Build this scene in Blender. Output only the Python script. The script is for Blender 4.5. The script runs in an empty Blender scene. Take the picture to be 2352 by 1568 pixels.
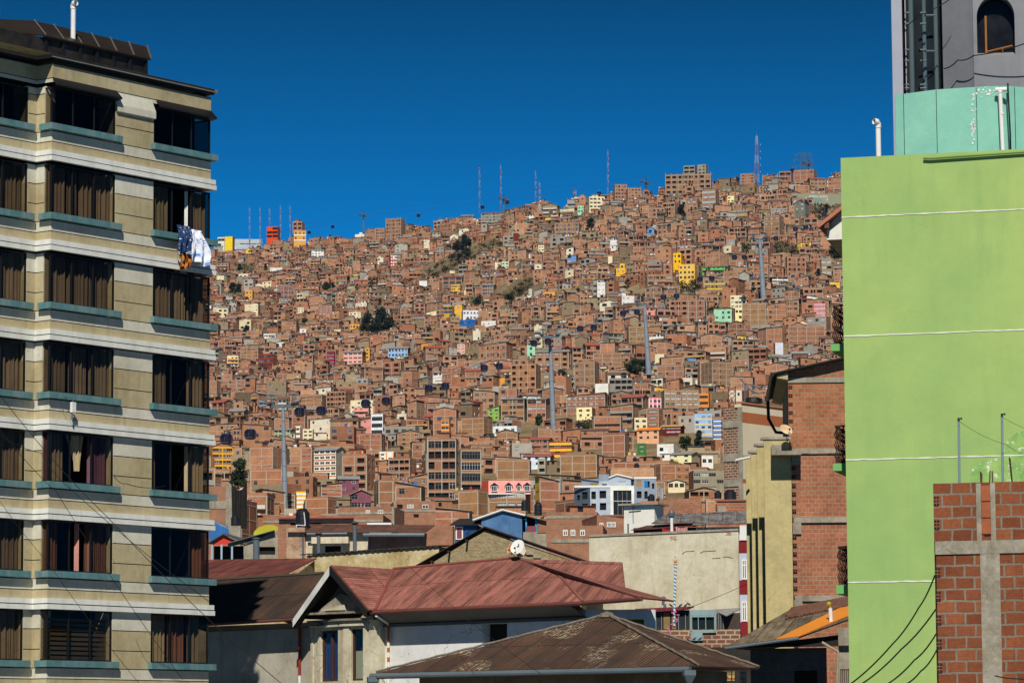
import bpy, math, random
from mathutils import Vector, Matrix
random.seed(11)
R = math.radians
SC = bpy.context.scene
COL = SC.collection
# ------------------------------------------------------------------ camera
F = 8039.0; CX = 1176.0; CY = 784.0; HY = 1723.0; ZC = 6.0
PITCH = math.atan((HY - CY) / F); ROLL = -0.006
cam_d = bpy.data.cameras.new('camera'); cam = bpy.data.objects.new('camera', cam_d); COL.objects.link(cam)
cam_d.sensor_width = 36.0; cam_d.lens = F / 2352.0 * 36.0
cam_d.clip_start = 1.0; cam_d.clip_end = 30000.0
CAMM = Matrix.Rotation(R(90) + PITCH, 4, 'X') @ Matrix.Rotation(ROLL, 4, 'Z')
cam.matrix_world = Matrix.Translation((0, 0, ZC)) @ CAMM
SC.camera = cam
CR = CAMM.to_3x3()
def at(px, py, Y):
    d = CR @ Vector(((px - CX) / F, (CY - py) / F, -1.0))
    return Vector((0, 0, ZC)) + d * (Y / d.y)
CRI = CR.transposed()
def pix(p):
    q = CRI @ (Vector(p) - Vector((0, 0, ZC)))
    return (CX + F * q.x / -q.z, CY - F * q.y / -q.z)
# ------------------------------------------------------------------ light
SUN_EL, SUN_AZ = R(43.5), R(2.0)          # behind the camera, a little to its left
sd = Vector((-math.sin(SUN_AZ) * math.cos(SUN_EL), -math.cos(SUN_AZ) * math.cos(SUN_EL), math.sin(SUN_EL)))
sun_d = bpy.data.lights.new('sun', 'SUN'); sun = bpy.data.objects.new('sun', sun_d); COL.objects.link(sun)
sun_d.energy = 4.9; sun_d.angle = R(0.5); sun_d.color = (1.0, 0.93, 0.82)
sun.rotation_euler = sd.to_track_quat('Z', 'Y').to_euler()
w = bpy.data.worlds.new('World'); SC.world = w; w.use_nodes = True
nt = w.node_tree; nt.nodes.clear()
sk = nt.nodes.new('ShaderNodeTexSky'); sk.sky_type = 'NISHITA'; sk.sun_disc = False
sk.sun_elevation = SUN_EL; sk.sun_rotation = R(180) + SUN_AZ
sk.altitude = 3800; sk.air_density = 0.55; sk.dust_density = 0.0; sk.ozone_density = 6.0
hs = nt.nodes.new('ShaderNodeMixRGB'); hs.blend_type = 'MULTIPLY'; hs.inputs[0].default_value = 1.0
hs.inputs[2].default_value = (0.02, 0.74, 0.95, 1)      # the deep clear blue of high-altitude air
bg = nt.nodes.new('ShaderNodeBackground'); bg.inputs[1].default_value = 0.118
wo = nt.nodes.new('ShaderNodeOutputWorld')
tc = nt.nodes.new('ShaderNodeTexCoord'); sz = nt.nodes.new('ShaderNodeSeparateXYZ'); cr = nt.nodes.new('ShaderNodeValToRGB'); h2 = nt.nodes.new('ShaderNodeMixRGB'); h2.blend_type = 'MULTIPLY'; h2.inputs[0].default_value = 1.0
e_ = cr.color_ramp.elements; e_[0].position = .14; e_[0].color = (1, 1, 1, 1); e_[1].position = .6; e_[1].color = (.04, .04, .04, 1); k_ = e_.new(.22); k_.color = (.40, .40, .40, 1); k_ = e_.new(.31); k_.color = (.16, .16, .16, 1)   # sky deepens quickly towards the zenith
nt.links.new(tc.outputs['Generated'], sz.inputs[0]); nt.links.new(sz.outputs[2], cr.inputs[0])
nt.links.new(sk.outputs[0], hs.inputs[1]); nt.links.new(hs.outputs[0], h2.inputs[1]); nt.links.new(cr.outputs[0], h2.inputs[2]); nt.links.new(h2.outputs[0], bg.inputs[0]); nt.links.new(bg.outputs[0], wo.inputs[0])
SC.view_settings.view_transform = 'Standard'; SC.view_settings.look = 'None'
SC.view_settings.exposure = 0.0; SC.view_settings.gamma = 1.0
SC.render.engine = 'CYCLES'
SC.cycles.max_bounces = 5; SC.cycles.diffuse_bounces = 2; SC.cycles.glossy_bounces = 2; SC.cycles.transmission_bounces = 3
SC.cycles.transparent_max_bounces = 8
SC.cycles.use_denoising = True
# ------------------------------------------------------------------ materials
def srgb(r, g, b):
    f = lambda c: c / 12.92 if c <= 0.04045 else ((c + 0.055) / 1.055) ** 2.4
    return (f(r / 255), f(g / 255), f(b / 255))
class NT:
    def __init__(s, name, rough=0.8, spec=0.25, metal=0.0):
        s.m = bpy.data.materials.new(name); s.m.use_nodes = True; s.t = s.m.node_tree
        s.b = s.t.nodes['Principled BSDF']; s.b.inputs['Roughness'].default_value = rough
        s.b.inputs['Specular IOR Level'].default_value = spec; s.b.inputs['Metallic'].default_value = metal
    def n(s, typ, **kw):
        x = s.t.nodes.new('ShaderNode' + typ)
        for k, v in kw.items(): setattr(x, k, v)
        return x
    def l(s, a, b): s.t.links.new(a, b)
    def co(s, kind='Object'):
        return s.n('TexCoord').outputs[kind]
    def mapped(s, kind, sc):
        mp = s.n('Mapping'); mp.inputs['Scale'].default_value = sc; s.l(s.co(kind), mp.inputs[0]); return mp.outputs[0]
    def noise(s, vec, scale, detail=4, rough=0.6):
        x = s.n('TexNoise'); x.inputs['Scale'].default_value = scale; x.inputs['Detail'].default_value = detail
        x.inputs['Roughness'].default_value = rough; s.l(vec, x.inputs['Vector']); return x.outputs[0]
    def ramp(s, fac, stops):
        x = s.n('ValToRGB'); s.l(fac, x.inputs[0]); e = x.color_ramp.elements
        e[0].position, e[0].color = stops[0][0], (*stops[0][1], 1)
        e[1].position, e[1].color = stops[-1][0], (*stops[-1][1], 1)
        for p, c in stops[1:-1]:
            k = e.new(p); k.color = (*c, 1)
        return x.outputs[0]
    def mix(s, fac, a, b, mode='MIX'):
        x = s.n('MixRGB', blend_type=mode)
        for i, v in ((0, fac), (1, a), (2, b)):
            if isinstance(v, (int, float)): x.inputs[i].default_value = v
            elif isinstance(v, tuple): x.inputs[i].default_value = (*v, 1)
            else: s.l(v, x.inputs[i])
        return x.outputs[0]
    def math(s, op, a, b=0.0):
        x = s.n('Math', operation=op)
        for i, v in ((0, a), (1, b)):
            if isinstance(v, (int, float)): x.inputs[i].default_value = v
            else: s.l(v, x.inputs[i])
        return x.outputs[0]
    def col(s, c):
        if isinstance(c, tuple): s.b.inputs['Base Color'].default_value = (*c, 1)
        else: s.l(c, s.b.inputs['Base Color'])
    def bump(s, h, strength=0.3, dist=0.02):
        x = s.n('Bump'); x.inputs['Strength'].default_value = strength; x.inputs['Distance'].default_value = dist
        s.l(h, x.inputs['Height']); s.l(x.outputs[0], s.b.inputs['Normal'])
def sc3(c, k): return tuple(min(1.0, x * k) for x in c)
_pm = {}
def paint(name, c, var=0.12, rough=0.85, scale=0.8, streak=0.0, stain=None, bump=0.0, spec=0.2, metal=0.0, fine=6.0):
    """matt painted / plastered / metal surface with blotches, fine grain and optional vertical rain streaks"""
    if name in _pm: return _pm[name]
    q = NT(name, rough, spec, metal)
    o = q.co()
    n1 = q.noise(o, scale, 5); n2 = q.noise(o, scale * fine, 3)
    nn = q.math('ADD', q.math('MULTIPLY', n1, 0.65), q.math('MULTIPLY', n2, 0.35))
    c1 = q.ramp(nn, [(0.3, sc3(c, 1 - var)), (0.7, sc3(c, 1 + var))])
    if streak:
        ns = q.noise(q.mapped('Object', (3.0, 3.0, 0.18)), 1.0, 4)
        fac = q.ramp(ns, [(0.46, (0, 0, 0)), (0.72, (streak,) * 3)])
        c1 = q.mix(fac, c1, stain or sc3(c, 0.35))
    q.col(c1)
    if bump: q.bump(n2, bump, 0.02)
    _pm[name] = q.m; return q.m
def glassy(name, c, rough=0.12, var=0.4):
    if name in _pm: return _pm[name]
    q = NT(name, rough, 0.2); n1 = q.noise(q.co(), 1.7, 2)
    q.col(q.ramp(n1, [(0.35, sc3(c, 1 - var)), (0.65, sc3(c, 1 + var))])); _pm[name] = q.m; return q.m
def clear_glass(name, tint=(0.5, 0.5, 0.5), gloss=0.06):
    if name in _pm: return _pm[name]
    q = NT(name); q.t.nodes.remove(q.b)
    tr = q.n('BsdfTransparent'); tr.inputs[0].default_value = (*tint, 1)
    gl = q.n('BsdfGlossy'); gl.inputs['Roughness'].default_value = 0.03; gl.inputs[0].default_value = (0.9, 0.95, 1, 1)
    mx = q.n('MixShader'); mx.inputs[0].default_value = gloss
    out = q.t.nodes['Material Output']; q.l(tr.outputs[0], mx.inputs[1]); q.l(gl.outputs[0], mx.inputs[2]); q.l(mx.outputs[0], out.inputs[0])
    _pm[name] = q.m; return q.m
def brick_far(name, tint_attr=True, base=(0.35, 0.150, 0.079)):
    q = NT(name, 0.9, 0.1); o = q.co()
    n1 = q.noise(o, 0.22, 4); n2 = q.noise(q.mapped('Object', (2.2, 2.2, 5.0)), 1.0, 3, 0.7)
    nn = q.math('ADD', q.math('MULTIPLY', n1, 0.5), q.math('MULTIPLY', n2, 0.5))
    c = q.ramp(nn, [(0.3, sc3(base, 0.55)), (0.5, base), (0.7, (base[0] * 1.35, base[1] * 1.5, base[2] * 1.55))])
    sx = q.n('SeparateXYZ'); q.l(o, sx.inputs[0]); cv = q.n('CombineXYZ'); q.l(q.math('ADD', sx.outputs[0], sx.outputs[1]), cv.inputs[0]); q.l(sx.outputs[2], cv.inputs[1])
    bk = q.n('TexBrick'); q.l(cv.outputs[0], bk.inputs['Vector']); bk.inputs['Scale'].default_value = 1.0; bk.inputs['Brick Width'].default_value = .42; bk.inputs['Row Height'].default_value = .21; bk.inputs['Mortar Size'].default_value = .022
    bk.inputs['Color1'].default_value = (.82, .8, .8, 1); bk.inputs['Color2'].default_value = (1.12, 1.08, 1.05, 1); bk.inputs['Mortar'].default_value = (.92, 1.25, 1.4, 1); c = q.mix(1.0, c, bk.outputs[0], 'MULTIPLY')
    if tint_attr:
        a = q.n('Attribute', attribute_name='tint'); c = q.mix(1.0, c, a.outputs[0], 'MULTIPLY')
    q.col(c); return q.m
def tinted(name, var=0.12, rough=0.9):
    q = NT(name, rough, 0.1); a = q.n('Attribute', attribute_name='tint')
    nn = q.noise(q.co(), 0.5, 5, 0.7)
    q.col(q.mix(1.0, a.outputs[0], q.ramp(nn, [(0.3, (1 - 2 * var,) * 3), (0.7, (1 + var,) * 3)]), 'MULTIPLY')); return q.m
def brick_near(name, c1, c2, mortar, bw=0.25, bh=0.165, ms=0.014, stain=0.0, rake=True, flip=0):
    """block masonry laid out in metres on the wall's UV map"""
    q = NT(name, 0.88, 0.12); uv = q.co('UV')
    nw = q.n('TexNoise'); nw.inputs['Scale'].default_value = 2.6; nw.inputs['Detail'].default_value = 4; q.l(uv, nw.inputs['Vector']); wob = q.n('VectorMath', operation='SCALE'); wob.inputs['Scale'].default_value = .045; q.l(nw.outputs[1], wob.inputs[0]); wa = q.n('VectorMath', operation='ADD'); q.l(uv, wa.inputs[0]); q.l(wob.outputs[0], wa.inputs[1])
    br = q.n('TexBrick'); q.l(wa.outputs[0], br.inputs['Vector']); br.offset = 0.5
    br.inputs['Color1'].default_value = (*c1, 1); br.inputs['Color2'].default_value = (*c2, 1); br.inputs['Mortar'].default_value = (*mortar, 1)
    br.inputs['Scale'].default_value = 1.0; br.inputs['Mortar Size'].default_value = ms; br.inputs['Mortar Smooth'].default_value = 0.15
    br.inputs['Brick Width'].default_value = bw; br.inputs['Row Height'].default_value = bh; br.inputs['Bias'].default_value = 0.0
    n1 = q.noise(uv, 0.9, 5); n2 = q.noise(uv, 14.0, 4, 0.7)
    c = q.mix(1.0, br.outputs[0], q.ramp(n1, [(0.3, (0.72,) * 3), (0.7, (1.15,) * 3)]), 'MULTIPLY')
    c = q.mix(1.0, c, q.ramp(n2, [(0.3, (0.75,) * 3), (0.7, (1.15,) * 3)]), 'MULTIPLY')
    h = q.math('SUBTRACT', 1.0, br.outputs[1])
    if rake:  # horizontal ribs pressed into hollow clay blocks
        sx = q.n('SeparateXYZ'); q.l(uv, sx.inputs[0])
        rib = q.math('SINE', q.math('MULTIPLY', sx.outputs[1], 2 * math.pi / (bh / 5)))
        c = q.mix(q.math('MULTIPLY', q.math('MULTIPLY', q.math('ADD', rib, 1.0), 0.10), h), c, sc3(c1, 0.3))
    if stain:
        ns = q.noise(q.mapped('UV', (7.0, 0.5, 1)), 1.0, 5, 0.7)
        c = q.mix(q.ramp(ns, [(0.55, (0, 0, 0)), (0.7, (stain,) * 3)]), c, mortar)
    q.col(c); q.bump(q.math('ADD', h, q.math('MULTIPLY', n2, 0.3)), 0.7, 0.012); return q.m
def corrugated(name, c, rust, amount=0.5, pitch=0.12, sheet=0.85, run=1.9, stain_scale=1.0, flake=None, rough=0.6, metal=0.0, bumpd=0.009):
    """corrugated sheet roofing: UV u runs along the eave, v up the slope, in metres"""
    q = NT(name, rough, 0.25, metal); uv = q.co('UV')
    sx = q.n('SeparateXYZ'); q.l(uv, sx.inputs[0]); u, v = sx.outputs[0], sx.outputs[1]
    ns = q.noise(q.mapped('UV', (2.4 * stain_scale, 0.55 * stain_scale, 1)), 1.0, 6, 0.7)
    nb = q.noise(uv, 0.5 * stain_scale, 4); nf = q.noise(uv, 9.0, 4, 0.75)
    cc = q.mix(q.ramp(ns, [(0.5 - 0.22 * amount, (0, 0, 0)), (0.62, (1, 1, 1))]), c, rust)
    cc = q.mix(1.0, cc, q.ramp(nb, [(0.3, (0.75,) * 3), (0.7, (1.2,) * 3)]), 'MULTIPLY')
    cc = q.mix(1.0, cc, q.ramp(nf, [(0.3, (0.8,) * 3), (0.7, (1.14,) * 3)]), 'MULTIPLY')
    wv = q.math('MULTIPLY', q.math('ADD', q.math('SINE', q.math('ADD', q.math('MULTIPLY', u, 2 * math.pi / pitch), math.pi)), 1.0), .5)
    cc = q.mix(q.math('MULTIPLY', q.math('POWER', wv, 2.0), .45), cc, sc3(rust, .35))   # shade painted into the valleys in a dark rust tone
    wn = q.n('TexWhiteNoise', noise_dimensions='2D'); cb = q.n('CombineXYZ'); q.l(q.math('FLOOR', q.math('DIVIDE', u, sheet)), cb.inputs[0]); q.l(q.math('FLOOR', q.math('DIVIDE', v, run)), cb.inputs[1]); q.l(cb.outputs[0], wn.inputs['Vector'])
    cc = q.mix(1.0, cc, q.ramp(wn.outputs[0], [(0, (.8, .8, .8)), (1, (1.16, 1.14, 1.12))]), 'MULTIPLY')   # every sheet has weathered its own way
    if flake:
        n4 = q.noise(uv, 6.0, 5, 0.8); n5 = q.noise(uv, 0.42, 2)
        g = q.math('MULTIPLY', q.ramp(n4, [(0.5, (0, 0, 0)), (0.56, (1, 1, 1))]), q.ramp(n5, [(0.52, (0, 0, 0)), (0.6, (1, 1, 1))]))
        cc = q.mix(g, cc, flake)
    wob = q.math('MULTIPLY', q.math('SUBTRACT', q.noise(q.mapped('UV', (0.3, 1.5, 1)), 1.0, 2), 0.5), 0.06)
    sid = q.math('FRACT', q.math('DIVIDE', q.math('ADD', u, wob), sheet)); lap = q.math('LESS_THAN', sid, 0.035)
    zig = q.math('MULTIPLY', q.math('SINE', q.math('MULTIPLY', u, 2 * math.pi / 0.16)), 0.018)
    row = q.math('LESS_THAN', q.math('FRACT', q.math('DIVIDE', q.math('ADD', v, zig), run)), 0.022)
    ln = q.math('MULTIPLY', q.math('MAXIMUM', lap, row), 0.75)
    cc = q.mix(ln, cc, sc3(c, 0.18))
    q.col(cc)
    h = q.math('SINE', q.math('MULTIPLY', u, 2 * math.pi / pitch))
    q.bump(q.math('ADD', h, q.math('MULTIPLY', q.math('MAXIMUM', lap, row), -1.0)), 0.8, bumpd); return q.m
def plaster(name, c, dark, light, stain, var=0.2, crack=0.5, scale=0.6, streak=0.5):
    """old render: blotches, run-down stains, pale repairs and hairline cracks that belong to the wall"""
    q = NT(name, 0.92, 0.1); o = q.co()
    n1 = q.noise(o, scale, 6, 0.65); n2 = q.noise(o, scale * 7, 5, 0.7); n3 = q.noise(o, 22, 3)
    cc = q.ramp(n1, [(0.3, dark), (0.5, c), (0.68, light)])
    ns = q.noise(q.mapped('Object', (2.6, 2.6, 0.3)), 1.0, 5, 0.65)
    cc = q.mix(q.ramp(ns, [(0.52, (0, 0, 0)), (0.75, (streak,) * 3)]), cc, stain)
    cc = q.mix(1.0, cc, q.ramp(n2, [(0.3, (1 - var,) * 3), (0.7, (1 + var * 0.6,) * 3)]), 'MULTIPLY')
    vo = q.n('TexVoronoi', feature='DISTANCE_TO_EDGE'); vo.inputs['Scale'].default_value = 1.1
    dv = q.n('MixRGB', blend_type='ADD'); dv.inputs[0].default_value = 0.5
    q.l(o, dv.inputs[1]); nc = q.n('TexNoise'); nc.inputs['Scale'].default_value = 2.5; nc.inputs['Detail'].default_value = 5; q.l(o, nc.inputs['Vector']); q.l(nc.outputs[1], dv.inputs[2])
    q.l(dv.outputs[0], vo.inputs['Vector'])
    ck = q.math('MULTIPLY', q.ramp(vo.outputs[0], [(0.004, (1, 1, 1)), (0.014, (0, 0, 0))]), q.ramp(q.noise(o, 0.9, 2), [(0.5, (0, 0, 0)), (0.6, (crack,) * 3)]))
    cc = q.mix(ck, cc, sc3(dark, 0.3)); q.col(cc)
    q.bump(q.math('ADD', n2, q.math('MULTIPLY', n3, 0.4)), 0.35, 0.02); return q.m
# ------------------------------------------------------------------ mesh building
class MB:
    def __init__(s): s.v = []; s.f = []; s.m = []; s.uv = []; s.c = []; s.M = None; s.col = None; s.anycol = False
    def face(s, pts, m=0, uv=None, col=None):
        i = len(s.v); M = s.M
        if M is None: s.v.extend([tuple(p) for p in pts])
        else: s.v.extend([tuple(M @ Vector(p)) for p in pts])
        s.f.append(tuple(range(i, i + len(pts)))); s.m.append(m)
        s.uv.append(uv or [(0, 0)] * len(pts))
        c = col or s.col
        if c: s.anycol = True
        s.c.append(c or (1, 1, 1))
    def quad(s, a, b, c, d, m=0, uv=None, col=None): s.face((a, b, c, d), m, uv, col)
    def box(s, x0, x1, y0, y1, z0, z1, m=0, col=None, top=None):
        t = m if top is None else top
        A, B, C, D = (x0, y0, z0), (x1, y0, z0), (x1, y1, z0), (x0, y1, z0)
        E, Fq, G, H = (x0, y0, z1), (x1, y0, z1), (x1, y1, z1), (x0, y1, z1)
        w, d, h = x1 - x0, y1 - y0, z1 - z0
        s.face((A, B, Fq, E), m, [(x0, z0), (x1, z0), (x1, z1), (x0, z1)], col)
        s.face((B, C, G, Fq), m, [(y0, z0), (y1, z0), (y1, z1), (y0, z1)], col)
        s.face((C, D, H, G), m, [(x0, z0), (x1, z0), (x1, z1), (x0, z1)], col)
        s.face((D, A, E, H), m, [(y0, z0), (y1, z0), (y1, z1), (y0, z1)], col)
        s.face((E, Fq, G, H), t, [(x0, y0), (x1, y0), (x1, y1), (x0, y1)], col)
        s.face((D, C, B, A), m, None, col)
    def tube(s, pts, r, n=8, m=0, cap=True, col=None):
        pts = [Vector(p) for p in pts]; rs = r if isinstance(r, (list, tuple)) else [r] * len(pts)
        rings = []; up = None
        for i, p in enumerate(pts):
            d = (pts[min(i + 1, len(pts) - 1)] - pts[max(i - 1, 0)]).normalized()
            if up is None or abs(d.dot(up)) > 0.97: up = Vector((0, 0, 1)) if abs(d.z) < 0.9 else Vector((1, 0, 0))
            a = d.cross(up).normalized(); b = d.cross(a)
            rings.append([p + (a * math.cos(2 * math.pi * k / n) + b * math.sin(2 * math.pi * k / n)) * rs[i] for k in range(n)])
        for i in range(len(pts) - 1):
            for k in range(n):
                k2 = (k + 1) % n
                s.face((rings[i][k], rings[i][k2], rings[i + 1][k2], rings[i + 1][k]), m, [(k / n, i), ((k + 1) / n, i), ((k + 1) / n, i + 1), (k / n, i + 1)], col)
        if cap:
            s.face(rings[0][::-1], m, None, col); s.face(rings[-1], m, None, col)
    def lathe(s, prof, n=16, m=0, c=(0, 0), col=None):
        for i in range(len(prof) - 1):
            (r0, z0), (r1, z1) = prof[i], prof[i + 1]
            for k in range(n):
                a0, a1 = 2 * math.pi * k / n, 2 * math.pi * (k + 1) / n
                p = lambda r, a, z: (c[0] + r * math.cos(a), c[1] + r * math.sin(a), z)
                if r0 < 1e-6: s.face((p(0, 0, z0), p(r1, a1, z1), p(r1, a0, z1)), m, None, col)
                elif r1 < 1e-6: s.face((p(r0, a0, z0), p(r0, a1, z0), p(0, 0, z1)), m, None, col)
                else: s.face((p(r0, a0, z0), p(r0, a1, z0), p(r1, a1, z1), p(r1, a0, z1)), m, None, col)
    def slab(s, pts, t, m=0, me=None, uv=None):
        """flat polygon given thickness downwards/inwards along its normal"""
        P = [Vector(p) for p in pts]; n = (P[1] - P[0]).cross(P[-1] - P[0]).normalized()
        Q = [p - n * t for p in P]; e = m if me is None else me
        for i in range(1, len(P) - 1):
            s.face((P[0], P[i], P[i + 1]), m, [uv[0], uv[i], uv[i + 1]] if uv else None); s.face((Q[0], Q[i + 1], Q[i]), e)
        for i in range(len(P)):
            j = (i + 1) % len(P); s.face((P[i], Q[i], Q[j], P[j]), e)
    def facade(s, p0, p1, z0, z1, ops, m=0, col=None, u_off=0.0, prof=None):
        """wall from p0 to p1 (seen from outside p0 is on the left). ops: (u0,u1,z0,z1,depth,reveal mat,back mat|None)"""
        p0 = Vector((p0[0], p0[1], 0)); p1 = Vector((p1[0], p1[1], 0)); L = (p1 - p0).length
        if L < 1e-4: return
        d = (p1 - p0) / L; nrm = Vector((d.y, -d.x, 0))
        ops = [o for o in ops if o[1] > 0 and o[0] < L]
        ops = [(max(o[0], 0), min(o[1], L), max(o[2], z0), min(o[3], z1)) + tuple(o[4:]) for o in ops]
        us = sorted({0.0, L} | {round(x, 4) for o in ops for x in o[:2]}); zs = sorted({z0, z1} | {round(x, 4) for o in ops for x in o[2:4]})
        P = lambda u, z, dd=0.0: tuple(p0 + d * u - nrm * dd + Vector((0, 0, z)))
        for i in range(len(zs) - 1):
            za, zb = zs[i], zs[i + 1]; zm = (za + zb) / 2; run = None
            for k in range(len(us) - 1):
                ua, ub = us[k], us[k + 1]; um = (ua + ub) / 2
                hole = any(o[0] < um < o[1] and o[2] < zm < o[3] for o in ops)
                if hole:
                    if run is not None: s._wq(P, run, ua, za, zb, m, col, u_off); run = None
                elif run is None: run = ua
            if run is not None: s._wq(P, run, L, za, zb, m, col, u_off)
        for o in ops:
            a, b, c, e, dd, rm, bm = o[:7]
            s.face((P(a, c), P(a, c, dd), P(a, e, dd), P(a, e)), rm, None, col); s.face((P(b, c, dd), P(b, c), P(b, e), P(b, e, dd)), rm, None, col)
            s.face((P(a, e), P(a, e, dd), P(b, e, dd), P(b, e)), rm, None, col); s.face((P(a, c, dd), P(a, c), P(b, c), P(b, c, dd)), rm, None, col)
            if bm is not None: s.face((P(a, c, dd), P(b, c, dd), P(b, e, dd), P(a, e, dd)), bm, [(a, c), (b, c), (b, e), (a, e)], col)
    def _wq(s, P, a, b, za, zb, m, col, uo):
        s.face((P(a, za), P(b, za), P(b, zb), P(a, zb)), m, [(a + uo, za), (b + uo, za), (b + uo, zb), (a + uo, zb)], col)
    def build(s, name, mats, parent=None, loc=None, smooth=False):
        me = bpy.data.meshes.new(name); me.from_pydata(s.v, [], s.f)
        if not isinstance(mats, (list, tuple)): mats = [mats]
        for x in mats: me.materials.append(x)
        me.polygons.foreach_set('material_index', s.m)
        uvl = me.uv_layers.new(name='UVMap'); flat = [c for f in s.uv for p in f for c in p]; uvl.data.foreach_set('uv', flat)
        if s.anycol:
            ca = me.color_attributes.new('tint', 'FLOAT_COLOR', 'CORNER')
            fl = []
            for f, c in zip(s.f, s.c): fl.extend((c[0], c[1], c[2], 1.0) * len(f))
            ca.data.foreach_set('color', fl)
        if smooth:
            me.polygons.foreach_set('use_smooth', [True] * len(s.f))
        me.validate(); me.update()
        o = bpy.data.objects.new(name, me); COL.objects.link(o)
        if parent is not None: o.parent = parent
        if loc is not None: o.location = loc
        return o
def tag(o, label=None, cat=None, group=None, kind=None):
    if label: o['label'] = label
    if cat: o['category'] = cat
    if group: o['group'] = group
    if kind: o['kind'] = kind
    return o
def empty(name, loc, rz=0.0, label=None, cat=None, group=None):
    o = bpy.data.objects.new(name, None); COL.objects.link(o); o.location = loc; o.rotation_euler = (0, 0, rz)
    o.empty_display_size = 0.5
    return tag(o, label, cat, group)
def inst(src, parent, loc, rz=0.0):
    c = src.copy(); COL.objects.link(c); c.parent = parent; c.location = loc; c.rotation_euler = (0, 0, rz); return c
# ================================================================== terrain
def lerp(a, b, t): return a + (b - a) * t
def tab(T, x):
    if x <= T[0][0]: return T[0][1]
    for (a, b), (c, d) in zip(T, T[1:]):
        if x <= c: return lerp(b, d, (x - a) / (c - a))
    return T[-1][1]
RIDGE = [(300, 592), (480, 588), (560, 580), (640, 570), (740, 560), (830, 550), (900, 540), (1000, 533), (1100, 514), (1200, 498), (1290, 480), (1400, 466), (1500, 452),
         (1600, 436), (1700, 428), (1800, 422), (1930, 418), (2100, 412), (2352, 405)]
def ridge(px): return tab(RIDGE, px)
def hillY(px, py):
    r = ridge(px); t = min(1, max(0, (px - 500) / 1100)); t = t * t * (3 - 2 * t)
    A = [(r, 3000), (700, 2550), (830, 2150), (1000, 1560), (1100, 1230), (1200, 760), (1260, 420), (1300, 330)]
    B = [(r, 2250), (600, 1900), (720, 1760), (830, 1670), (1000, 1340), (1140, 940), (1195, 780), (1260, 420), (1300, 330)]
    return lerp(tab(A, py), tab(B, py), t)
g = MB(); cols = [-2600 + 70 * i for i in range(108)]; NR = 64; grid = []
for px in cols:
    line = []; r = ridge(px)
    for j in range(NR + 1):
        py = lerp(1300, r, j / NR); Y = hillY(px, py); p = at(px, py, Y)
        p.z -= 0.8 + 0.6 * math.sin(px * 0.071 + j * 1.7) * math.sin(j * 0.9 + px * 0.013); line.append(p)
    top = line[-1]
    for dY in (150, 600, 2500, 9000): line.append(Vector((top.x * (top.y + dY) / top.y, top.y + dY, top.z - 2 - dY * 0.004)))
    grid.append(line)
for i in range(len(cols) - 1):
    for j in range(len(grid[0]) - 1):
        g.quad(grid[i][j], grid[i + 1][j], grid[i + 1][j + 1], grid[i][j + 1])
q = NT('dry hillside soil', 0.95, 0.05); o_ = q.co()
c_ = q.ramp(q.noise(o_, 0.02, 6, 0.7), [(0.3, (0.11, 0.083, 0.045)), (0.5, (0.235, 0.172, 0.10)), (0.7, (0.33, 0.27, 0.165))])
c_ = q.mix(q.ramp(q.noise(o_, 0.22, 5, 0.75), [(0.5, (0, 0, 0)), (0.62, (0.8,) * 3)]), c_, (0.075, 0.075, 0.035)); q.col(c_)
q.bump(q.noise(o_, 0.3, 5), 0.6, 1.5); SOIL = q.m
hill = g.build('hillside', SOIL, smooth=True); tag(hill, kind='structure')
def nearz(Y): return tab([(170, 0), (330, 21), (430, 24)], Y)
g = MB(); ys = [-400, 0, 100, 170, 220, 270, 330, 430]
for a, b in zip(ys, ys[1:]): g.quad((-1600, a, nearz(a)), (1600, a, nearz(a)), (1600, b, nearz(b)), (-1600, b, nearz(b)))
tag(g.build('ground', paint('street paving', (0.12, 0.115, 0.105), 0.2)), kind='structure')
# ================================================================== hillside houses
HM = [brick_far('hollow brick wall'), tinted('painted wall'), paint('grey concrete frame', (0.40, 0.35, 0.28), 0.15), paint('dark opening', (0.012, 0.011, 0.011), 0.3),
      glassy('dark window glass', (0.016, 0.017, 0.019), .3), glassy('blue tinted glass', (0.022, 0.06, 0.15), .3), paint('net curtain behind glass', (0.40, 0.41, 0.40), 0.3, 0.5, 2.0),
      paint('zinc sheet roof', (0.27, 0.28, 0.29), 0.3, 0.6, 0.6, 0.6, (0.13, 0.075, 0.05)), paint('rusted sheet roof', (0.16, 0.083, 0.058), 0.35, 0.8, 0.6), paint('red sheet roof', (0.34, 0.085, 0.06), 0.25, 0.7),
      paint('roof screed', (0.24, 0.21, 0.17), 0.2), tinted('coloured fittings', 0.05), paint('window frame metal', (0.22, 0.21, 0.20), 0.2, 0.6), paint('white window frame', (0.72, 0.72, 0.70), 0.05, 0.6)]
BRICK, PAINT, CONC, DARK, GDARK, GBLUE, GPALE, TIN, RUST, RED, SCREED, COLR, FRAME, WFRAME = range(14)
_wm = {}
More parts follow.
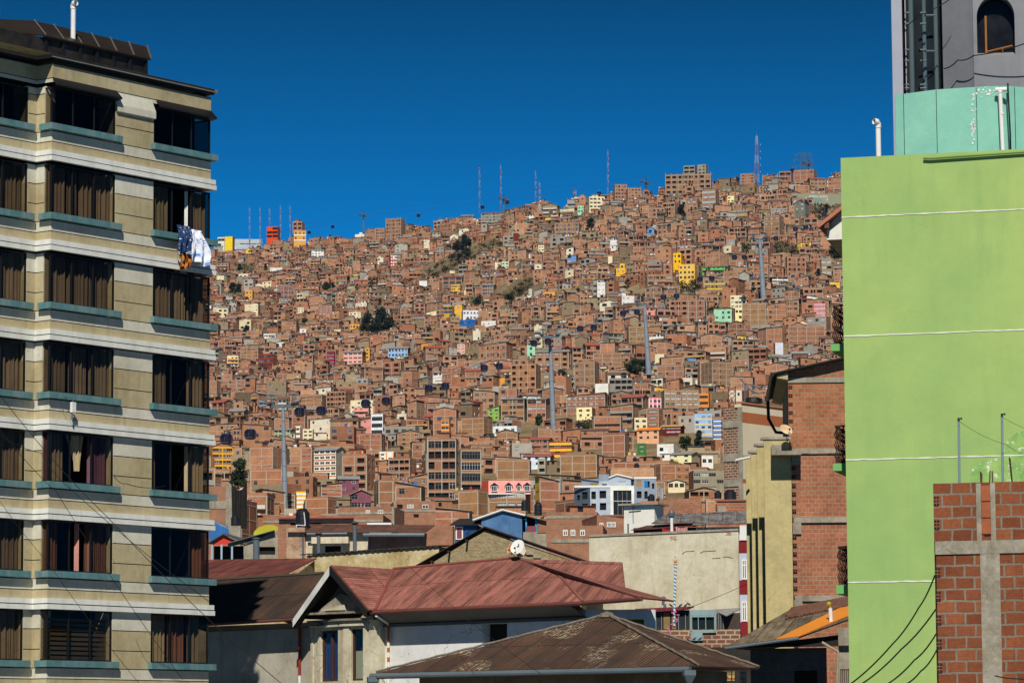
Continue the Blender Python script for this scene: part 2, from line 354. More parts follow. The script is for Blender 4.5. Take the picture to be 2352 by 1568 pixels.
def winmesh(w, h, kind, white=False):
    key = (round(w, 1), round(h, 1), kind, white)
    if key in _wm: return _wm[key]
    b = MB(); fr = WFRAME if white else FRAME; gl = {'dark': GDARK, 'blue': GBLUE, 'pale': GPALE, 'open': DARK}[kind]; w2 = w / 2
    if kind == 'pale':
        b.quad((-w2, 0.03, 0), (w2, 0.03, 0), (w2, 0.03, h * 0.16), (-w2, 0.03, h * 0.16), GDARK); b.quad((-w2, 0.03, h * .16), (w2, 0.03, h * .16), (w2, 0.03, h), (-w2, 0.03, h), GPALE)
    else: b.quad((-w2, 0.03, 0), (w2, 0.03, 0), (w2, 0.03, h), (-w2, 0.03, h), gl)
    if kind != 'open':
        t = 0.07
        for x0, x1, z0, z1 in ((-w2, w2, 0, t), (-w2, w2, h - t, h), (-w2, -w2 + t, t, h - t), (w2 - t, w2, t, h - t)): b.box(x0, x1, -0.03, 0.028, z0, z1, fr)
        for k in range(1, max(2, round(w / 0.75))):
            x = -w2 + w * k / max(2, round(w / 0.75)); b.box(x - 0.03, x + 0.03, -0.02, 0.027, t, h - t, fr)
        b.box(-w2, w2, -0.015, 0.026, h * 0.70, h * 0.70 + 0.05, fr)
    o = b.build('window', HM); COL.objects.unlink(o); _wm[key] = o; return o
def gen_house(W, S, solid=False):
    """S: dict. Writes walls and roof to W['wall'], W['roof']; returns windows as (x, y, z, rot, w, h, kind, white)"""
    wb, rb = W['wall'], W['roof']; rnd = S['rnd']
    w, d, st, fh = S['w'], S['d'], S['st'], S['fh']; h = st * fh; m, tint = S['m'], S['tint']; sm, stint = S.get('sm', m), S.get('stint', tint)
    base = S.get('base', -6.0); wins = []; x0, x1 = -w / 2, w / 2
    def openings(L, cols, ww, wh, sill, skip, rot, ox, oy, floors=None):
        ops = []
        for f in range(st) if floors is None else floors:
            kd = S.get('kinds', ['dark']); kind_row = rnd.choice(kd)
            for c in range(cols):
                if rnd.random() < skip: continue
                u = L * (c + 0.5) / cols + (rnd.uniform(-.12, .12) if S.get('jit', 1) else 0); a = ww * (rnd.choice((0.8, 1, 1, 1.15)) if S.get('jit', 1) else 1)
                a = min(a, L / cols * 0.93)
                za = f * fh + sill * fh; zb = za + wh * fh; kind = kind_row if rnd.random() < .7 else rnd.choice(kd)
                slot = {'dark': GDARK, 'blue': GBLUE, 'pale': GPALE, 'open': DARK}[kind]
                ops.append((u - a / 2, u + a / 2, za, zb, 0.16 if kind != 'open' else 0.5, S.get('rm', m), slot if solid else (None if kind != 'open' else DARK)))
                if not solid and kind != 'open':
                    cx, cy = ox(u), oy(u); wins.append((cx, cy, za, rot, a, zb - za, kind, S.get('wf', rnd.random() < .25)))
        return ops
    par = S.get('par', rnd.uniform(.3, .8)); roof = S['roof']; zt = h + (par if roof in ('flat', 'unf') else 0)
    ww, wh, sill = S.get('ww', 1.25), S.get('wh', .46), S.get('sill', .33)
    fo = openings(w, S['k'], ww, wh, sill, S.get('skip', .1), 0, lambda u: x0 + u, lambda u: 0.13)
    wb.facade((x0, 0), (x1, 0), base, zt, fo, m, tint)
    ks = S.get('ks', 0); so = openings(d, ks, min(ww, 1.1), wh, sill, S.get('sskip', .3), R(90), lambda u: x1 - .13, lambda u: u) if ks else []
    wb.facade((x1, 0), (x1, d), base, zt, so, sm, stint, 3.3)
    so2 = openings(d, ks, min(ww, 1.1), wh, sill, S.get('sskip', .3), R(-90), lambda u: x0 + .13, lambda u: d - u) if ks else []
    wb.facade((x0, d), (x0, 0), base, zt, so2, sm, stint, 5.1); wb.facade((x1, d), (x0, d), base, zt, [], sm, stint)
    if S.get('bands', True):
        bc, bt = S.get('bm', CONC), S.get('bt', None); t = .035; bh = S.get('bh', .22)
        for f in range(0, st + 1):
            z = f * fh - bh + (0.02 if f < st else 0)
            for (a, b, c, e) in ((x0 - t, x1 + t, -t, .01), (x1 - .01, x1 + t, .011, d), (x0 - t, x0 + .01, .011, d)):
                wb.box(a, b, c, e, z, z + bh, bc, bt)
        if S.get('cols', True):
            nc = max(1, round(w / 4.2)); t2 = .03
            for i in range(nc + 1):
                x = x0 + w * i / nc; a = min(max(x - .13, x0 - t2), x1 + t2 - .26); wb.box(a, a + .26, -t2, .012, base, h - bh - .01, bc, bt)
            for i in range(1, max(1, round(d / 4)) + 1):
                y = d * i / max(1, round(d / 4)); a = min(y - .13, d - .26); wb.box(x1 - .012, x1 + t2, a, a + .26, base, h - bh - .01, bc, bt); wb.box(x0 - t2, x0 + .012, a, a + .26, base, h - bh - .01, bc, bt)
    if 'stripe' in S:      # painted spandrel bands below the windows
        for f in range(st): wb.box(x0 + .1, x1 - .1, -.05, .01, f * fh + .08 * fh, f * fh + .27 * fh, COLR, S['stripe'])
    if 'pil' in S:
        for i in range(S['k'] + 1):
            x = x0 + w * i / S['k']; a = min(max(x - .22, x0), x1 - .44); wb.box(a, a + .44, -.09, .01, base, h + .1, COLR, S['pil'])
    rm = S.get('roofm', TIN); oh = .45
    if roof in ('flat', 'unf'):
        rb.quad((x0, 0, h), (x1, 0, h), (x1, d, h), (x0, d, h), SCREED)
        if S.get('coping'): rb.box(x0 - .06, x1 + .06, -.06, .16, zt, zt + .12, COLR, S['coping'])
        if roof == 'unf':
            nc = max(1, round(w / 3.6))
            for i in range(nc + 1):
                for y in (.15, d - .3):
                    x = min(x0 + w * i / nc, x1 - .25); rb.box(x, x + .22, y, y + .22, h, zt + rnd.uniform(.5, 1.2), CONC)
        if S.get('room', rnd.random() < .55):
            a = rnd.uniform(x0 + .2, x1 - w * .5); b = a + w * rnd.uniform(.3, .45); y0 = rnd.uniform(.5, d * .4); hh = rnd.uniform(2.1, 2.6); y1 = d * .92
            u = (b - a) * .3; rb.facade((a, y0), (b, y0), h, h + hh, [(u, u + 1.0, h + .9, h + 1.9, .12, m, GDARK)] if rnd.random() < .6 else [], m, tint)
            rb.facade((b, y0), (b, y1), h, h + hh, [], m, tint); rb.facade((a, y1), (a, y0), h, h + hh, [], m, tint)
            rb.slab([(a - .3, y0 - .4, h + hh), (b + .3, y0 - .4, h + hh), (b + .3, y1, h + hh + .35), (a - .3, y1, h + hh + .35)], .06, rnd.choice((TIN, TIN, RUST, RED, CONC)))
    elif roof == 'shed':
        rise = S.get('rise', rnd.uniform(.5, 1.3))
        rb.slab([(x0 - oh, -oh, h), (x1 + oh, -oh, h), (x1 + oh, d + .2, h + rise), (x0 - oh, d + .2, h + rise)], .07, rm, CONC)
        for x, s in ((x0, -1), (x1, 1)): wb.face([(x, 0, h), (x, d, h), (x, d, h + rise - .08)][::s], sm, None, stint)
    elif roof == 'side':    # single pitch running sideways
        rise = S.get('rise', rnd.uniform(.6, 1.5)); a, b = (h, h + rise) if S.get('up', rnd.random() < .5) else (h + rise, h)
        rb.slab([(x0 - oh, -oh, a), (x1 + oh, -oh, b), (x1 + oh, d + .2, b), (x0 - oh, d + .2, a)], .07, rm, CONC)
        for y, s in ((0, 1), (d, -1)): wb.face([(x0, y, h), (x1, y, h), (x1, y, b - .06)][::s] if b > a else [(x0, y, h), (x1, y, h), (x0, y, a - .06)][::s], m, None, tint)
        X = x1 if b > a else x0
        wb.face([(X, 0, h), (X, d, h), (X, d, h + rise - .06), (X, 0, h + rise - .06)][::1 if b > a else -1], sm, None, stint)
    elif roof == 'gable':   # ridge runs front to back, gable end shows
        rise = S.get('rise', rnd.uniform(.9, 1.6))
        rb.slab([(x0 - oh, -oh, h - .1), (0, -oh, h + rise), (0, d + .2, h + rise), (x0 - oh, d + .2, h - .1)][::-1], -.07, rm, CONC)
        rb.slab([(0, -oh, h + rise), (x1 + oh, -oh, h - .1), (x1 + oh, d + .2, h - .1), (0, d + .2, h + rise)][::-1], -.07, rm, CONC)
        wb.face([(x0, 0, h), (x1, 0, h), (0, 0, h + rise - .1)], m, None, tint); wb.face([(x1, d, h), (x0, d, h), (0, d, h + rise - .1)], sm, None, stint)
    elif roof == 'ridge':   # ridge runs across, slope faces the viewer
        rise = S.get('rise', rnd.uniform(.9, 1.5))
        rb.slab([(x0 - oh, -oh, h - .1), (x1 + oh, -oh, h - .1), (x1 + oh, d / 2, h + rise), (x0 - oh, d / 2, h + rise)], .07, rm, CONC)
        rb.slab([(x0 - oh, d / 2, h + rise), (x1 + oh, d / 2, h + rise), (x1 + oh, d + oh, h - .1), (x0 - oh, d + oh, h - .1)], .07, rm, CONC)
        for x, s in ((x0, -1), (x1, 1)): wb.face([(x, 0, h), (x, d, h), (x, d / 2, h + rise - .1)][::s], sm, None, stint)
    if S.get('annex', False):   # lean-to in front
        aw = w * rnd.uniform(.35, .7); a = rnd.uniform(x0, x1 - aw); ad = rnd.uniform(1.8, 3); ah = rnd.uniform(2.2, 3.0)
        wb.facade((a, -ad), (a + aw, -ad), base, ah, [(aw * .2, aw * .2 + .9, .9, 1.9, .15, m, GDARK)], m, tint); wb.facade((a + aw, -ad), (a + aw, 0), base, ah, [], m, tint); wb.facade((a, 0), (a, -ad), base, ah, [], m, tint)
        rb.slab([(a - .2, -ad - .3, ah), (a + aw + .2, -ad - .3, ah), (a + aw + .2, -.05, ah + .4), (a - .2, -.05, ah + .4)], .05, rnd.choice((TIN, TIN, RUST, SCREED)))
    if S.get('wash'):          # washing and tarpaulins on the roof edge
        for i in range(rnd.randint(2, 5)):
            x = rnd.uniform(x0, x1 - 1.2); c = rnd.choice(((.7, .7, .72), (.05, .15, .5), (.5, .05, .06), (.75, .75, .7), (.6, .45, .1), (.1, .3, .25))); rb.box(x, x + rnd.uniform(.5, 1.1), .3, .36, zt + .1, zt + rnd.uniform(.6, 1.1), COLR, c)
    if S.get('balc'):
        for f in range(1, st): wb.box(x0 + .3, x1 - .3, -1.0, 0.0, f * fh - .12, f * fh + .02, CONC); wb.box(x0 + .3, x1 - .3, -1.0, -.9, f * fh + .021, f * fh + .8, COLR, S['balc'])
    return wins
# ---- houses one can pick out, measured on the photograph's crops (crop key, x0, y0, x1, y1)
CROPS = {'A': (800, 700, 2.6133), 'B': (800, 1200, 2.6133), 'E': (1700, 600, 2.24), 'D': (1600, 1200, 2.6133), 'F': (2500, 500, 1.96), 'G': (2400, 1200, 2.352),
         'H': (800, 1700, 2.6133), 'I': (1600, 1700, 2.6138), 'J': (2300, 1700, 2.6138)}
K = 4096 / 2352
def cp(key, x, y): c = CROPS[key]; return ((c[0] + x / c[2]) / K, (c[1] + y / c[2]) / K)
WHITE, CREAM, YEL, OCH, PINK, MINT = srgb(232, 230, 222), srgb(232, 218, 180), srgb(240, 180, 30), srgb(225, 165, 70), srgb(236, 160, 150), srgb(160, 215, 180)
LBLUE, GREY, GREYB, MAROON, BLUE, ORANGE, CONCR = srgb(150, 185, 225), srgb(150, 148, 138), srgb(135, 145, 155), srgb(120, 45, 40), srgb(40, 105, 180), srgb(220, 80, 35), srgb(165, 158, 140)
GREEN, BROWN, BLACK, LILAC = srgb(110, 185, 90), srgb(135, 115, 80), srgb(30, 30, 35), srgb(130, 80, 95)
B1 = (1, 1, 1)
SPEC = []
def S_(key, x0, y0, x1, y1, label, c=None, st=2, k=3, short=None, **kw):
    a = cp(key, x0, y0); b = cp(key, x1, y1)
    SPEC.append(dict(rect=(a[0], a[1], b[0], b[1]), label=label, c=c, st=st, k=k, short=short, **kw))
S_('A', 697, 540, 832, 665, 'orange-red framed block with white edges on the ridge', ORANGE, 3, 2, 'orange ridge block', kinds=['open'], ww=4.5, wh=.6, bands=False, yaw=10)
S_('A', 968, 487, 1090, 580, 'bare brick tower with two open windows above a yellow band', None, 2, 2, 'brick tower with yellow band', kinds=['open'], ww=2.6, coping=WHITE, room=True, base=-2)
S_('A', 968, 578, 1108, 690, 'yellow and white lower block under the brick ridge tower', OCH, 2, 3, None, kinds=['pale', 'blue'], stripe=WHITE, dy=-25)
S_('A', 258, 643, 362, 810, 'bright yellow cable car station tower on the ridge', srgb(238, 205, 40), 4, 1, 'yellow station tower', skip=1, bands=False)
S_('A', 345, 670, 650, 800, 'long pale grey station hall with dark window strips', srgb(185, 195, 205), 2, 5, 'grey station hall', ww=6, wh=.16, sill=.2, kinds=['dark'], bands=False, dy=14)
S_('A', 185, 650, 262, 760, 'white canopied station end beside the yellow tower', srgb(220, 220, 215), 2, 2, None, kinds=['dark'], ww=4, wh=.5, bands=False, dy=10)
S_('A', 1153, 768, 1293, 862, 'white house with dark balcony openings below the ridge', WHITE, 3, 4, 'white balcony house', kinds=['dark'], bands=False, roof='ridge')
S_('A', 1830, 555, 1945, 690, 'four-storey brick wing of the big ridge house', None, 4, 3, None, roof='flat')
S_('A', 1940, 455, 2145, 690, 'tall stepped brick house topping the ridge with black tanks', None, 6, 5, 'stepped ridge house', yaw=18, roof='unf')
S_('A', 2015, 560, 2115, 640, 'grey rendered upper storey in front of the stepped ridge house', CONCR, 2, 3, None, dy=-14, base=-4)
S_('A', 1980, 840, 2063, 945, 'house front painted in red and white vertical stripes', WHITE, 3, 3, 'red striped house', pil=srgb(175, 35, 35), bands=False)
S_('A', 1415, 1045, 1560, 1150, 'brick house under a green and orange sheet roof', None, 2, 3, 'green-roofed house', roof='ridge', roofm=RED)
S_('A', 470, 1205, 560, 1300, 'ochre house front with blue door bay', OCH, 2, 2, 'ochre front', bands=False)
S_('A', 1015, 1385, 1085, 1440, 'small cream house with dark doorway among brick ones', CREAM, 2, 2, None, bands=False)
S_('A', 1555, 1432, 1710, 1495, 'cream house with a blue sheet lean-to', CREAM, 2, 3, None, bands=False, kinds=['blue', 'dark'])
S_('A', 800, 1155, 985, 1300, 'brick house with a row of blue windows and a purple tinge', None, 3, 5, 'blue-windowed brick house', kinds=['blue'], tint=(.85, .8, .95))
S_('A', 1205, 1360, 1420, 1470, 'brick house with bright net curtains in every window', None, 3, 5, None, kinds=['pale'], yaw=15)
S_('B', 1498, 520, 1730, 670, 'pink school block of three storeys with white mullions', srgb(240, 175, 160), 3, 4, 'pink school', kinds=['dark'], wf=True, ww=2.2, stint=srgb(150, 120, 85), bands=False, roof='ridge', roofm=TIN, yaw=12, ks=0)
S_('B', 605, 562, 800, 705, 'maroon block of three storeys with dark square windows', srgb(130, 55, 40), 3, 5, 'maroon block', kinds=['dark'], ww=2.0, bm=COLR, bt=srgb(140, 60, 42), jit=0, skip=0, yaw=14)
S_('B', 270, 580, 400, 700, 'cream block with yellow balconies and a blue stair tower', CREAM, 3, 3, 'cream balcony block', balc=OCH, bands=False)
S_('B', 1965, 478, 2195, 600, 'long light blue house with white window row', LBLUE, 2, 6, 'light blue long house', kinds=['dark'], roof='ridge', bands=False)
S_('B', 1548, 250, 1690, 305, 'long low yellow house with blue end', OCH, 1, 4, 'yellow low house', bands=False)
S_('B', 1325, 535, 1410, 692, 'narrow crimson and grey house with stacked windows', srgb(150, 45, 60), 4, 1, 'crimson narrow house', ww=2.2, stripe=GREYB, bands=False)
S_('B', 1722, 498, 1782, 655, 'tall thin ochre house behind the pink school', OCH, 4, 1, None, bands=False, dy=20)
S_('B', 1787, 1190, 1945, 1410, 'white panelled house with large dark glass bands', srgb(225, 230, 235), 3, 1, 'white panelled house', ww=4.8, wh=.6, sill=.15, kinds=['dark'], m2=True, sm=BRICK, stint=B1, yaw=16, bands=False, ks=2)
S_('B', 1572, 1045, 1825, 1190, 'cream rendered house with a plain side wall', CREAM, 3, 4, 'cream rendered house', bands=False)
S_('B', 1605, 1115, 1775, 1205, 'salmon pink house in front of the cream rendered one', PINK, 2, 3, None, dy=-25, balc=PINK)
S_('B', 775, 1330, 990, 1440, 'pale green house with pointed dormers', srgb(165, 175, 140), 2, 4, 'pale green dormer house', roof='ridge', roofm=TIN, bands=False)
S_('B', 992, 1315, 1075, 1475, 'white house with thin red vertical lines', srgb(235, 228, 205), 3, 1, 'white red-lined house', pil=srgb(110, 45, 35), ww=1.8, bands=False)
S_('B', 1075, 1345, 1185, 1475, 'cream terrace house joined to the red-lined one', CREAM, 3, 2, None, bands=False)
S_('B', 940, 985, 1310, 1150, 'wide bare brick house with a grid of concrete columns', None, 4, 5, 'wide gridded brick house', ww=.9, wh=.16, sill=.6, skip=.55, yaw=10)
S_('B', 1318, 950, 1590, 1115, 'unfinished brick shell with empty window holes', None, 3, 5, 'unfinished brick shell', kinds=['open'], roof='unf', yaw=20)
S_('B', 1108, 735, 1185, 830, 'plain grey cement house with no windows', CONCR, 3, 1, 'plain cement house', skip=1, bands=False)
S_('B', 1035, 302, 1110, 372, 'small white house beside a dark bush', WHITE, 2, 1, None, bands=False, skip=.5)
S_('B', 663, 352, 800, 392, 'low white house with a row of dark windows', WHITE, 1, 5, 'low white house', bands=False)
S_('B', 2040, 1350, 2330, 1530, 'brick house with two dark windows per floor and a yellow awning', None, 3, 2, None, roof='gable', roofm=TIN)
S_('B', 205, 830, 500, 960, 'wide brick building with paired windows at one end', None, 3, 6, 'wide paired-window building', skip=.5, yaw=10)
S_('B', 420, 490, 640, 640, 'plain long brick wall house above the maroon block', None, 4, 5, None, ww=1, skip=.5, yaw=12)
S_('H', 100, 170, 345, 480, 'brick school with yellow frames and open galleries', None, 4, 3, 'yellow-framed school', kinds=['open', 'dark'], ww=3.0, wh=.4, bm=COLR, bt=srgb(230, 175, 30), bh=.5, roof='gable', roofm=RUST, rise=2.0, jit=0, skip=0)
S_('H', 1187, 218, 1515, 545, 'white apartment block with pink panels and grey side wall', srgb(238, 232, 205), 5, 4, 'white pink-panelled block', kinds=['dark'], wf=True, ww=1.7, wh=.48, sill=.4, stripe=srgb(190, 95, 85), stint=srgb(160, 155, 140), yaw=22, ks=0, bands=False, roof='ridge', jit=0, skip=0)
S_('H', 1003, 690, 1115, 840, 'bright yellow and white striped house', srgb(245, 180, 20), 3, 1, 'yellow striped house', bm=COLR, bt=WHITE, bh=.6, cols=False, kinds=['pale'], wf=True, ww=1.6)
S_('H', 1430, 520, 1660, 700, 'plum coloured house with grey hipped gables', LILAC, 2, 2, 'plum house', roof='ridge', roofm=TIN, bands=False)
S_('H', 1560, 670, 1790, 890, 'plum house front with a tall dark glazed doorway', LILAC, 2, 3, None, roof='gable', roofm=TIN, bands=False, dy=-25, ww=2.0, wh=.6, kinds=['dark'])
S_('H', 1100, 745, 1420, 960, 'plain brick warehouse with a concrete band', None, 2, 2, 'plain brick warehouse', skip=1, yaw=20)
S_('H', 900, 708, 1002, 880, 'windowless brown brick house beside the striped one', None, 3, 1, None, skip=.6, tint=(.75, .8, .85))
S_('H', 1240, 590, 1480, 740, 'sloping brick gable house uphill from the warehouse', None, 3, 3, None, skip=.6, roof='side')
S_('H', 1970, 340, 2260, 560, 'brick house with pairs of black windows on each floor', None, 3, 4, 'black-windowed brick house', kinds=['open', 'dark'], ww=1.8, yaw=18)
S_('H', 1055, 225, 1190, 500, 'slim brick block with tiny windows next to the pink-panelled block', None, 4, 2, None, ww=.6, wh=.16, sill=.6)
S_('H', 1662, 85, 1930, 260, 'brick house stepping up in three blocks', None, 3, 4, None, ww=.8, wh=.2, sill=.6, skip=.4)
S_('H', 1870, 275, 2040, 370, 'white house with orange corner columns', WHITE, 2, 2, None, pil=srgb(230, 150, 60), bands=False)
S_('I', 290, 135, 610, 800, 'tall brick skeleton building with wide black windows', None, 6, 4, 'brick skeleton building', kinds=['open', 'dark'], ww=2.0, wh=.66, sill=.2, roof='flat', room=True, jit=0, skip=.04, yaw=4)
S_('I', 612, 245, 850, 720, 'open-fronted wing of the brick skeleton building', None, 4, 1, None, kinds=['open', 'dark'], ww=6.5, wh=.68, sill=.18, roof='flat', dy=-6, jit=0, skip=0)
S_('I', 925, 690, 1365, 900, 'brick house carrying the pink mansard storey', None, 2, 4, None, kinds=['pale'], wf=True, ww=1.9, wh=.5, roof='flat', par=.1, room=False)
S_('I', 1040, 455, 1312, 580, 'grey pavilion with arched windows above the pink mansard', CONCR, 1, 3, None, roof='ridge', roofm=TIN, bands=False, dy=20, base=-4)
S_('I', 1562, 170, 1830, 310, 'house with bold yellow cornices and dark glass', srgb(150, 80, 55), 2, 4, 'yellow-corniced house', bm=COLR, bt=srgb(235, 185, 60), bh=.9, cols=False, kinds=['dark'], ww=3)
S_('I', 1300, 290, 1610, 430, 'white house with red roof and pointed dormers', srgb(215, 225, 240), 2, 3, 'white red-roofed house', roof='ridge', roofm=RED, bands=False, yaw=8)
S_('I', 1440, 345, 1540, 510, 'narrow grey cement house with one open window', CONCR, 2, 1, None, kinds=['open'], ww=1.6, dy=-20, bands=False, yaw=15)
S_('I', 1015, 355, 1375, 560, 'broad brick wall with a single concrete line', None, 2, 3, 'broad brick wall house', skip=1)
S_('I', 1415, 525, 1668, 870, 'tall plain brick house with a yellow balcony side', None, 3, 3, 'tall plain brick house', skip=.75, ww=.9, wh=.14, sill=.75, roof='side', yaw=-14, sm=PAINT, stint=srgb(225, 185, 70), ks=1)
S_('I', 612, 672, 920, 940, 'angled windowless brick house at the foot of the skeleton', None, 2, 2, 'angled brick house', skip=.8, yaw=26)
S_('I', 1675, 300, 2090, 560, 'long gridded brick house with tanks on top', None, 3, 5, 'long gridded brick house', skip=.75, yaw=6)
S_('I', 360, 850, 750, 1050, 'orange brick gable wall with a broken corner window', None, 2, 3, None, skip=1, roof='side')
S_('I', 60, 945, 322, 1085, 'white house with pink lower wall and green gutter', srgb(225, 225, 225), 2, 3, 'white pink-footed house', kinds=['pale', 'dark'], roof='ridge', roofm=RUST, bands=False)
S_('J', 650, 188, 748, 295, 'emerald green house front with white window', srgb(60, 120, 60), 2, 1, 'emerald house', bands=False, kinds=['pale'])
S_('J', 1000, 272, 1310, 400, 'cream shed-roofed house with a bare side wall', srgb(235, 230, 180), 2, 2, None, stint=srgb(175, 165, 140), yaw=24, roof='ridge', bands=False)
S_('J', 1205, 470, 1560, 700, 'grey concrete hotel with long window bands', srgb(150, 142, 120), 3, 4, 'grey concrete hotel', kinds=['dark', 'pale'], ww=2.2, wh=.5, bands=False)
S_('J', 800, 405, 1210, 650, 'brick house with two round tanks and small windows', None, 3, 4, 'twin-tank brick house', ww=1.0, wh=.25, skip=.4, yaw=-18)
S_('J', 285, 90, 575, 360, 'plain orange brick block beside the emerald house', None, 3, 3, None, skip=.9, yaw=14)
S_('J', 975, 560, 1165, 680, 'cream villa with a yellow scalloped awning', CREAM, 1, 3, None, roof='gable', roofm=COLR, bands=False)
S_('J', 1160, 640, 1500, 770, 'low brick workshop with two open windows and red roof', None, 1, 3, 'brick workshop', kinds=['open'], ww=3.2, roof='gable', roofm=RED, rise=1.5)
S_('J', 850, 575, 950, 800, 'brown brick house behind the big dish antenna', None, 3, 1, None, skip=1)
S_('J', 1310, 320, 1445, 420, 'white garage-like house under a flat roof', WHITE, 1, 2, None, bands=False)
S_('E', 1460, 418, 1613, 525, 'cream apartment house with brown windows on the ridge', CREAM, 3, 4, 'cream ridge house', bands=False, kinds=['dark'], ww=1.8)
S_('E', 1690, 308, 1810, 470, 'tall brick ridge house with neat window rows', None, 5, 4, None)
S_('E', 1805, 340, 1938, 450, 'brick ridge house with a barrel roof', None, 4, 4, 'barrel-roofed ridge house', roof='unf')
S_('E', 502, 552, 725, 640, 'grey unfinished ridge house with orange tiled roof', srgb(140, 136, 125), 3, 6, 'grey unfinished ridge house', kinds=['dark', 'open'], roof='ridge', roofm=RED, rise=1.0)
S_('E', 1368, 500, 1430, 565, 'mint green house front near the ridge', MINT, 2, 2, None, bands=False)
S_('E', 790, 745, 842, 815, 'windowless dark red tower house', srgb(120, 45, 35), 3, 1, 'dark red tower house', skip=1, bands=False)
S_('E', 1702, 1062, 1797, 1110, 'yellow and white stepped house', srgb(245, 185, 30), 1, 2, None, bands=False, kinds=['pale'], coping=WHITE)
S_('E', 1745, 1020, 1797, 1110, 'upper step of the bright yellow and white house', srgb(245, 190, 40), 2, 1, 'yellow stepped house', bands=False, dy=12, coping=WHITE)
S_('E', 233, 1205, 330, 1285, 'yellow flats with a green roof edge', srgb(225, 180, 80), 3, 4, 'yellow flats', bands=False, coping=GREEN)
S_('E', 1068, 1270, 1190, 1322, 'long ochre house with a blue roof edge', srgb(235, 170, 70), 1, 4, 'ochre long house', bands=False, coping=BLUE)
S_('E', 265, 1388, 350, 1510, 'amber yellow tower house beside dark glazing', srgb(232, 178, 70), 3, 1, 'amber tower house', ww=1.2, skip=.4, bands=False, kinds=['pale'])
S_('E', 168, 1395, 262, 1500, 'dark glazed house with ochre frame', srgb(200, 160, 70), 3, 2, None, kinds=['blue', 'dark'], ww=3, wh=.8, sill=.1, bands=False)
S_('E', 325, 1435, 492, 1525, 'white house with dark ribbon windows and pale top floor', srgb(222, 226, 235), 2, 5, 'white ribbon-window house', kinds=['dark'], wf=True, bands=False)
S_('E', 310, 1520, 480, 1568, 'deep blue house front', srgb(25, 100, 175), 1, 4, 'deep blue house', bands=False, dy=-20)
S_('E', 1015, 852, 1080, 912, 'cream half-ruined house on the slope', CREAM, 2, 2, None, bands=False)
S_('E', 930, 1245, 962, 1300, 'small white tower house above the ochre one', WHITE, 3, 1, None, bands=False)
S_('E', 680, 1000, 750, 1060, 'pale green house on the middle slope', srgb(205, 220, 190), 2, 2, None, bands=False)
S_('E', 1640, 950, 1690, 1000, 'small cream house with an open front', CREAM, 1, 1, None, bands=False, kinds=['open'], ww=3)
S_('E', 158, 1120, 340, 1240, 'dark glazed brick villa with balconies', None, 3, 3, 'dark glazed villa', tint=(.6, .55, .6), kinds=['dark'], ww=3, roof='ridge', roofm=RUST)
S_('E', 510, 1190, 640, 1300, 'brick house with nine blue windows', None, 3, 3, 'nine blue windows house', kinds=['blue'], ww=2.2, jit=0, skip=0, roof='ridge', roofm=TIN)
S_('E', 1165, 650, 1400, 770, 'wide brick row with blue panes below the ridge', None, 3, 6, 'blue-paned brick row', kinds=['blue'], yaw=10)
S_('F', 380, 1003, 457, 1135, 'bright yellow tower house with two windows per floor', srgb(250, 190, 10), 3, 2, 'bright yellow tower house', bands=False, kinds=['dark'])
S_('F', 424, 1092, 576, 1215, 'pale ochre house with a cornice in front of the yellow tower', srgb(235, 190, 90), 3, 4, 'pale ochre cornice house', bands=False, coping=srgb(240, 205, 130), dy=-8)
S_('F', 607, 1095, 812, 1165, 'vivid green house with long dark balconies', srgb(95, 190, 90), 2, 5, 'vivid green house', balc=srgb(100, 200, 100), bands=False, roof='shed', roofm=TIN)
S_('F', 317, 385, 690, 545, 'huge unfinished brick block crowning the ridge', None, 4, 8, 'huge unfinished block', kinds=['open'], ww=2.4, roof='unf', yaw=8)
S_('F', 460, 318, 570, 385, 'bare concrete top storeys on the unfinished block', srgb(140, 132, 115), 2, 2, None, kinds=['open'], ww=4, wh=.5, dy=10, base=-4)
S_('F', 570, 310, 655, 390, 'grey and brick stair tower on the ridge skyline', srgb(150, 145, 130), 3, 2, None, kinds=['open'], yaw=20, sm=BRICK, stint=B1, dy=10, base=-5)
S_('F', 608, 505, 745, 665, 'brick house with white glazing and pointed red roof edge', None, 4, 2, 'white-glazed brick house', kinds=['pale'], wf=True, ww=3.6, wh=.5, yaw=20)
S_('F', 1330, 590, 1455, 740, 'grey cement house with white-trimmed black gable', srgb(120, 120, 110), 4, 2, 'grey black-gabled house', kinds=['pale', 'dark'], wf=True, yaw=28, roof='gable', roofm=COLR, bands=False)
S_('F', 1092, 708, 1255, 880, 'tall brick house with a dark red rooftop room', None, 4, 3, 'red-topped brick house', yaw=22, ks=2, kinds=['dark', 'pale'])
S_('F', 827, 1335, 962, 1440, 'cream house stacked in three steps', CREAM, 3, 4, 'cream stacked house', bands=False, kinds=['pale', 'dark'])
S_('F', 697, 1445, 858, 1530, 'mint green house with a curved corner', MINT, 2, 3, 'mint curved house', bands=False, coping=MINT)
S_('F', 857, 1435, 920, 1530, 'light cream house joined to the mint one', srgb(248, 232, 170), 2, 2, None, bands=False)
S_('F', 1483, 1398, 1587, 1510, 'rose pink house with blue and white lines', srgb(215, 135, 140), 3, 3, 'rose pink house', bm=COLR, bt=WHITE, cols=False, kinds=['pale'])
S_('F', 1140, 1178, 1280, 1240, 'white house with two long shaded balconies', WHITE, 2, 3, 'white two-balcony house', bands=False, kinds=['open'], ww=3.4, wh=.5, roof='shed', roofm=TIN)
S_('F', 920, 1395, 1118, 1568, 'big plain brick house with tiny windows', None, 4, 3, 'big plain brick house', ww=.7, wh=.2, sill=.6, skip=.4)
S_('F', 1118, 1385, 1270, 1568, 'tall orange brick slab house with concrete grid', None, 4, 3, None, skip=.8, roof='side', dy=8)
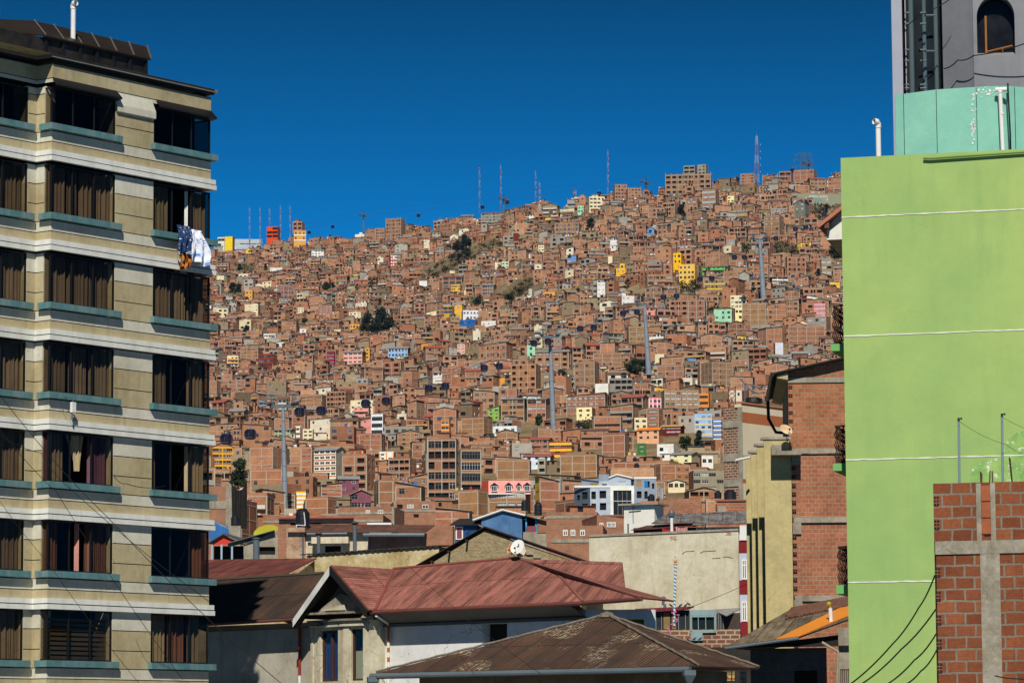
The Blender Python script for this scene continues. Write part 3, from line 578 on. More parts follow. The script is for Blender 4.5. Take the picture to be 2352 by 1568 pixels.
S_('F', 497, 1368, 645, 1550, 'tall brick house with two small dark windows a floor', None, 4, 2, None)
S_('F', 350, 1372, 500, 1500, 'brick house with empty windows in two rows', None, 3, 3, None, kinds=['open'], ww=1.8)
S_('F', 163, 1170, 372, 1265, 'brick house with a wide glazed upper floor', None, 2, 4, 'glazed upper floor house', kinds=['dark', 'pale'], ww=2.6)
S_('F', 620, 1205, 795, 1330, 'brick house with a yellow painted window band', None, 3, 4, None, stripe=srgb(235, 200, 20))
S_('F', 907, 380, 1040, 480, 'brick ridge house with pale window stack below the mast', None, 4, 3, 'ridge house under the mast', yaw=14)
S_('F', 1210, 362, 1325, 440, 'ridge house with six square black windows', None, 2, 3, None, kinds=['open'], ww=2.6, tint=(.85, .7, .65))
S_('F', 1325, 350, 1515, 460, 'plain brick ridge house with concrete grid', None, 3, 5, 'plain gridded ridge house', skip=.85, yaw=18)
S_('F', 1440, 405, 1575, 500, 'brick ridge house with red awning roof', None, 3, 4, None, roof='ridge', roofm=RED)
S_('F', 803, 555, 870, 610, 'pale yellow house below the ridge', srgb(240, 225, 160), 2, 2, None, bands=False)
S_('F', 905, 480, 1040, 530, 'brown mud-walled house under the lattice mast', BROWN, 1, 2, None, bands=False, skip=.5)
S_('F', 362, 503, 402, 545, 'tiny mint house at the foot of the unfinished block', MINT, 1, 1, None, bands=False, dy=-6)
S_('G', 443, 918, 580, 1025, 'hot pink house with white patches', srgb(240, 140, 165), 2, 3, 'hot pink house', bands=False, kinds=['pale', 'dark'], pil=WHITE)
S_('G', 890, 1068, 1070, 1270, 'flats striped in light blue, grey and yellow', srgb(160, 190, 225), 4, 3, 'blue-grey striped flats', stripe=srgb(240, 205, 110), kinds=['pale', 'dark'], bands=False)
S_('G', 1070, 1120, 1160, 1300, 'strong blue house with white window bands', srgb(30, 110, 200), 4, 1, 'strong blue house', ww=4, kinds=['pale'], bm=COLR, bt=WHITE, bh=.5, cols=False)
S_('G', 585, 842, 930, 1060, 'tan brick flats with white-framed windows', None, 4, 6, 'tan brick flats', tint=(.95, 1.15, .95), kinds=['pale', 'dark'], wf=True, ww=1.7)
S_('G', 933, 875, 1045, 1000, 'orange painted house with a brown glazed floor', srgb(230, 145, 60), 2, 1, 'orange painted house', ww=4.5, kinds=['dark'], bands=False)
S_('G', 575, 1165, 805, 1258, 'cream and dark red house with yellow roof edge', srgb(110, 30, 35), 2, 4, 'dark red cream house', kinds=['pale'], wf=True, ww=1.9, roof='ridge', roofm=COLR, bands=False, coping=OCH)
S_('G', 440, 1012, 600, 1200, 'brick house with one broad window per floor', None, 3, 1, None, kinds=['pale'], ww=3.0, yaw=24)
S_('G', 310, 1105, 445, 1215, 'cream house with a shallow bay', CREAM, 2, 2, None, bands=False)
S_('G', 350, 1190, 600, 1320, 'peach house under a bright orange roof sheet', srgb(225, 170, 130), 2, 3, 'orange-sheet house', bands=False, roof='ridge', roofm=COLR)
S_('G', 740, 1255, 950, 1330, 'brown mud house with one small window', BROWN, 2, 1, None, bands=False, skip=.4)
S_('G', 537, 610, 800, 770, 'brick house with two narrow window stacks', None, 3, 4, None, skip=.4)
S_('G', 960, 580, 1260, 860, 'large angular brick block with concrete bands', None, 5, 4, 'large angular brick block', yaw=-26, ks=2, ww=1.2, wh=.3, skip=.3)
S_('G', 1775, 240, 2130, 470, 'large brick house with slit windows near the green building', None, 5, 6, 'large slit-window house', ww=1.2, wh=.14, sill=.6, skip=.3)
S_('G', 1640, 400, 1725, 520, 'white painted gable with a mural', srgb(210, 215, 225), 2, 1, 'white mural gable', skip=1, bands=False)
S_('G', 255, 245, 420, 430, 'brick house with a blue glazed top floor', None, 4, 4, None, kinds=['pale', 'dark'], ww=1, wh=.2)
S_('D', 640, 1225, 968, 1450, 'broad brick house with small glass-block windows', None, 4, 5, 'glass-block brick house', ww=.45, wh=.12, sill=.5, skip=.2, kinds=['pale'], yaw=22)
S_('D', 1058, 1000, 1330, 1270, 'brick flats with glazed bays and yellow pipes', None, 4, 3, 'glazed-bay brick flats', kinds=['dark'], ww=2.6, roof='shed', roofm=TIN)
S_('D', 1330, 1000, 1570, 1240, 'brick flats with washing under the roof', None, 3, 4, None, kinds=['dark', 'pale'], ww=1.8, roof='shed', roofm=TIN, wash=True)
S_('D', 1160, 665, 1475, 980, 'half-built brick block with an open storey', None, 5, 4, 'half-built brick block', kinds=['open'], ww=1.6, wh=.5, skip=.4, yaw=14, roof='unf')
S_('D', 830, 440, 1180, 690, 'large brick house with a yellow sheet roof', None, 3, 5, 'yellow-sheet roof house', roof='side', roofm=COLR, yaw=20, kinds=['dark'])
S_('D', 1420, 510, 1780, 760, 'brick house with black square windows behind the tower', None, 4, 4, None, kinds=['open', 'pale'], roof='ridge', ww=1.8, dy=15)
S_('D', 1328, 470, 1420, 600, 'mint house front with two windows', MINT, 2, 1, 'mint front by the tower', bands=False)
S_('D', 1825, 640, 2090, 940, 'tall brick house with a rounded edge and small windows', None, 4, 4, 'tall rounded brick house', ww=1.2, wh=.3, skip=.4, yaw=16)
S_('D', 2020, 548, 2330, 740, 'huge bare brick party wall', None, 4, 4, 'huge party wall house', skip=.85)
S_('D', 1740, 965, 2175, 1180, 'brick hall with a long shed roof', None, 3, 7, 'long shed-roofed hall', roof='side', roofm=TIN, kinds=['dark', 'pale'])
S_('D', 970, 1315, 1270, 1400, 'white low house with turquoise tank', srgb(225, 232, 235), 1, 3, 'white low house', bands=False)
S_('D', 1005, 1345, 1245, 1500, 'brick gable house downhill from the white low one', None, 2, 2, None, skip=1, roof='gable', dy=-20)
S_('D', 1845, 1120, 2050, 1230, 'pale cream house with a corner window', srgb(245, 230, 175), 2, 2, 'pale corner-window house', bands=False)
S_('D', 587, 460, 680, 560, 'pale pink front of three floors', srgb(225, 180, 165), 3, 2, 'pale pink front', bands=False, kinds=['pale'])
S_('D', 920, 1100, 1055, 1250, 'green gabled house with grey-blue wing', srgb(140, 180, 90), 3, 2, 'green gabled house', bands=False, roof='side')
S_('D', 1360, 1425, 1600, 1560, 'brick house with an orange sheet roof', None, 2, 3, None, roof='ridge', roofm=RED)
S_('D', 430, 1245, 530, 1420, 'ochre banded house with small balconies', srgb(205, 130, 60), 3, 2, None, stripe=srgb(235, 190, 130), bands=False)
# ================================================================== build the hill town
LEFTW, RIGHTW = 'toward the striped apartment block', 'toward the green building'
YAXIS = lambda px, py: hillY(px, py)
PROT = []     # (x0, y0, x1, y1, Y): outlines kept clear of scattered houses standing in front
LAND = []     # (short name, px, py)
rnd0 = random.Random(5)
def add_windows(root, wins):
    for (x, y, z, rot, a, h, kind, wf) in wins: inst(winmesh(a, h, kind, wf), root, (x, y, z), rot)
def make_thing(S, name, label, cat, loc, rz, group=None):
    root = empty(name, loc, rz, label, cat, group)
    wb, rb = MB(), MB(); rb.col = S.get('roofc', (.55, .38, .1))
    wins = gen_house({'wall': wb, 'roof': rb}, S)
    wb.build('wall', HM, root)
    if rb.f: rb.build('roof', HM, root)
    add_windows(root, wins); return root
for s in SPEC:
    x0, y0, x1, y1 = s['rect']; xc = (x0 + x1) / 2; r = random.Random(int(x0 * 7 + y0 * 13)); Y = hillY(xc, y1) + s.get('dy', 0)
    if Y < hillY(xc, 1262) + 5: Y = hillY(xc, 1262) + 5
    p = at(xc, y1, Y); W = (x1 - x0) * Y / F; H = at(xc, y0, Y).z - p.z; yaw = s.get('yaw', r.choice((-6, 4, 8, 12))); sn, cs = math.sin(R(abs(yaw))), math.cos(R(yaw))
    d = min(10.0, W * 0.75) if abs(yaw) > 12 else min(9.0, W); w_ = max(W * .4, (W - d * sn) / cs)
    if abs(yaw) > 12: d = min(11, (W - w_ * cs) / sn) if sn > .1 else d
    roof = s.get('roof', 'flat'); par = s.get('par', .45); rise = s.get('rise', min(1.4, H * .22))
    if roof in ('gable', 'ridge', 'side', 'shed'): rise = min(rise, H * .3)
    hh = H - (par if roof in ('flat', 'unf') else rise)
    S = dict(rnd=r, w=w_, d=d, st=s['st'], fh=hh / s['st'], k=s['k'], roof=roof, par=par, rise=rise, room=False, ks=0)
    if s['c'] is None: S.update(m=BRICK, tint=s.get('tint', tuple(r.uniform(.85, 1.12) for _ in 'abc')))
    else:
        S.update(m=PAINT, tint=s['c'], rm=PAINT)
        if r.random() < .45: S.update(sm=BRICK, stint=(.95, .95, .95))
    if 'stint' in s and 'sm' not in s: S.update(sm=PAINT)
    if s['c'] in (ORANGE,): S.update(roofc=ORANGE)
    S.update({k: v for k, v in s.items() if k not in ('rect', 'label', 'c', 'st', 'k', 'short', 'yaw', 'dy', 'rise', 'par', 'm2', 'tint')})
    if s['short'] in ('orange-sheet house',): S['roofc'] = srgb(240, 130, 30)
    if s['short'] in ('dark red cream house', 'yellow-sheet roof house'): S['roofc'] = srgb(205, 165, 70)
    if s['short'] == 'grey black-gabled house': S['roofc'] = (.02, .02, .025)
    shift = (d * sn / 2) * (1 if yaw > 0 else -1)
    nm = 'brick_house' if s['c'] is None else 'painted_house'
    root = make_thing(S, nm, s['label'], 'house', (p.x - shift, Y, p.z), R(-yaw), 'brick houses on the hillside' if s['c'] is None else 'painted houses on the hillside')
    s['root'] = root; s['Y'] = Y
    PROT.append((x0, y0, x1, y1, Y)); 
    if s['short']: LAND.append((s['short'], xc, (y0 + y1) / 2))
# ------------------------------------------------------------------ pink mansard roof storey
a0 = cp('I', 925, 575); a1 = cp('I', 1365, 712); Ym = [s for s in SPEC if s['label'].startswith('brick house carrying')][0]['Y'] - 0.2
pm = at((a0[0] + a1[0]) / 2, a1[1], Ym); W = (a1[0] - a0[0]) * Ym / F; H = at(pm.x, a0[1], Ym).z - at(pm.x, a1[1], Ym).z
root = empty('mansard_storey', pm, 0, 'pink sloping mansard storey with white pointed dormers', 'roof storey')
b = MB(); w2 = W / 2; b.col = srgb(240, 160, 152); t = .7
b.quad((-w2, 0, 0), (w2, 0, 0), (w2, t, H), (-w2, t, H), 1); b.quad((w2, 0, 0), (w2, 8, 0), (w2 - t, 8, H), (w2, t, H), 1); b.quad((-w2 - 2.2, 3, 0), (-w2, 0, 0), (-w2, t, H), (-w2 - 1.6, 3.4, H), 1, col=srgb(170, 75, 55)); b.quad((-w2, t, H), (w2, t, H), (w2 - t, 8, H), (-w2, 8, H), SCREED)
b.box(-w2, w2, -.12, .05, -.2, .0, COLR, (.8, .8, .8)); b.build('wall', HM, root)
for u in (-.36, -.02, .22, .42):
    x = u * W; b = MB(); ww = 1.5 if u != .22 else .9; b.box(x - ww / 2, x + ww / 2, -.35, .5, .5, H * .62, WFRAME)
    b.face([(x - ww / 2 - .25, -.45, H * .6), (x + ww / 2 + .25, -.45, H * .6), (x, -.45, H * .6 + .75)], DARK); b.face([(x - ww / 2 - .25, -.45, H * .6), (x, -.45, H * .6 + .75), (x, 1, H * .6 + .75), (x - ww / 2 - .25, 1, H * .6)][::-1], WFRAME); b.face([(x + ww / 2 + .25, -.45, H * .6), (x, -.45, H * .6 + .75), (x, 1, H * .6 + .75), (x + ww / 2 + .25, 1, H * .6)], WFRAME)
    for k in range(3): b.box(x - ww / 2 + .1 + k * (ww - .2) / 3, x - ww / 2 + .1 + (k + .8) * (ww - .2) / 3, -.4, -.34, .7, H * .55, GDARK)
    b.build('dormer', HM, root)
# ------------------------------------------------------------------ grey modern building with white trim
gx0, gy0 = cp('J', 5, 650); gx1, gy1 = cp('J', 850, 950); Yg = 770.0
def jx(x): return cp('J', x, 0)[0]
def jy(y): return cp('J', 0, y)[1]
pg = at(jx(370), jy(945), Yg); sc = Yg / F
def gX(x): return (jx(x) - jx(370)) * sc
def gZ(y): return (jy(945) - jy(y)) * sc
root = empty('modern_house', pg, 0, 'large blue-grey modern house with white edges and black square openings', 'house')
b = MB(); LT, SHADEG, MD, WH = srgb(178, 190, 205), srgb(78, 90, 104), srgb(140, 152, 168), srgb(232, 232, 225)  # the darkest grey paints shade onto the side walls
def ops_(rows): return [(gX(a) - gX(rows[0]), gX(c) - gX(rows[0]), gZ(e), gZ(d), .5, PAINT, DARK) for (a, c, d, e) in rows[1]]
b.facade((gX(-5), 1.5), (gX(160), 0), -8, gZ(650), [(gX(25) - gX(-5), gX(60) - gX(-5), gZ(778), gZ(722), .4, PAINT, DARK), (gX(82) - gX(-5), gX(147) - gX(-5), gZ(768), gZ(692), .4, PAINT, DARK), (gX(25) - gX(-5), gX(60) - gX(-5), gZ(882), gZ(846), .4, PAINT, DARK), (gX(82) - gX(-5), gX(147) - gX(-5), gZ(882), gZ(815), .4, PAINT, DARK)], PAINT, SHADEG)
b.facade((gX(160), 0), (gX(370), 0), -8, gZ(648), ops_((160, [(172, 220, 690, 770), (258, 328, 682, 762), (172, 220, 815, 885), (260, 328, 810, 885)])), PAINT, LT)
b.facade((gX(370), -.5), (gX(620), -.5), -8, gZ(632), ops_((370, [(402, 592, 682, 950)])), PAINT, WH)
b.facade((gX(622), 0), (gX(850), 0), -8, gZ(560), ops_((622, [(648, 698, 690, 762), (728, 762, 690, 770), (810, 835, 730, 770), (648, 700, 812, 830), (645, 698, 575, 640), (728, 785, 585, 650), (808, 832, 608, 665)])), PAINT, MD)
b.quad((gX(850), 0, -8), (gX(850), 9, -8), (gX(850), 9, gZ(560)), (gX(850), 0, gZ(560)), PAINT, None, SHADEG)
b.facade((gX(255), 1.5), (gX(620), 1.5), gZ(650), gZ(575), ops_((255, [(288, 338, 606, 634), (460, 538, 582, 630)])), PAINT, LT)
b.face([(gX(360), 1.49, gZ(576)), (gX(590), 1.49, gZ(576)), (gX(590), 1.49, gZ(545)), (gX(445), 1.49, gZ(515)), (gX(360), 1.49, gZ(545))], PAINT, None, LT)
b.box(gX(255), gX(360), 1.5, 4, gZ(576) + .01, gZ(505), PAINT, MD)
b.facade((gX(70), 2), (gX(255), 2), gZ(650), gZ(560), ops_((70, [(168, 242, 598, 640)])), PAINT, MD)
for a, c, y0_, z in ((-5, 370, -.12, 648), (620, 855, -.12, 562)): b.box(gX(a), gX(c), y0_, .3, gZ(z), gZ(z) + .45, WFRAME)
b.quad((gX(60), 1.6, gZ(552)), (gX(258), 1.6, gZ(575)), (gX(258), 6, gZ(572)), (gX(60), 6, gZ(540)), WFRAME); b.tube([(gX(358), 1.3, gZ(545)), (gX(445), 1.3, gZ(513)), (gX(600), 1.3, gZ(548))], .22, 4, WFRAME)
b.quad((gX(-5), 1.5, gZ(650)), (gX(370), 0, gZ(650)), (gX(620), 9, gZ(650)), (gX(0), 9, gZ(650)), SCREED); b.quad((gX(590), 0, gZ(562)), (gX(850), 0, gZ(562)), (gX(850), 9, gZ(562)), (gX(590), 9, gZ(562)), SCREED)
b.build('wall', HM, root)
b = MB(); b.quad((gX(402), -.2, gZ(950)), (gX(592), -.2, gZ(950)), (gX(592), -.2, gZ(684)), (gX(402), -.2, gZ(684)), GDARK)
for k in range(1, 4): x = gX(402 + 190 * k / 4); b.box(x - .05, x + .05, -.26, -.19, gZ(948), gZ(686), FRAME)
b.box(gX(404), gX(590), -.27, -.2, gZ(795), gZ(790), WFRAME); b.build('glazing', HM, root)
for (a, c, d, e, cc) in ((645, 698, 575, 640, srgb(160, 130, 80)), (728, 765, 585, 645, srgb(30, 120, 190)), (460, 538, 582, 630, srgb(190, 205, 210)), (172, 242, 598, 640, srgb(150, 130, 30))):
    b = MB(); yy = .1 if a > 600 else (1.6 if a > 300 else 2.1); b.quad((gX(a), yy, gZ(e)), (gX(c), yy, gZ(e)), (gX(c), yy, gZ(d)), (gX(a), yy, gZ(d)), COLR, None, cc); b.build('window_covering', HM, root)
PROT.append((gx0, cp('J', 0, 505)[1], gx1, gy1, Yg)); LAND.append(('blue-grey modern house', jx(400), jy(750)))
# ------------------------------------------------------------------ bare slopes where no houses stand: (cx, cy, rx, ry, tilt)
BARE = [(1052, 602, 100, 19, -24), (1190, 668, 62, 14, -28), (1095, 690, 26, 9, 0), (1480, 684, 38, 12, -8), (1568, 662, 26, 22, 0), (1806, 577, 42, 20, 0), (1717, 565, 12, 26, 20),
        (1902, 478, 42, 26, -20), (612, 852, 26, 11, 0), (560, 615, 30, 9, 0), (963, 843, 20, 9, 0), (1095, 815, 16, 7, 0), (1845, 620, 16, 10, 0), (1640, 700, 10, 22, 0), (1345, 978, 26, 10, -10), (880, 760, 40, 10, 0),
        (1600, 660, 20, 30, 0), (1140, 560, 18, 8, 0), (540, 660, 16, 10, 0), (1770, 700, 8, 14, 0), (680, 750, 9, 18, 25), (1560, 492, 18, 10, 0)]
def bare(px, py):
    for cx, cy, rx, ry, a in BARE:
        dx, dy = px - cx, py - cy; c, s_ = math.cos(R(-a)), math.sin(R(-a)); x, y = dx * c - dy * s_, dx * s_ + dy * c
        if (x / rx) ** 2 + (y / ry) ** 2 < 1: return True
    return False
# trees: (px, base py, width px, height px, kind, label)
TREES = [(846, 778, 36, 60, 'euc', 'dark eucalyptus at the lower end of the big dark tree clump'), (873, 768, 52, 58, 'euc', 'largest round-headed dark tree of the mid-hill clump'), (897, 758, 24, 30, 'euc', 'small dark tree closing the mid-hill clump'),
         (1050, 603, 30, 50, 'euc', 'dark broad tree low in the clump on the bare slope'), (1070, 597, 34, 60, 'euc', 'tall dark tree atop the clump on the bare slope'),
         (1357, 528, 18, 26, 'euc', 'dark pointed tree beneath the cream ridge house'), (1565, 500, 20, 32, 'euc', 'dark pointed tree below the huge unfinished block'),
         (1461, 868, 50, 42, 'round', 'bushy dark green tree beside the third pylon foot'), (548, 1132, 42, 78, 'round', 'dark leafy tree beside the yellow-framed school'),
         (1918, 602, 30, 42, 'euc', 'dark tree cluster against the edge of the green building'), (1440, 668, 20, 28, 'thin', 'thin leafy tree near the white stepped houses'),
         (535, 680, 20, 30, 'euc', 'dark tree pair below the ridge by the blue-windowed house'), (548, 676, 14, 24, 'euc', 'smaller companion of the dark tree pair'),
         (749, 668, 24, 20, 'round', 'dark round bush-like tree above the ochre front'), (764, 665, 10, 16, 'euc', 'slim little tree next to the round one'), (854, 678, 22, 40, 'thin', 'sparse brownish tree beside the yellow wall sign'),
         (566, 762, 16, 16, 'cone', 'small dark conifer among brick houses'), (1607, 1042, 26, 58, 'cone', 'spindly conifer before the striped flats'), (1575, 1034, 30, 30, 'round', 'grey-green bushy tree below the striped flats'),
         (610, 624, 8, 20, 'euc', 'thin dark tree below the station hall'), (551, 625, 12, 18, 'euc', 'small dark tree on the terraced bare ground'), (1237, 980, 18, 26, 'round', 'leafy tree beside the second pylon'),
         (1290, 865, 22, 15, 'round', 'round bush behind the mint front'), (1195, 672, 20, 14, 'thin', 'scrubby tree on the middle bare slope'), (1880, 640, 10, 24, 'euc', 'slim dark tree on the gully edge'), (1898, 500, 10, 32, 'euc', 'dark cypress-like tree under the mural wall'),
         (1330, 672, 12, 14, 'thin', 'small tree over the ochre long house'), (1095, 700, 22, 14, 'round', 'low bush below the villa on the bare slope'), (1170, 690, 24, 16, 'round', 'shrubby green tree on the lower bare slope'),
         (700, 742, 14, 12, 'round', 'dark shrub tree by the path'), (820, 672, 10, 22, 'thin', 'wispy tree close to the yellow wall sign'), (1755, 505, 8, 12, 'round', 'little dark tree under the ridge mast'), (985, 762, 12, 10, 'round', 'small green tree beside low white houses')]
for t in TREES: PROT.append((t[0] - t[2] / 2, t[1] - t[3], t[0] + t[2] / 2, t[1], hillY(t[0], t[1])))
TOWERS = [(655, 1172, 650, 920, 'first'), (1272, 1008, 1263, 762, 'second'), (1491, 872, 1480, 690, 'third'), (1755, 702, 1745, 540, 'fourth')]
for t in TOWERS:
    PROT.append((t[2] - 16, t[3] - 6, t[2] + 16, t[3] + 20, hillY(t[0], t[1]))); PROT.append((t[0] - 9, t[3] + 20, t[0] + 9, t[1] - 6, hillY(t[0], t[1])))
    LAND.append((t[4] + ' cable pylon', t[0], t[1] - 60))
def blocked(a, b, c, d, Y, dep):
    for (x0, y0, x1, y1, Ys) in PROT:
        if Y > Ys + 9: continue
        ox = min(c, x1) - max(a, x0); oy = min(d, y1) - max(b, y0)
        if ox > 0 and oy > 0 and (ox * oy > .10 * (x1 - x0) * (y1 - y0) or (abs(Y - Ys) < 9 and oy > 3)): return True
    return False
cand = []; rr = random.Random(21); py_rows = []
py = 1255.0
px_lo, px_hi = 420, 2040
TS = {}
row = 0
f_row = [(px, 1258.0) for px in range(px_lo, px_hi, 20)]
cur = {px: 1222.0 for px in range(px_lo - 60, px_hi + 80, 20)}
while True:
    alive = False; x = px_lo + rr.uniform(-30, 0); rowyaw = rr.gauss(9, 12)
    while x < px_hi:
        kx = min(cur, key=lambda k: abs(k - x)); py = cur[kx] + rr.uniform(-3, 3)
        if py < ridge(x) - 1: x += 20; continue
        alive = True; Y = hillY(x, py); near = Y < 1500
        w_ = rr.choice((6, 7.5, 8.5, 10, 11, 12.5, 14)) * (.95 if near else 0.72); st = rr.choice((2, 3, 3, 4, 2, 3, 5) if Y < 1150 else ((1, 2, 2, 3, 2, 3, 4) if Y < 1900 else (1, 2, 2, 1, 2, 1, 3)))
        d = rr.uniform(6.5, 10) * (1 if near else .8); fh = rr.uniform(2.5, 2.9); yaw = max(-38, min(42, rowyaw + rr.gauss(0, 9)))
        wpx = w_ * F / Y; 
        cand.append((x + wpx / 2, py, Y + rr.uniform(-2, 2), w_, d, st, fh, yaw)); x += wpx * math.cos(R(yaw)) + max(0, d * math.sin(R(abs(yaw)))) * F / Y * .55 + rr.uniform(-.05, .12) * wpx
    for px in cur:
        if cur[px] > ridge(px) - 2: cur[px] -= (0.30 if cur[px] > 900 else .25) * 2.55 * 2.7 * F / hillY(px, cur[px])
    row += 1
    if not alive or row > 220: break
HOUSES = []
for (cx, py, Y, w_, d, st, fh, yaw) in cand:
    if bare(cx, py): continue
    h = st * fh + .5; s2 = F / Y; wv = (w_ * math.cos(R(yaw)) + d * math.sin(R(abs(yaw)))) / 2 * s2
    bx = (cx - wv, py - h * s2, cx + wv, py)
    while st > 1 and (bx[1] < ridge(cx) - 26 or blocked(*bx, Y, d)): st -= 1; h = st * fh + .5; bx = (cx - wv, py - h * s2, cx + wv, py)
    if blocked(*bx, Y, d): continue
    if any(bare(cx + o, (bx[1] + py) / 2) for o in (0,)) and rr.random() < .8: continue
    HOUSES.append(dict(cx=cx, py=py, Y=Y, w=w_, d=d, st=st, fh=fh, yaw=yaw, h=h))
def house_spec(H, r):
    u = r.random(); Y = H['Y']; S = dict(rnd=r, w=H['w'], d=H['d'], st=H['st'], fh=H['fh'])
    br = r.gauss(1.03, .15); wm = r.gauss(.05, .12)
    if u < .74: S.update(m=BRICK, tint=(br * (1 + .4 * wm), br * (1 + wm), br * (1 + wm))); H['mat'] = r.choice(('brick', 'bare brick', 'orange brick')) if br > .98 else r.choice(('brick', 'dull brick', 'brown brick'))
    elif u < .88: c = r.choice(((.25, .185, .11), (.30, .23, .14), (.20, .15, .09))); S.update(m=PAINT, tint=sc3(c, br)); H['mat'] = 'mud-brown'
    elif u < .96: S.update(m=PAINT, tint=sc3((.34, .31, .26), br)); H['mat'] = 'grey cement'
    elif u < .993 or Y < 1000: S.update(m=PAINT, tint=sc3(r.choice((CREAM, WHITE, srgb(225, 215, 190))), .95)); H['mat'] = 'pale'
    else:
        k = r.choice((('ochre', OCH), ('green', srgb(130, 190, 150)), ('blue', srgb(110, 150, 200)), ('pink', srgb(220, 150, 140)), ('yellow', srgb(230, 190, 80)))); S.update(m=PAINT, tint=k[1]); H['mat'] = k[0]
    if S['m'] == PAINT and r.random() < .6: S.update(sm=BRICK, stint=(br, br, br))
    k = max(1, round(H['w'] / r.choice((2.8, 3.4, 4.2)))); S['k'] = k; S['ww'] = r.choice((.9, 1.1, 1.3)); S['wh'] = r.choice((.34, .4, .46))
    S['skip'] = r.choice((.1, .25, .45, .7)); S['kinds'] = r.choice((['dark'], ['dark', 'pale'], ['dark'], ['open', 'dark'], ['open'], ['blue', 'dark'], ['pale', 'dark'], ['dark']))
    if r.random() < .2: S.update(ww=.8, wh=.2, sill=.6)
    elif r.random() < .25: S.update(ww=2.0, wh=.5)
    S['ks'] = r.choice((0, 0, 1, 2)) if Y < 2200 else r.choice((0, 0, 1))
    S['roof'] = r.choice(('flat', 'flat', 'unf', 'shed', 'side', 'side', 'ridge', 'gable')) if Y > 1400 else r.choice(('flat', 'flat', 'flat', 'flat', 'unf', 'shed', 'side'))
    S['roofm'] = r.choice((TIN, TIN, RUST, RUST, RUST, SCREED, RED))
    S['bands'] = S['m'] == BRICK and r.random() < .85; S['annex'] = r.random() < .45; S['wash'] = r.random() < .2
    if r.random() < .10 and H['st'] > 1: S['balc'] = r.choice(((.4, .16, .09), (.6, .58, .5), (.3, .3, .28), (.45, .3, .1)))
    if r.random() < .14: S.update(kinds=['open'], ww=2.4, wh=.55, sill=.2, skip=.15)   # open unfinished floors
    H['roof'] = {'flat': 'a flat parapet roof', 'unf': 'unfinished columns on top', 'shed': 'a sheet lean-to roof', 'side': 'a slanting roof', 'ridge': 'a sheet roof', 'gable': 'a gabled roof'}[S['roof']]
    return S
# the ones that show largest get built singly
HOUSES.sort(key=lambda H: (-(H['w'] * min(H['h'], 8)) / H['Y'] ** 2) if 475 < H['cx'] < 1955 else 0)
NB = sum(1 for s in SPEC if s['c'] is None)
single = HOUSES[:300 - NB]; rest = HOUSES[300 - NB:]
ORD = ['first', 'second', 'third', 'fourth', 'fifth', 'sixth', 'seventh', 'eighth', 'ninth', 'tenth', 'eleventh', 'twelfth', 'thirteenth', 'fourteenth', 'fifteenth']
buck = {}
for H in single:
    my = H['py'] - H['h'] / 2 * F / H['Y']
    L = min(LAND, key=lambda l: (l[1] - H['cx']) ** 2 + (1.4 * (l[2] - my)) ** 2); dx, dy = H['cx'] - L[1], 1.4 * (my - L[2])
    dr = (('uphill from' if dy < 0 else 'downhill from') if abs(dy) > abs(dx) else ('L' if dx < 0 else 'R'))
    buck.setdefault((L[0], dr), []).append((dx * dx + dy * dy, id(H), H))
for (nm, dr), v in buck.items():
    v.sort()
    for i, (_, _, H) in enumerate(v):
        o = ORD[i] if i < len(ORD) else 'farthest'
        H['rel'] = f'{o} {dr} the {nm}' if dr not in 'LR' else f'{o} from the {nm} {LEFTW if dr == "L" else RIGHTW}'
NST = ['', 'one', 'two', 'three', 'four', 'five', 'six']
tank_mesh = None
def tank_parts(root, s=1.0):
    b = MB(); b.lathe([(0, 0), (.62, 0), (.64, .35), (.60, .38), (.64, .42), (.64, .78), (.60, .81), (.64, .85), (.62, 1.1), (.3, 1.32), (.3, 1.4)], 16); o = b.build('tank_body', TANKM, root, smooth=False)
    b = MB(); b.lathe([(.34, 1.38), (.36, 1.42), (.34, 1.5), (0, 1.54)], 14); c = b.build('lid', TANKM, root); return o, c
TANKM = paint('black tank plastic', (.012, .012, .014), .3, .45, spec=.4)
ntank = 0
for H in single:
    r = random.Random(int(H['cx'] * 31 + H['py'] * 17)); S = house_spec(H, r); S['rm'] = S['m']
    p = at(H['cx'], H['py'], H['Y']); tank = S['roof'] == 'flat' and r.random() < .42 and ntank < 60
    if tank: S['room'] = False
    lab = f"{NST[H['st']]}-storey {H['mat']} house with {H['roof']}, {H['rel']}"
    if len(lab.split()) > 16: lab = f"{NST[H['st']]}-storey {H['mat']} house, {H['rel']}"
    sh = H['d'] * math.sin(R(H['yaw'])) / 2
    nm = 'brick_house' if S['m'] == BRICK else 'painted_house'
    root = make_thing(S, nm, lab, 'house', (p.x - sh, H['Y'], p.z), R(-H['yaw']), 'brick houses on the hillside' if nm == 'brick_house' else 'painted houses on the hillside')
    if tank:
        ntank += 1; z = H['st'] * H['fh']; loc = Matrix.Rotation(R(-H['yaw']), 4, 'Z') @ Vector((r.uniform(-.35, .35) * H['w'], r.uniform(1.0, 2.5), z)); hgt = r.uniform(.2, .7)
        t = empty('water_tank', Vector((p.x - sh, H['Y'], p.z)) + loc, 0, f"black water tank, house {H['rel']}", 'water tank', 'black water tanks on hillside roofs')
        if tank_mesh is None: tank_mesh = tank_parts(t)
        else:
            for m_ in tank_mesh: inst(m_, t, (0, 0, hgt))
        bs = MB(); bs.box(-.6, .6, -.6, .6, 0, hgt, 0); bs.build('stand', HM[CONC], t)
        if tank_mesh and tank_mesh[0].parent == t:
            for m_ in tank_mesh: m_.location = (0, 0, hgt)
mb = MB()
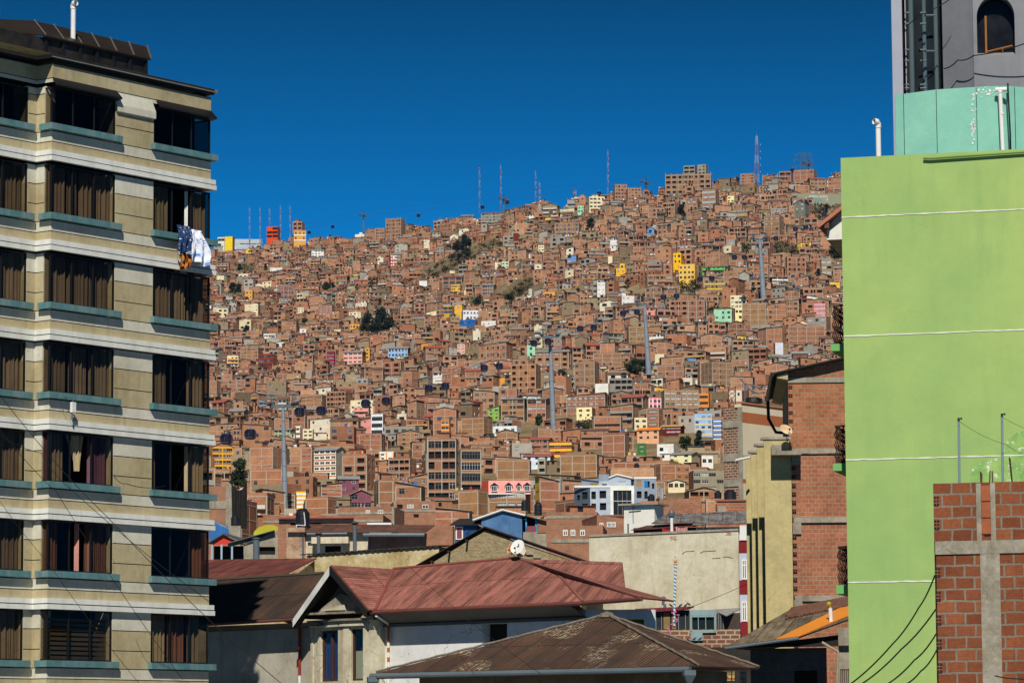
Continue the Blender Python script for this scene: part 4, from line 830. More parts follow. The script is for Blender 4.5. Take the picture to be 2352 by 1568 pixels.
for H in rest:
    r = random.Random(int(H['cx'] * 31 + H['py'] * 17)); S = house_spec(H, r); S['base'] = -5; p = at(H['cx'], H['py'], H['Y'])
    if H['Y'] > 2300: S['cols'] = False
    sh = H['d'] * math.sin(R(H['yaw'])) / 2
    mb.M = Matrix.Translation((p.x - sh, H['Y'], p.z)) @ Matrix.Rotation(R(-H['yaw']), 4, 'Z'); mb.col = (.5, .4, .25)
    gen_house({'wall': mb, 'roof': mb}, S, solid=True)
o = mb.build('hillside_houses', HM); tag(o, 'mass of small brick houses packed over the upper hillside', 'houses', None, 'stuff')
print('houses', len(HOUSES), 'single', len(single), 'faces', len(mb.f))
# ================================================================== trees
LEAF = {}
for k, c in (('euc', (.024, .031, .017)), ('round', (.035, .05, .02)), ('thin', (.07, .065, .032)), ('cone', (.03, .042, .026))):
    q = NT('leaves ' + k, .8, .15); q.col(q.ramp(q.noise(q.co(), .8, 4), [(.3, sc3(c, .55)), (.52, c), (.72, sc3(c, 2.2))])); LEAF[k] = q.m
BARK = paint('bark', (.09, .07, .05), .3)
def tree(name, pos, w_, h, kind, label, seed, group=None, n=None):
    r = random.Random(seed); root = empty(name, pos, 0, label, 'tree', group)
    b = MB(); b.tube([(0, 0, -3), (0, 0, 0), (r.uniform(-.03, .03) * w_, 0, h * .35), (r.uniform(-.05, .05) * w_, 0, h * .8)], [h * .03, h * .028, h * .018, h * .006], 7)
    cl = []
    for i in range({'euc': 22, 'round': 24, 'thin': 11, 'cone': 16}[kind] if n is None else n):
        t = r.random(); a = r.uniform(0, 6.28)
        if kind == 'cone': z = .15 + .8 * t; rad = (1 - t) * .5 + .04
        elif kind == 'euc': z = .22 + .74 * t ** .8; rad = .5 * math.sin(math.pi * min(1, .18 + z * .8)) ** .7
        else: z = .25 + .68 * t; rad = .5 * math.sqrt(max(.05, 1 - ((z - .55) / .48) ** 2))
        q_ = math.sqrt(r.random()) * rad * .85; c = Vector((math.cos(a) * q_ * w_, math.sin(a) * q_ * w_, z * h)); cl.append((c, r.uniform(.13, .24) * min(w_, h) * (1.1 if kind != 'thin' else .8)))
        if i < 7: b.tube([(0, 0, h * r.uniform(.2, .5)), c * .6 + Vector((0, 0, h * .2 * .4)), c], [h * .012, h * .008, h * .003], 5, cap=False)
    b.build('trunk', BARK, root)
    b = MB(); ls = max(.4, min(w_, h) * .055)
    for c, rad in cl:
        for j in range(int(150 if kind != 'thin' else 60)):
            d_ = Vector((r.gauss(0, 1), r.gauss(0, 1), r.gauss(0, 1))).normalized() * rad * abs(r.gauss(.72, .3)); p = c + Vector((d_.x, d_.y, d_.z * .8))
            a1 = Vector((r.gauss(0, 1), r.gauss(0, 1), r.gauss(0, 1))).normalized(); a2 = a1.cross(Vector((r.gauss(0, 1), r.gauss(0, 1), r.gauss(0, 1)))).normalized(); s_ = ls * r.uniform(.5, 1.1)
            b.face([p - a1 * s_, p + a2 * s_ * .6, p + a1 * s_, p - a2 * s_ * .6])
    b.build('crown', LEAF[kind], root); return root
for i, (px, py, wp, hp, kind, lab) in enumerate(TREES):
    Y = hillY(px, py) - 3; tree({'euc': 'eucalyptus_tree', 'round': 'leafy_tree', 'thin': 'sparse_tree', 'cone': 'conifer_tree'}[kind], at(px, py, Y), wp * Y / F, hp * Y / F, kind, lab, 100 + i, 'trees on the hillside')
b = MB(); r = random.Random(77)
for cx, cy, rx, ry, a in BARE:
    for i in range(int(rx * ry * .05) + 3):
        t = r.uniform(0, 6.28); q_ = math.sqrt(r.random()); x, y = math.cos(t) * rx * q_, math.sin(t) * ry * q_; px, py = cx + x * math.cos(R(a)) - y * math.sin(R(a)), cy + x * math.sin(R(a)) + y * math.cos(R(a))
        if py < ridge(px) + 3: continue
        Y = hillY(px, py); P = at(px, py, Y - 1.5); s0 = r.uniform(.8, 2.6)
        for j in range(36):
            p = P + Vector((r.gauss(0, .5) * s0, r.gauss(0, .5) * s0, abs(r.gauss(0, .45)) * s0)); a1 = Vector((r.gauss(0, 1), r.gauss(0, 1), r.gauss(0, 1))).normalized(); a2 = a1.cross(Vector((0.3, .5, 1))).normalized(); k_ = s0 * .22
            b.face([p - a1 * k_, p + a2 * k_ * .7, p + a1 * k_, p - a2 * k_ * .7])
tag(b.build('hillside_scrub', LEAF['thin']), 'dry scrub dotted over the bare slopes between houses', 'scrub', None, 'stuff')
# ================================================================== cable car
STEEL = paint('galvanised pylon steel', srgb(128, 137, 145), .12, .5, .5, spec=.4); DSTEEL = paint('dark cableway steel', srgb(92, 106, 118), .2, .6, .8); CABM = paint('black gondola shell', (.012, .012, .022), .3, .15, spec=.6); PURP = paint('purple gondola edge', srgb(84, 66, 150), .1, .4); ROPE = paint('steel rope', (.05, .05, .055), .1, .6)
pylon_pts = []
def pylon(base, top, label, rb_, rt, tw=3.1, dark=False, ang=0.0):
    """base/top: world points; lattice cross head with sheave trains on both sides"""
    m = DSTEEL if dark else STEEL; root = empty('cableway_pylon', base, ang, label, 'cable car pylon', 'cable car pylons'); H = (top - base).length; d = Matrix.Rotation(-ang, 3, 'Z') @ (top - base)
    b = MB(); n = 7; b.tube([d * (i / n * .985 - (.08 if i == 0 else 0)) for i in range(n + 1)], [lerp(rb_, rt, (i / n) ** .9) for i in range(n + 1)], 18)
    b.build('column', m, root, smooth=True)
    b = MB()
    for i in range(1, n + 1):
        c = d * (i / n * .985); rr_ = lerp(rb_, rt, (i / n) ** .9); e = d.normalized(); b.tube([c - e * .12, c + e * .12], rr_ + .09, 18)
    b.build('flange', m, root)
    b = MB(); z = d.z; x0 = d.x; y0 = d.y
    b.box(x0 - tw - .3, x0 + tw + .3, y0 - .4, y0 + .4, z - .9, z - .2, 0)
    for s_ in (-1, 1):
        x = x0 + s_ * tw
        for yy in (-1.2, 1.2): b.tube([(x - s_ * .6, y0 + yy * .4, z - .5), (x - s_ * .2, y0 + yy, z + 2.2), (x + s_ * .5, y0 + yy, z + 2.4)], .14, 5)
        b.tube([(x - 1.0, y0 - 1.4, z + 2.35), (x + 1.0, y0 - 1.2, z + 2.35)], .16, 5); b.tube([(x - 1.0, y0 + 1.4, z + 2.35), (x + 1.0, y0 + 1.2, z + 2.35)], .16, 5)
        b.tube([(x, y0 - 3.2, z - .2), (x, y0 + 3.2, z + .5)], .15, 5); b.tube([(x + .8 * s_, y0 - 3.2, z + .9 - 1), (x + .8 * s_, y0 + 3.2, z + 1.3)], .1, 5)
        for k in range(9): yy = y0 - 3.2 + k * .8; b.tube([(x, yy, z - .2 + .7 * k / 8), (x + .8 * s_, yy, z + .9 - 1 + 1.3 * k / 8)], .08, 4)
    b.tube([(x0 - tw, y0, z + 2.3), (x0 + tw, y0, z + 2.3)], .12, 5)
    b.build('crosshead', DSTEEL, root)
    for s_ in (-1, 1):
        b = MB()
        for k in range(8): yy = y0 - 3.1 + k * .88; zc = z - .35 + .1 * k; b.tube([(x0 + s_ * tw - .12, yy, zc), (x0 + s_ * tw + .12, yy, zc)], .38, 10)
        b.build('sheave_train', ROPE, root)
    return root
armpts = []
for (bx, by, tx, ty, nm) in TOWERS:
    Y = hillY(bx, by) - 4; base = at(bx, by, Y); top = at(tx, ty + 8, Y); rb_ = 7.2 * Y / F; rt = 3.6 * Y / F
    pylon(base, top, f'{nm} grey tapered pylon of the gondola line counting uphill', rb_, rt, ang=R(-12)); armpts.append((tx, ty + 8, Y, top))
    b = MB(); b.box(-3, 3, -3, 3, -6, .3); o = b.build('pylon_footing', HM[CONC]); o.location = base; tag(o, f'concrete footing under the {nm} grey gondola pylon', 'footing')
YT = [(440, armpts[0][2] - 160)] + [(a[0], a[2]) for a in armpts] + [(1935, armpts[3][2] + 130)]
CABINS = [(520, 1008), (575, 997), (688.6, 946), (738, 943), (840, 927), (887, 921), (985, 892), (1023, 887), (1112, 845), (1147, 841), (1226, 788), (1259, 784), (1333, 755), (1364, 752), (1431, 720), (1463, 717), (1524, 683), (1554, 680), (1608, 641), (1635, 640),
          (1687, 591), (1710, 591), (1757, 550), (1782, 548), (1827, 526), (1851, 522), (1893, 493)]
_cab = None
def cabin(p, label, group, s=1.0, rz=0.0):
    """gondola: faceted egg body with purple edge frames, hanger arm and grip; origin at the rope"""
    global _cab
    root = empty('gondola', p, rz, label, 'gondola', group); root.scale = (s,) * 3
    if _cab is None:
        b = MB(); prof = [(.55, -4.6), (.95, -4.45), (1.22, -3.9), (1.3, -3.3), (1.2, -2.75), (.9, -2.35), (.5, -2.25)]
        rings = [[(hw * math.cos(a) * 1.0 if False else hw * 1.06 * math.cos(a), hw * 1.06 * math.sin(a), z) for a in [math.pi / 8 + k * math.pi / 4 for k in range(8)]] for hw, z in prof]
        for i in range(len(rings) - 1):
            for k in range(8): b.quad(rings[i][k], rings[i][(k + 1) % 8], rings[i + 1][(k + 1) % 8], rings[i + 1][k])
        b.face(rings[0][::-1]); b.face(rings[-1]); body = b.build('body', CABM, root)
        b = MB()
        for k in range(8):
            if k % 2 == 0: b.tube([tuple(c * 1.02 for c in rings[i][k][:2]) + (rings[i][k][2],) for i in range(len(rings))], .035, 4)
        fr = b.build('edge_frame', PURP, root)
        b = MB(); b.tube([(0, 0, -2.3), (.05, 0, -1.2), (.35, 0, -.6), (.3, 0, 0)], .09, 6); b.box(-.7, .7, -.5, .5, -2.3, -2.2); b.box(.1, .5, -.5, .5, -.15, .12); hg = b.build('hanger', DSTEEL, root)
        b = MB(); b.box(-.8, .8, -1.36, -1.33, -4.3, -4.1); b.box(-.06, .06, -1.345, -1.325, -3.9, -3.0); dr = b.build('door_trim', paint('gondola trim', (.05, .06, .08), .2, .4), root)
        _cab = [body, fr, hg, dr]
    else:
        for c in _cab: inst(c, root, (0, 0, 0))
    return root
PW = ['lowest', 'second lowest', 'third', 'fourth', 'fifth', 'sixth', 'seventh', 'eighth', 'ninth', 'tenth', 'eleventh', 'twelfth', 'thirteenth', 'topmost']
ropeL, ropeR = [], []
for i, (px, py) in enumerate(CABINS):
    Y = tab(YT, px); s_ = 1.0; top = at(px, py - 13 * (1000 / Y) ** .5 * 1.1, Y); cs_ = Y / F * 17.5 * (950 / Y) ** .35 / 1.3 * .5
    P = at(px, py, Y) + Vector((0, 0, 3.4 * 1.05)); cabin(P, f'black gondola with purple edges, {"upward" if i % 2 else "downward"} rope, {PW[i // 2]} pair of the line', 'gondolas of the long line', 1.05, R(-12 + (i * 37) % 9))
    (ropeR if i % 2 else ropeL).append((px, P))
for side, lst in ((-1, ropeL), (1, ropeR)):
    for (tx, ty, Y, top) in armpts: lst.append((tx + side * 3.1 * F / Y, top + Matrix.Rotation(R(-12), 3, 'Z') @ Vector((side * 3.1, 0, .35))))
    lst.sort(key=lambda t: t[0]); first = lst[0][1]; last = lst[-1][1]
    pts = [first + Vector((-16, -60, -9))] + [t[1] for t in lst] + [last + Vector((40, 60, 14))]
    b = MB(); b.tube(pts, .055, 5); tag(b.build('haul_rope', ROPE), f'thin steel rope of the gondola line, {"descending" if side < 0 else "ascending"} strand', 'cable')
# second line along the ridge
RT = [(835, 538, 495, 'ridge pylon over the brick houses near the white balcony house'), (1157, 492, 458, 'ridge pylon behind the grey unfinished ridge house'), (1484, 446, 420, 'ridge pylon beside the barrel-roofed ridge house'), (1857, 420, 377, 'ridge pylon close to the lattice power pylon')]
rp = []
for px, yb, yt, lab in RT:
    Y = hillY(px, ridge(px)) + 25; b0, t0 = at(px, yb, Y), at(px, yt, Y); pylon(b0, t0, lab, 2.2 * Y / F, 1.5 * Y / F, 3.4, True, R(70)); rp.append((px, t0))
for i, (px, py, lab) in enumerate([(710, 533, 'gondola hanging low beside the yellow-banded brick tower'), (764, 520, 'gondola against the sky between the banded tower and a pylon'), (961, 494, 'gondola alone against the sky over the ridge houses'), (1108, 475, 'gondola above the roof end of the grey unfinished ridge house'), (1165, 464, 'gondola passing the ridge pylon behind the grey unfinished house'),
                                   (1376, 444, 'gondola over the cream ridge house'), (1820, 391, 'gondola above the plain gridded ridge house'), (641, 573, 'gondola partly behind the station hall roof')][:7]):
    Y = hillY(px, ridge(px)) + 25; P = at(px, py, Y) + Vector((0, 0, 3.6)); cabin(P, 'black ' + lab, 'gondolas along the ridge', 1.15, R(60)); rp.append((px, P))
rp.sort(key=lambda t: t[0]); b = MB()
for off in (0, 4.2):
    pts = [rp[0][1] + Vector((-70, 40, -14 + off))] + [t[1] + Vector((0, 0, off)) for t in rp] + [rp[-1][1] + Vector((60, 0, 6 + off))]
    b = MB(); b.tube(pts, .06, 4); tag(b.build('haul_rope', ROPE), f'thin rope of the ridge gondola line, {"upper" if off else "lower"} strand', 'cable')
# ================================================================== masts on the ridge
REDM, WHTM = paint('mast red', srgb(135, 90, 100), .1), paint('mast white', srgb(150, 155, 165), .08)
def mast(px, yb, yt, hw, label, legs=3, taper=1.0, seg=8, r_=.13, Yo=30, cat='radio mast', nm='radio_mast', mats=None, arms=()):
    Y = hillY(px, ridge(px)) + Yo; b0, t0 = at(px, yb + 12, Y), at(px, yt, Y); H = t0.z - b0.z; b = MB(); lean = Vector((t0.x - b0.x, 0, 0)) / H
    root = tag(empty(nm, b0), label, cat, 'masts and pylons along the ridge')
    nz = max(6, int(H / (hw * 2.6))); A = [2 * math.pi * (k + .25) / legs for k in range(legs)]
    P = lambda k, i: Vector((math.cos(A[k % legs]), math.sin(A[k % legs]), 0)) * hw * lerp(1, taper, i / nz) + Vector((0, 0, H * i / nz)) + lean * (H * i / nz)
    for i in range(nz):
        m = (i * seg // nz) % 2
        for k in range(legs):
            b.tube([P(k, i), P(k, i + 1)], r_, 4, m, cap=False); b.tube([P(k, i), P(k + 1, i + 1)], r_ * .6, 3, m, cap=False); b.tube([P(k + 1, i), P(k, i + 1)], r_ * .6, 3, m, cap=False)
    b.build('lattice', mats or [REDM, WHTM], root)
    if arms:
        b = MB()
        for (f, L) in arms:
            c = Vector((0, 0, H * f)) + lean * H * f
            for s_ in (-1, 1):
                b.tube([c, c + Vector((s_ * L, 0, .3 * L))], r_, 4); b.tube([c + Vector((0, 0, L * .45)), c + Vector((s_ * L, 0, .3 * L))], r_, 4); b.tube([c + Vector((s_ * L, 0, .3 * L)), c + Vector((s_ * L, 0, -.1 * L))], r_ * 1.6, 4)
        b.build('crossarm', mats or [REDM], root)
    else:
        b = MB(); b.tube([t0 - b0, t0 - b0 + Vector((0, 0, H * .05))], r_ * .7, 4)
        for k in range(5): z = H * (.35 + .12 * k); b.box(lean.x * z + hw, lean.x * z + hw + .35, -.15, .15, z, z + .9)
        b.build('antenna', [WHTM], root)
for px, yb, yt, lab in ((573, 548, 478, 'red and white mast standing outermost over the yellow station tower'), (597, 548, 478, 'slim red and white mast over the middle of the station hall'), (619, 548, 480, 'mast rising just before the orange framed block'), (644, 545, 474, 'bright lattice mast in front of the orange framed block edge'), (666, 545, 474, 'mast between the orange framed block and the banded brick tower')):
    mast(px, yb, yt, .4, lab, Yo=12, r_=.06)
mast(1101, 478, 388, .4, 'tall mast with a red lamp near the grey unfinished ridge house', r_=.045); mast(1150, 470, 380, .4, 'tall faint mast beside the ridge pylon', r_=.045); mast(1230, 474, 394, .3, 'faint pale mast over the middle ridge', r_=.04); mast(1239, 474, 420, .4, 'short mast next to the faint pale one', r_=.08)
mast(1396, 446, 347, .4, 'tall slim mast beside the cream ridge house', r_=.045)
mast(1738, 430, 312, 2.2, 'large tapering red and white lattice tower', 4, .3, 6, .085, -6); mast(1845, 395, 350, 2.4, 'grey lattice power pylon with three pairs of arms', 4, .5, 1, .13, 40, 'power pylon', 'power_pylon', [DSTEEL, DSTEEL], ((.35, 5.5), (.62, 6), (.85, 5)))
mast(1320, 452, 436, .7, 'short stubby antenna mast on the ridge left of the cream house'.replace(' left of', ' near'), r_=.2)
b = MB(); b.lathe([(0, -.9), (.9, 0), (0, .9)], 8); o = b.build('mast_lamp', paint('red lamp', (.5, .03, .03))); o.location = at(1101, 388, hillY(1101, ridge(1101)) + 30); tag(o, 'red ball lamp on top of the tall mast', 'lamp')
mast(1684, 1000, 800, .9, 'rusty red lattice mast above the brown brick tower', 4, 1, 1, .12, 0, 'radio mast', 'radio_mast', [paint('rusty mast', (.23, .07, .04)), WHTM]) if False else None
# thin rooftop antenna tower in the lower town
Y = 560.0; b0, t0 = at(1684, 1112, Y), at(1680, 888, Y); root = empty('antenna_tower', b0, 0, 'rusty red lattice antenna tower with a pale lower section behind the brown brick building', 'antenna tower'); b = MB(); H = t0.z - b0.z; nz = 22
for i in range(nz):
    m = 1 if i < 5 else 0; z0, z1 = H * i / nz, H * (i + 1) / nz
    for sx_, sy_ in ((-1, -1), (1, -1), (1, 1), (-1, 1)): b.tube([(sx_ * .55, sy_ * .55, z0), (sx_ * .55, sy_ * .55, z1)], .05, 4, m, cap=False)
    for (a, c) in (((-.55, -.55), (.55, -.55)), ((.55, -.55), (.55, .55)), ((-.55, .55), (.55, .55)), ((-.55, -.55), (-.55, .55))): b.tube([(*a, z0), (*c, z1)], .035, 3, m, cap=False); b.tube([(*c, z0), (*a, z1)], .035, 3, m, cap=False)
b.build('lattice', [paint('rusty mast', (.2, .06, .035)), WHTM], root)
# ---- writing on the hillside walls
def words_(txt, size, mat, parent, loc, rot=(R(90), 0, 0), ext=.02, name='lettering'):
    cu = bpy.data.curves.new(name, 'FONT'); cu.body = txt; cu.size = size; cu.extrude = ext; cu.align_x = 'CENTER'; cu.align_y = 'CENTER'; cu.materials.append(mat)
    t_ = bpy.data.objects.new(name, cu); COL.objects.link(t_); bpy.context.view_layer.update(); me = bpy.data.meshes.new_from_object(t_.evaluated_get(bpy.context.evaluated_depsgraph_get())); bpy.data.objects.remove(t_); o = bpy.data.objects.new(name, me); COL.objects.link(o); o.parent = parent; o.location = loc; o.rotation_euler = rot; return o
x0_, y0_ = cp('A', 1855, 1243); x1_, y1_ = cp('A', 1985, 1278); Y = hillY(x0_, y1_) - 9; p = at((x0_ + x1_) / 2, y1_, Y); sw = Y / F
root = empty('painted_wall', p, R(4), 'yellow wall with black La Paz lettering and a blue end', 'wall'); W = (x1_ - x0_) * sw; H = (y1_ - y0_) * sw; b = MB()
b.box(-W / 2, W / 2, 0, .4, -4, H, 0, top=0); b.build('wall', paint('yellow sign wall', srgb(238, 190, 50), .12), root); b = MB(); b.box(W * .08, W * .46, -.06, 0, .1, H * .42, 0); b.build('blue_panel', paint('blue sign panel', srgb(10, 130, 190)), root)
words_('La Paz', H * .62, paint('black lettering', (.03, .02, .01)), root, (W * .2, -.08, H * .68)); PROT.append((x0_, y0_, x1_, y1_, Y))
xa, ya = (3200 + 530 / 9.8) / K, (760 + 340 / 9.8) / K; Y = hillY(1850, 470) - 4; p = at(xa, ya + 14, Y); root = empty('mural_wall', p, R(8), 'long grey retaining wall with white and coloured painted lettering', 'wall'); sw = Y / F
b = MB(); b.facade((-14, 0), (24, 0), -5, 7, [], 0); b.facade((24, .6), (-14, .6), -5, 7, [], 0); b.quad((-14, 0, 7), (24, 0, 7), (24, .6, 7), (-14, .6, 7)); b.build('wall', paint('grey retaining wall', srgb(140, 142, 118), .12), root)
words_('SUBALCALDÍA', 1.9, HM[WFRAME], root, (3.2, -.05, 5.2))
for i, (ch, c) in enumerate(zip('COTAHUMA', ((40, 130, 190), (50, 140, 190), (60, 160, 150), (60, 160, 150), (90, 150, 170), (150, 130, 180), (215, 140, 170), (215, 225, 200)))): words_(ch, 2.1, paint(f'mural letter {i}', srgb(*c)), root, (-3.4 + i * 1.75, -.05, 3.2))
b = MB(); b.quad((-13, -.03, .4), (4, -.03, 1.4), (4, -.03, 1.9), (-13, -.03, 1.0)); b.build('painted_stripe', paint('turquoise stripe', srgb(40, 190, 190)), root)
# ================================================================== the street in front
class Fr:
    """upright building frame: local x along the wall, y into the building, z = world height"""
    def __init__(s, px, py, Y, deg):
        p = at(px, py, Y); s.o = Vector((p.x, p.y, 0)); s.r = R(deg); s.a = Vector((math.cos(s.r), math.sin(s.r), 0)); s.n = Vector((-math.sin(s.r), math.cos(s.r), 0)); s.z = p.z
    def _ray(s, px, py): return CR @ Vector(((px - CX) / F, (CY - py) / F, -1.0))
    def on(s, y, px, py):
        d = s._ray(px, py); c = Vector((0, 0, ZC)); t = (y - (c - s.o).dot(s.n)) / d.dot(s.n); P = c + d * t; return (P - s.o).dot(s.a), P.z
    def p(s, y, px, py): x, z = s.on(y, px, py); return (x, y, z)
    def onx(s, x, px, py):
        d = s._ray(px, py); c = Vector((0, 0, ZC)); t = (x - (c - s.o).dot(s.a)) / d.dot(s.a); P = c + d * t; return (P - s.o).dot(s.n), P.z
    def pxz(s, z, px, py):     # point at height z seen at that pixel
        d = s._ray(px, py); t = (z - ZC) / d.z; P = Vector((0, 0, ZC)) + d * t; return ((P - s.o).dot(s.a), (P - s.o).dot(s.n), z)
    def root(s, name, label, cat, group=None): return empty(name, s.o, s.r, label, cat, group)
    def w(s, x, y, z): return s.o + s.a * x + s.n * y + Vector((0, 0, z))
def strip(b, path, t, z0, z1, m=0):
    """moulding along an L-shaped wall line, t proud of it"""
    P = []
    for i, p in enumerate(path):
        p = Vector((*p, 0)); d0 = (Vector((*path[i], 0)) - Vector((*path[i - 1], 0))).normalized() if i else None; d1 = (Vector((*path[i + 1], 0)) - p).normalized() if i < len(path) - 1 else None
        n0 = Vector((d0.y, -d0.x, 0)) if d0 else None; n1 = Vector((d1.y, -d1.x, 0)) if d1 else None
        P.append((p, p + ((n0 + n1) if n0 and n1 else (n0 or n1)) * t))
    for i in range(len(P) - 1):
        (a, A), (c, C) = P[i], P[i + 1]; v = lambda q, z: (q.x, q.y, z); L = (C - A).length
        b.quad(v(A, z0), v(C, z0), v(C, z1), v(A, z1), m, [(0, z0), (L, z0), (L, z1), (0, z1)]); b.quad(v(A, z1), v(C, z1), v(c, z1), v(a, z1), m); b.quad(v(a, z0), v(c, z0), v(C, z0), v(A, z0), m)
    for (a, A), f in ((P[0], 0), (P[-1], 1)): b.quad((a.x, a.y, z0), (A.x, A.y, z0), (A.x, A.y, z1), (a.x, a.y, z1), m)
STEELG = paint('zinc gutter', srgb(92, 104, 112), .15, .55, 1.0, spec=.3, metal=.15); BLACKM = paint('black iron', (.015, .014, .014), .2, .6); PVC = paint('white pvc', (.72, .72, .70), .08, .4); WOOD = paint('brown wood', (.12, .06, .04), .3, .7)
# ------------------------------------------------------------------ A: striped apartment block
fa = Fr(113.7, 860, 115, 53.4); L_ = fa.on(0, 482, 860)[0]; ZB = [at(113.7, 344.5 + 205.6 * k, 115).z for k in range(7)]; SH = ZB[0] - ZB[1]
TAN = plaster('tan render', (.455, .39, .235), (.36, .30, .175), (.52, .45, .285), (.25, .19, .10), .14, .25, .5, .55); PALE = plaster('pale cream render', (.60, .585, .48), (.50, .475, .375), (.67, .655, .56), (.33, .27, .17), .12, .25, .5, .35)
BAND = paint('white cornice', (.72, .74, .70), .10, .8, .9, .35, (.40, .38, .32)); TEALG = paint('teal groove', (.02, .05, .05), .2); TEAL = paint('teal painted sill', (.085, .20, .215), .3, .7, 1.6, .6, (.24, .28, .28))
INT = paint('unlit room', (.018, .016, .015), .3); BFR = paint('black window frame', (.012, .012, .013), .2, .4); PANE = clear_glass('window glass', (.60, .57, .52), .008); DPANE = clear_glass('dark window glass pane', (.25, .25, .25), .01)
XL = -7.0; ST = .7; P_ = [(XL, ST), (0, ST), (0, 0), (L_, 0), (L_, 7)]
ra = fa.root('apartment_building', 'tall cream and tan apartment block with white double bands and teal sills', 'apartment building')
wb = MB()
def lower(z0, z1, m, t=0.0):
    pts = P_ + [(XL, 7)]
    for a, c in zip(pts, pts[1:]): wb.facade(a, c, z0, z1 - .03, [], m); 
    for a, c in zip(P_, P_[1:]):
        A, C = Vector((*a, 0)), Vector((*c, 0)); d = (C - A).normalized(); n = Vector((-d.y, d.x, 0)) * .02; A += n; C += n; wb.quad((A.x, A.y, z1 - .035), (C.x, C.y, z1 - .035), (C.x, C.y, z1 + .005), (A.x, A.y, z1 + .005), 2)
X1, X2 = 3.1, 5.0
def piers(z0, z1, m):
    segs = [((-.40, ST), (0, ST)), ((0, ST), (0, .33)), ((X1, 0), (X2, 0)), ((-6.0, ST), (-3.9, ST)), ((L_, 2.6), (L_, 7))]
    for a, c in segs: wb.facade(a, c, z0, z1 - .03, [], m)
    for (x, y0, y1) in ((-.40, ST, 1.4), (X1, 0, .8), (-6.0, ST, 1.4)): wb.quad((x, y1, z0), (x, y0, z0), (x, y0, z1), (x, y1, z1), m)
    for (x, y0, y1) in ((X2, 0, .8), (-3.9, ST, 1.4)): wb.quad((x, y0, z0), (x, y1, z0), (x, y1, z1), (x, y0, z1), m)
    wb.quad((0, .33, z0), (.5, .33, z0), (.5, .33, z1), (0, .33, z1), m)
    for a, c in segs[:3]:
        A, C = Vector((*a, 0)), Vector((*c, 0)); d = (C - A).normalized(); n = Vector((-d.y, d.x, 0)) * .02; A += n; C += n; wb.quad((A.x, A.y, z1 - .035), (C.x, C.y, z1 - .035), (C.x, C.y, z1 + .005), (A.x, A.y, z1 + .005), 2)
ZTOP = at(107, 127, 115).z
floors = [ZB[0] + SH * 0] + ZB[1:] + [ZB[6] - SH]
for i, zt in enumerate([ZB[0]] + ZB[1:] + [ZB[6] - SH]):
    lower(zt, zt + .31, 0); lower(zt + .31, zt + .67, 1)
    piers(zt + .67, zt + 1.28, 0); piers(zt + 1.28, zt + 1.95, 0); piers(zt + 1.95, zt + (2.6 if i else 2.2), 1)
    wb.quad((XL, ST, zt - .3), (L_, ST, zt - .3), (L_, 7, zt - .3), (XL, 7, zt - .3), 3)
    wb.quad((L_ - .35, .45, zt), (L_ - .35, 2.2, zt), (L_ - .35, 2.2, zt + SH), (L_ - .35, .45, zt + SH), 3)
    wb.quad((XL, 2.2, zt), (L_, 2.2, zt), (L_, 2.2, zt + SH), (XL, 2.2, zt + SH), 3)
z0 = ZB[0]
lower(z0 + 2.45, ZTOP - .26, 0); lower(z0 + 2.3, z0 + 2.45, 1)
wb.quad((XL, ST, z0 + 2.3), (L_, ST, z0 + 2.3), (L_, 7, z0 + 2.3), (XL, 7, z0 + 2.3), 3); wb.quad((XL, -.2, ZTOP), (L_, -.2, ZTOP), (L_, 7, ZTOP), (XL, 7, ZTOP), 0)
wb.facade((XL, ST), (0, ST), 0, ZB[6] - SH, [], 0); wb.facade((0, ST), (0, 0), 0, ZB[6] - SH, [], 0); wb.facade((0, 0), (L_, 0), 0, ZB[6] - SH, [], 0); wb.facade((L_, 0), (L_, 7), 0, ZB[6] - SH, [], 0)
# sloping weathered shoulder between the two top-floor windows
wb.quad((X1 - .02, -.09, z0 + 1.98), (X2 + .02, -.09, z0 + 1.98), (X2 - .1, .0, z0 + 2.4), (X1 + .02, .0, z0 + 2.4), 1); wb.quad((X1 - .02, -.09, z0 + 1.75), (X2 + .02, -.09, z0 + 1.75), (X2 + .02, -.09, z0 + 1.98), (X1 - .02, -.09, z0 + 1.98), 1); wb.quad((X1, 0, z0 + 1.72), (X2, 0, z0 + 1.72), (X2 + .02, -.09, z0 + 1.75), (X1 - .02, -.09, z0 + 1.75), 1)
wb.face([(X2 + .02, -.09, z0 + 1.75), (X2, 0, z0 + 1.72), (X2 - .1, 0, z0 + 2.4), (X2 + .02, -.09, z0 + 1.98)], 1)
wb.build('wall', [TAN, PALE, TEALG, INT], ra)
for zt in ZB + [ZB[6] - SH]:
    b = MB(); strip(b, P_, .13, zt - .165, zt, 0); strip(b, P_, .10, zt - .20, zt - .165, 1); strip(b, P_, .15, zt - .36, zt - .20, 0); b.build('cornice', [BAND, TEALG], ra)
b = MB(); strip(b, P_, .16, ZTOP - .1, ZTOP, 0); strip(b, P_, .08, ZTOP - .18, ZTOP - .1, 1); b.build('roof_edge', [paint('roof coping', (.20, .185, .15), .2), BFR], ra)
for x0_, x1_ in ((0, X1), (X2, L_)):
    b = MB(); a0_ = -.1 if x0_ == 0 else x0_; b.quad((a0_, -.24, z0 + 2.2), (x1_ + .06, -.24, z0 + 2.2), (x1_ + .02, -.01, z0 + 2.46), (a0_ + .1, -.01, z0 + 2.46)); b.quad((a0_, -.24, z0 + 2.15), (x1_ + .06, -.24, z0 + 2.15), (x1_ + .06, -.24, z0 + 2.2), (a0_, -.24, z0 + 2.2)); b.quad((a0_, -.24, z0 + 2.15), (a0_, 0, z0 + 2.1), (x1_ + .06, 0, z0 + 2.1), (x1_ + .06, -.24, z0 + 2.15)); b.build('awning', BFR, ra)
cur_m = {}
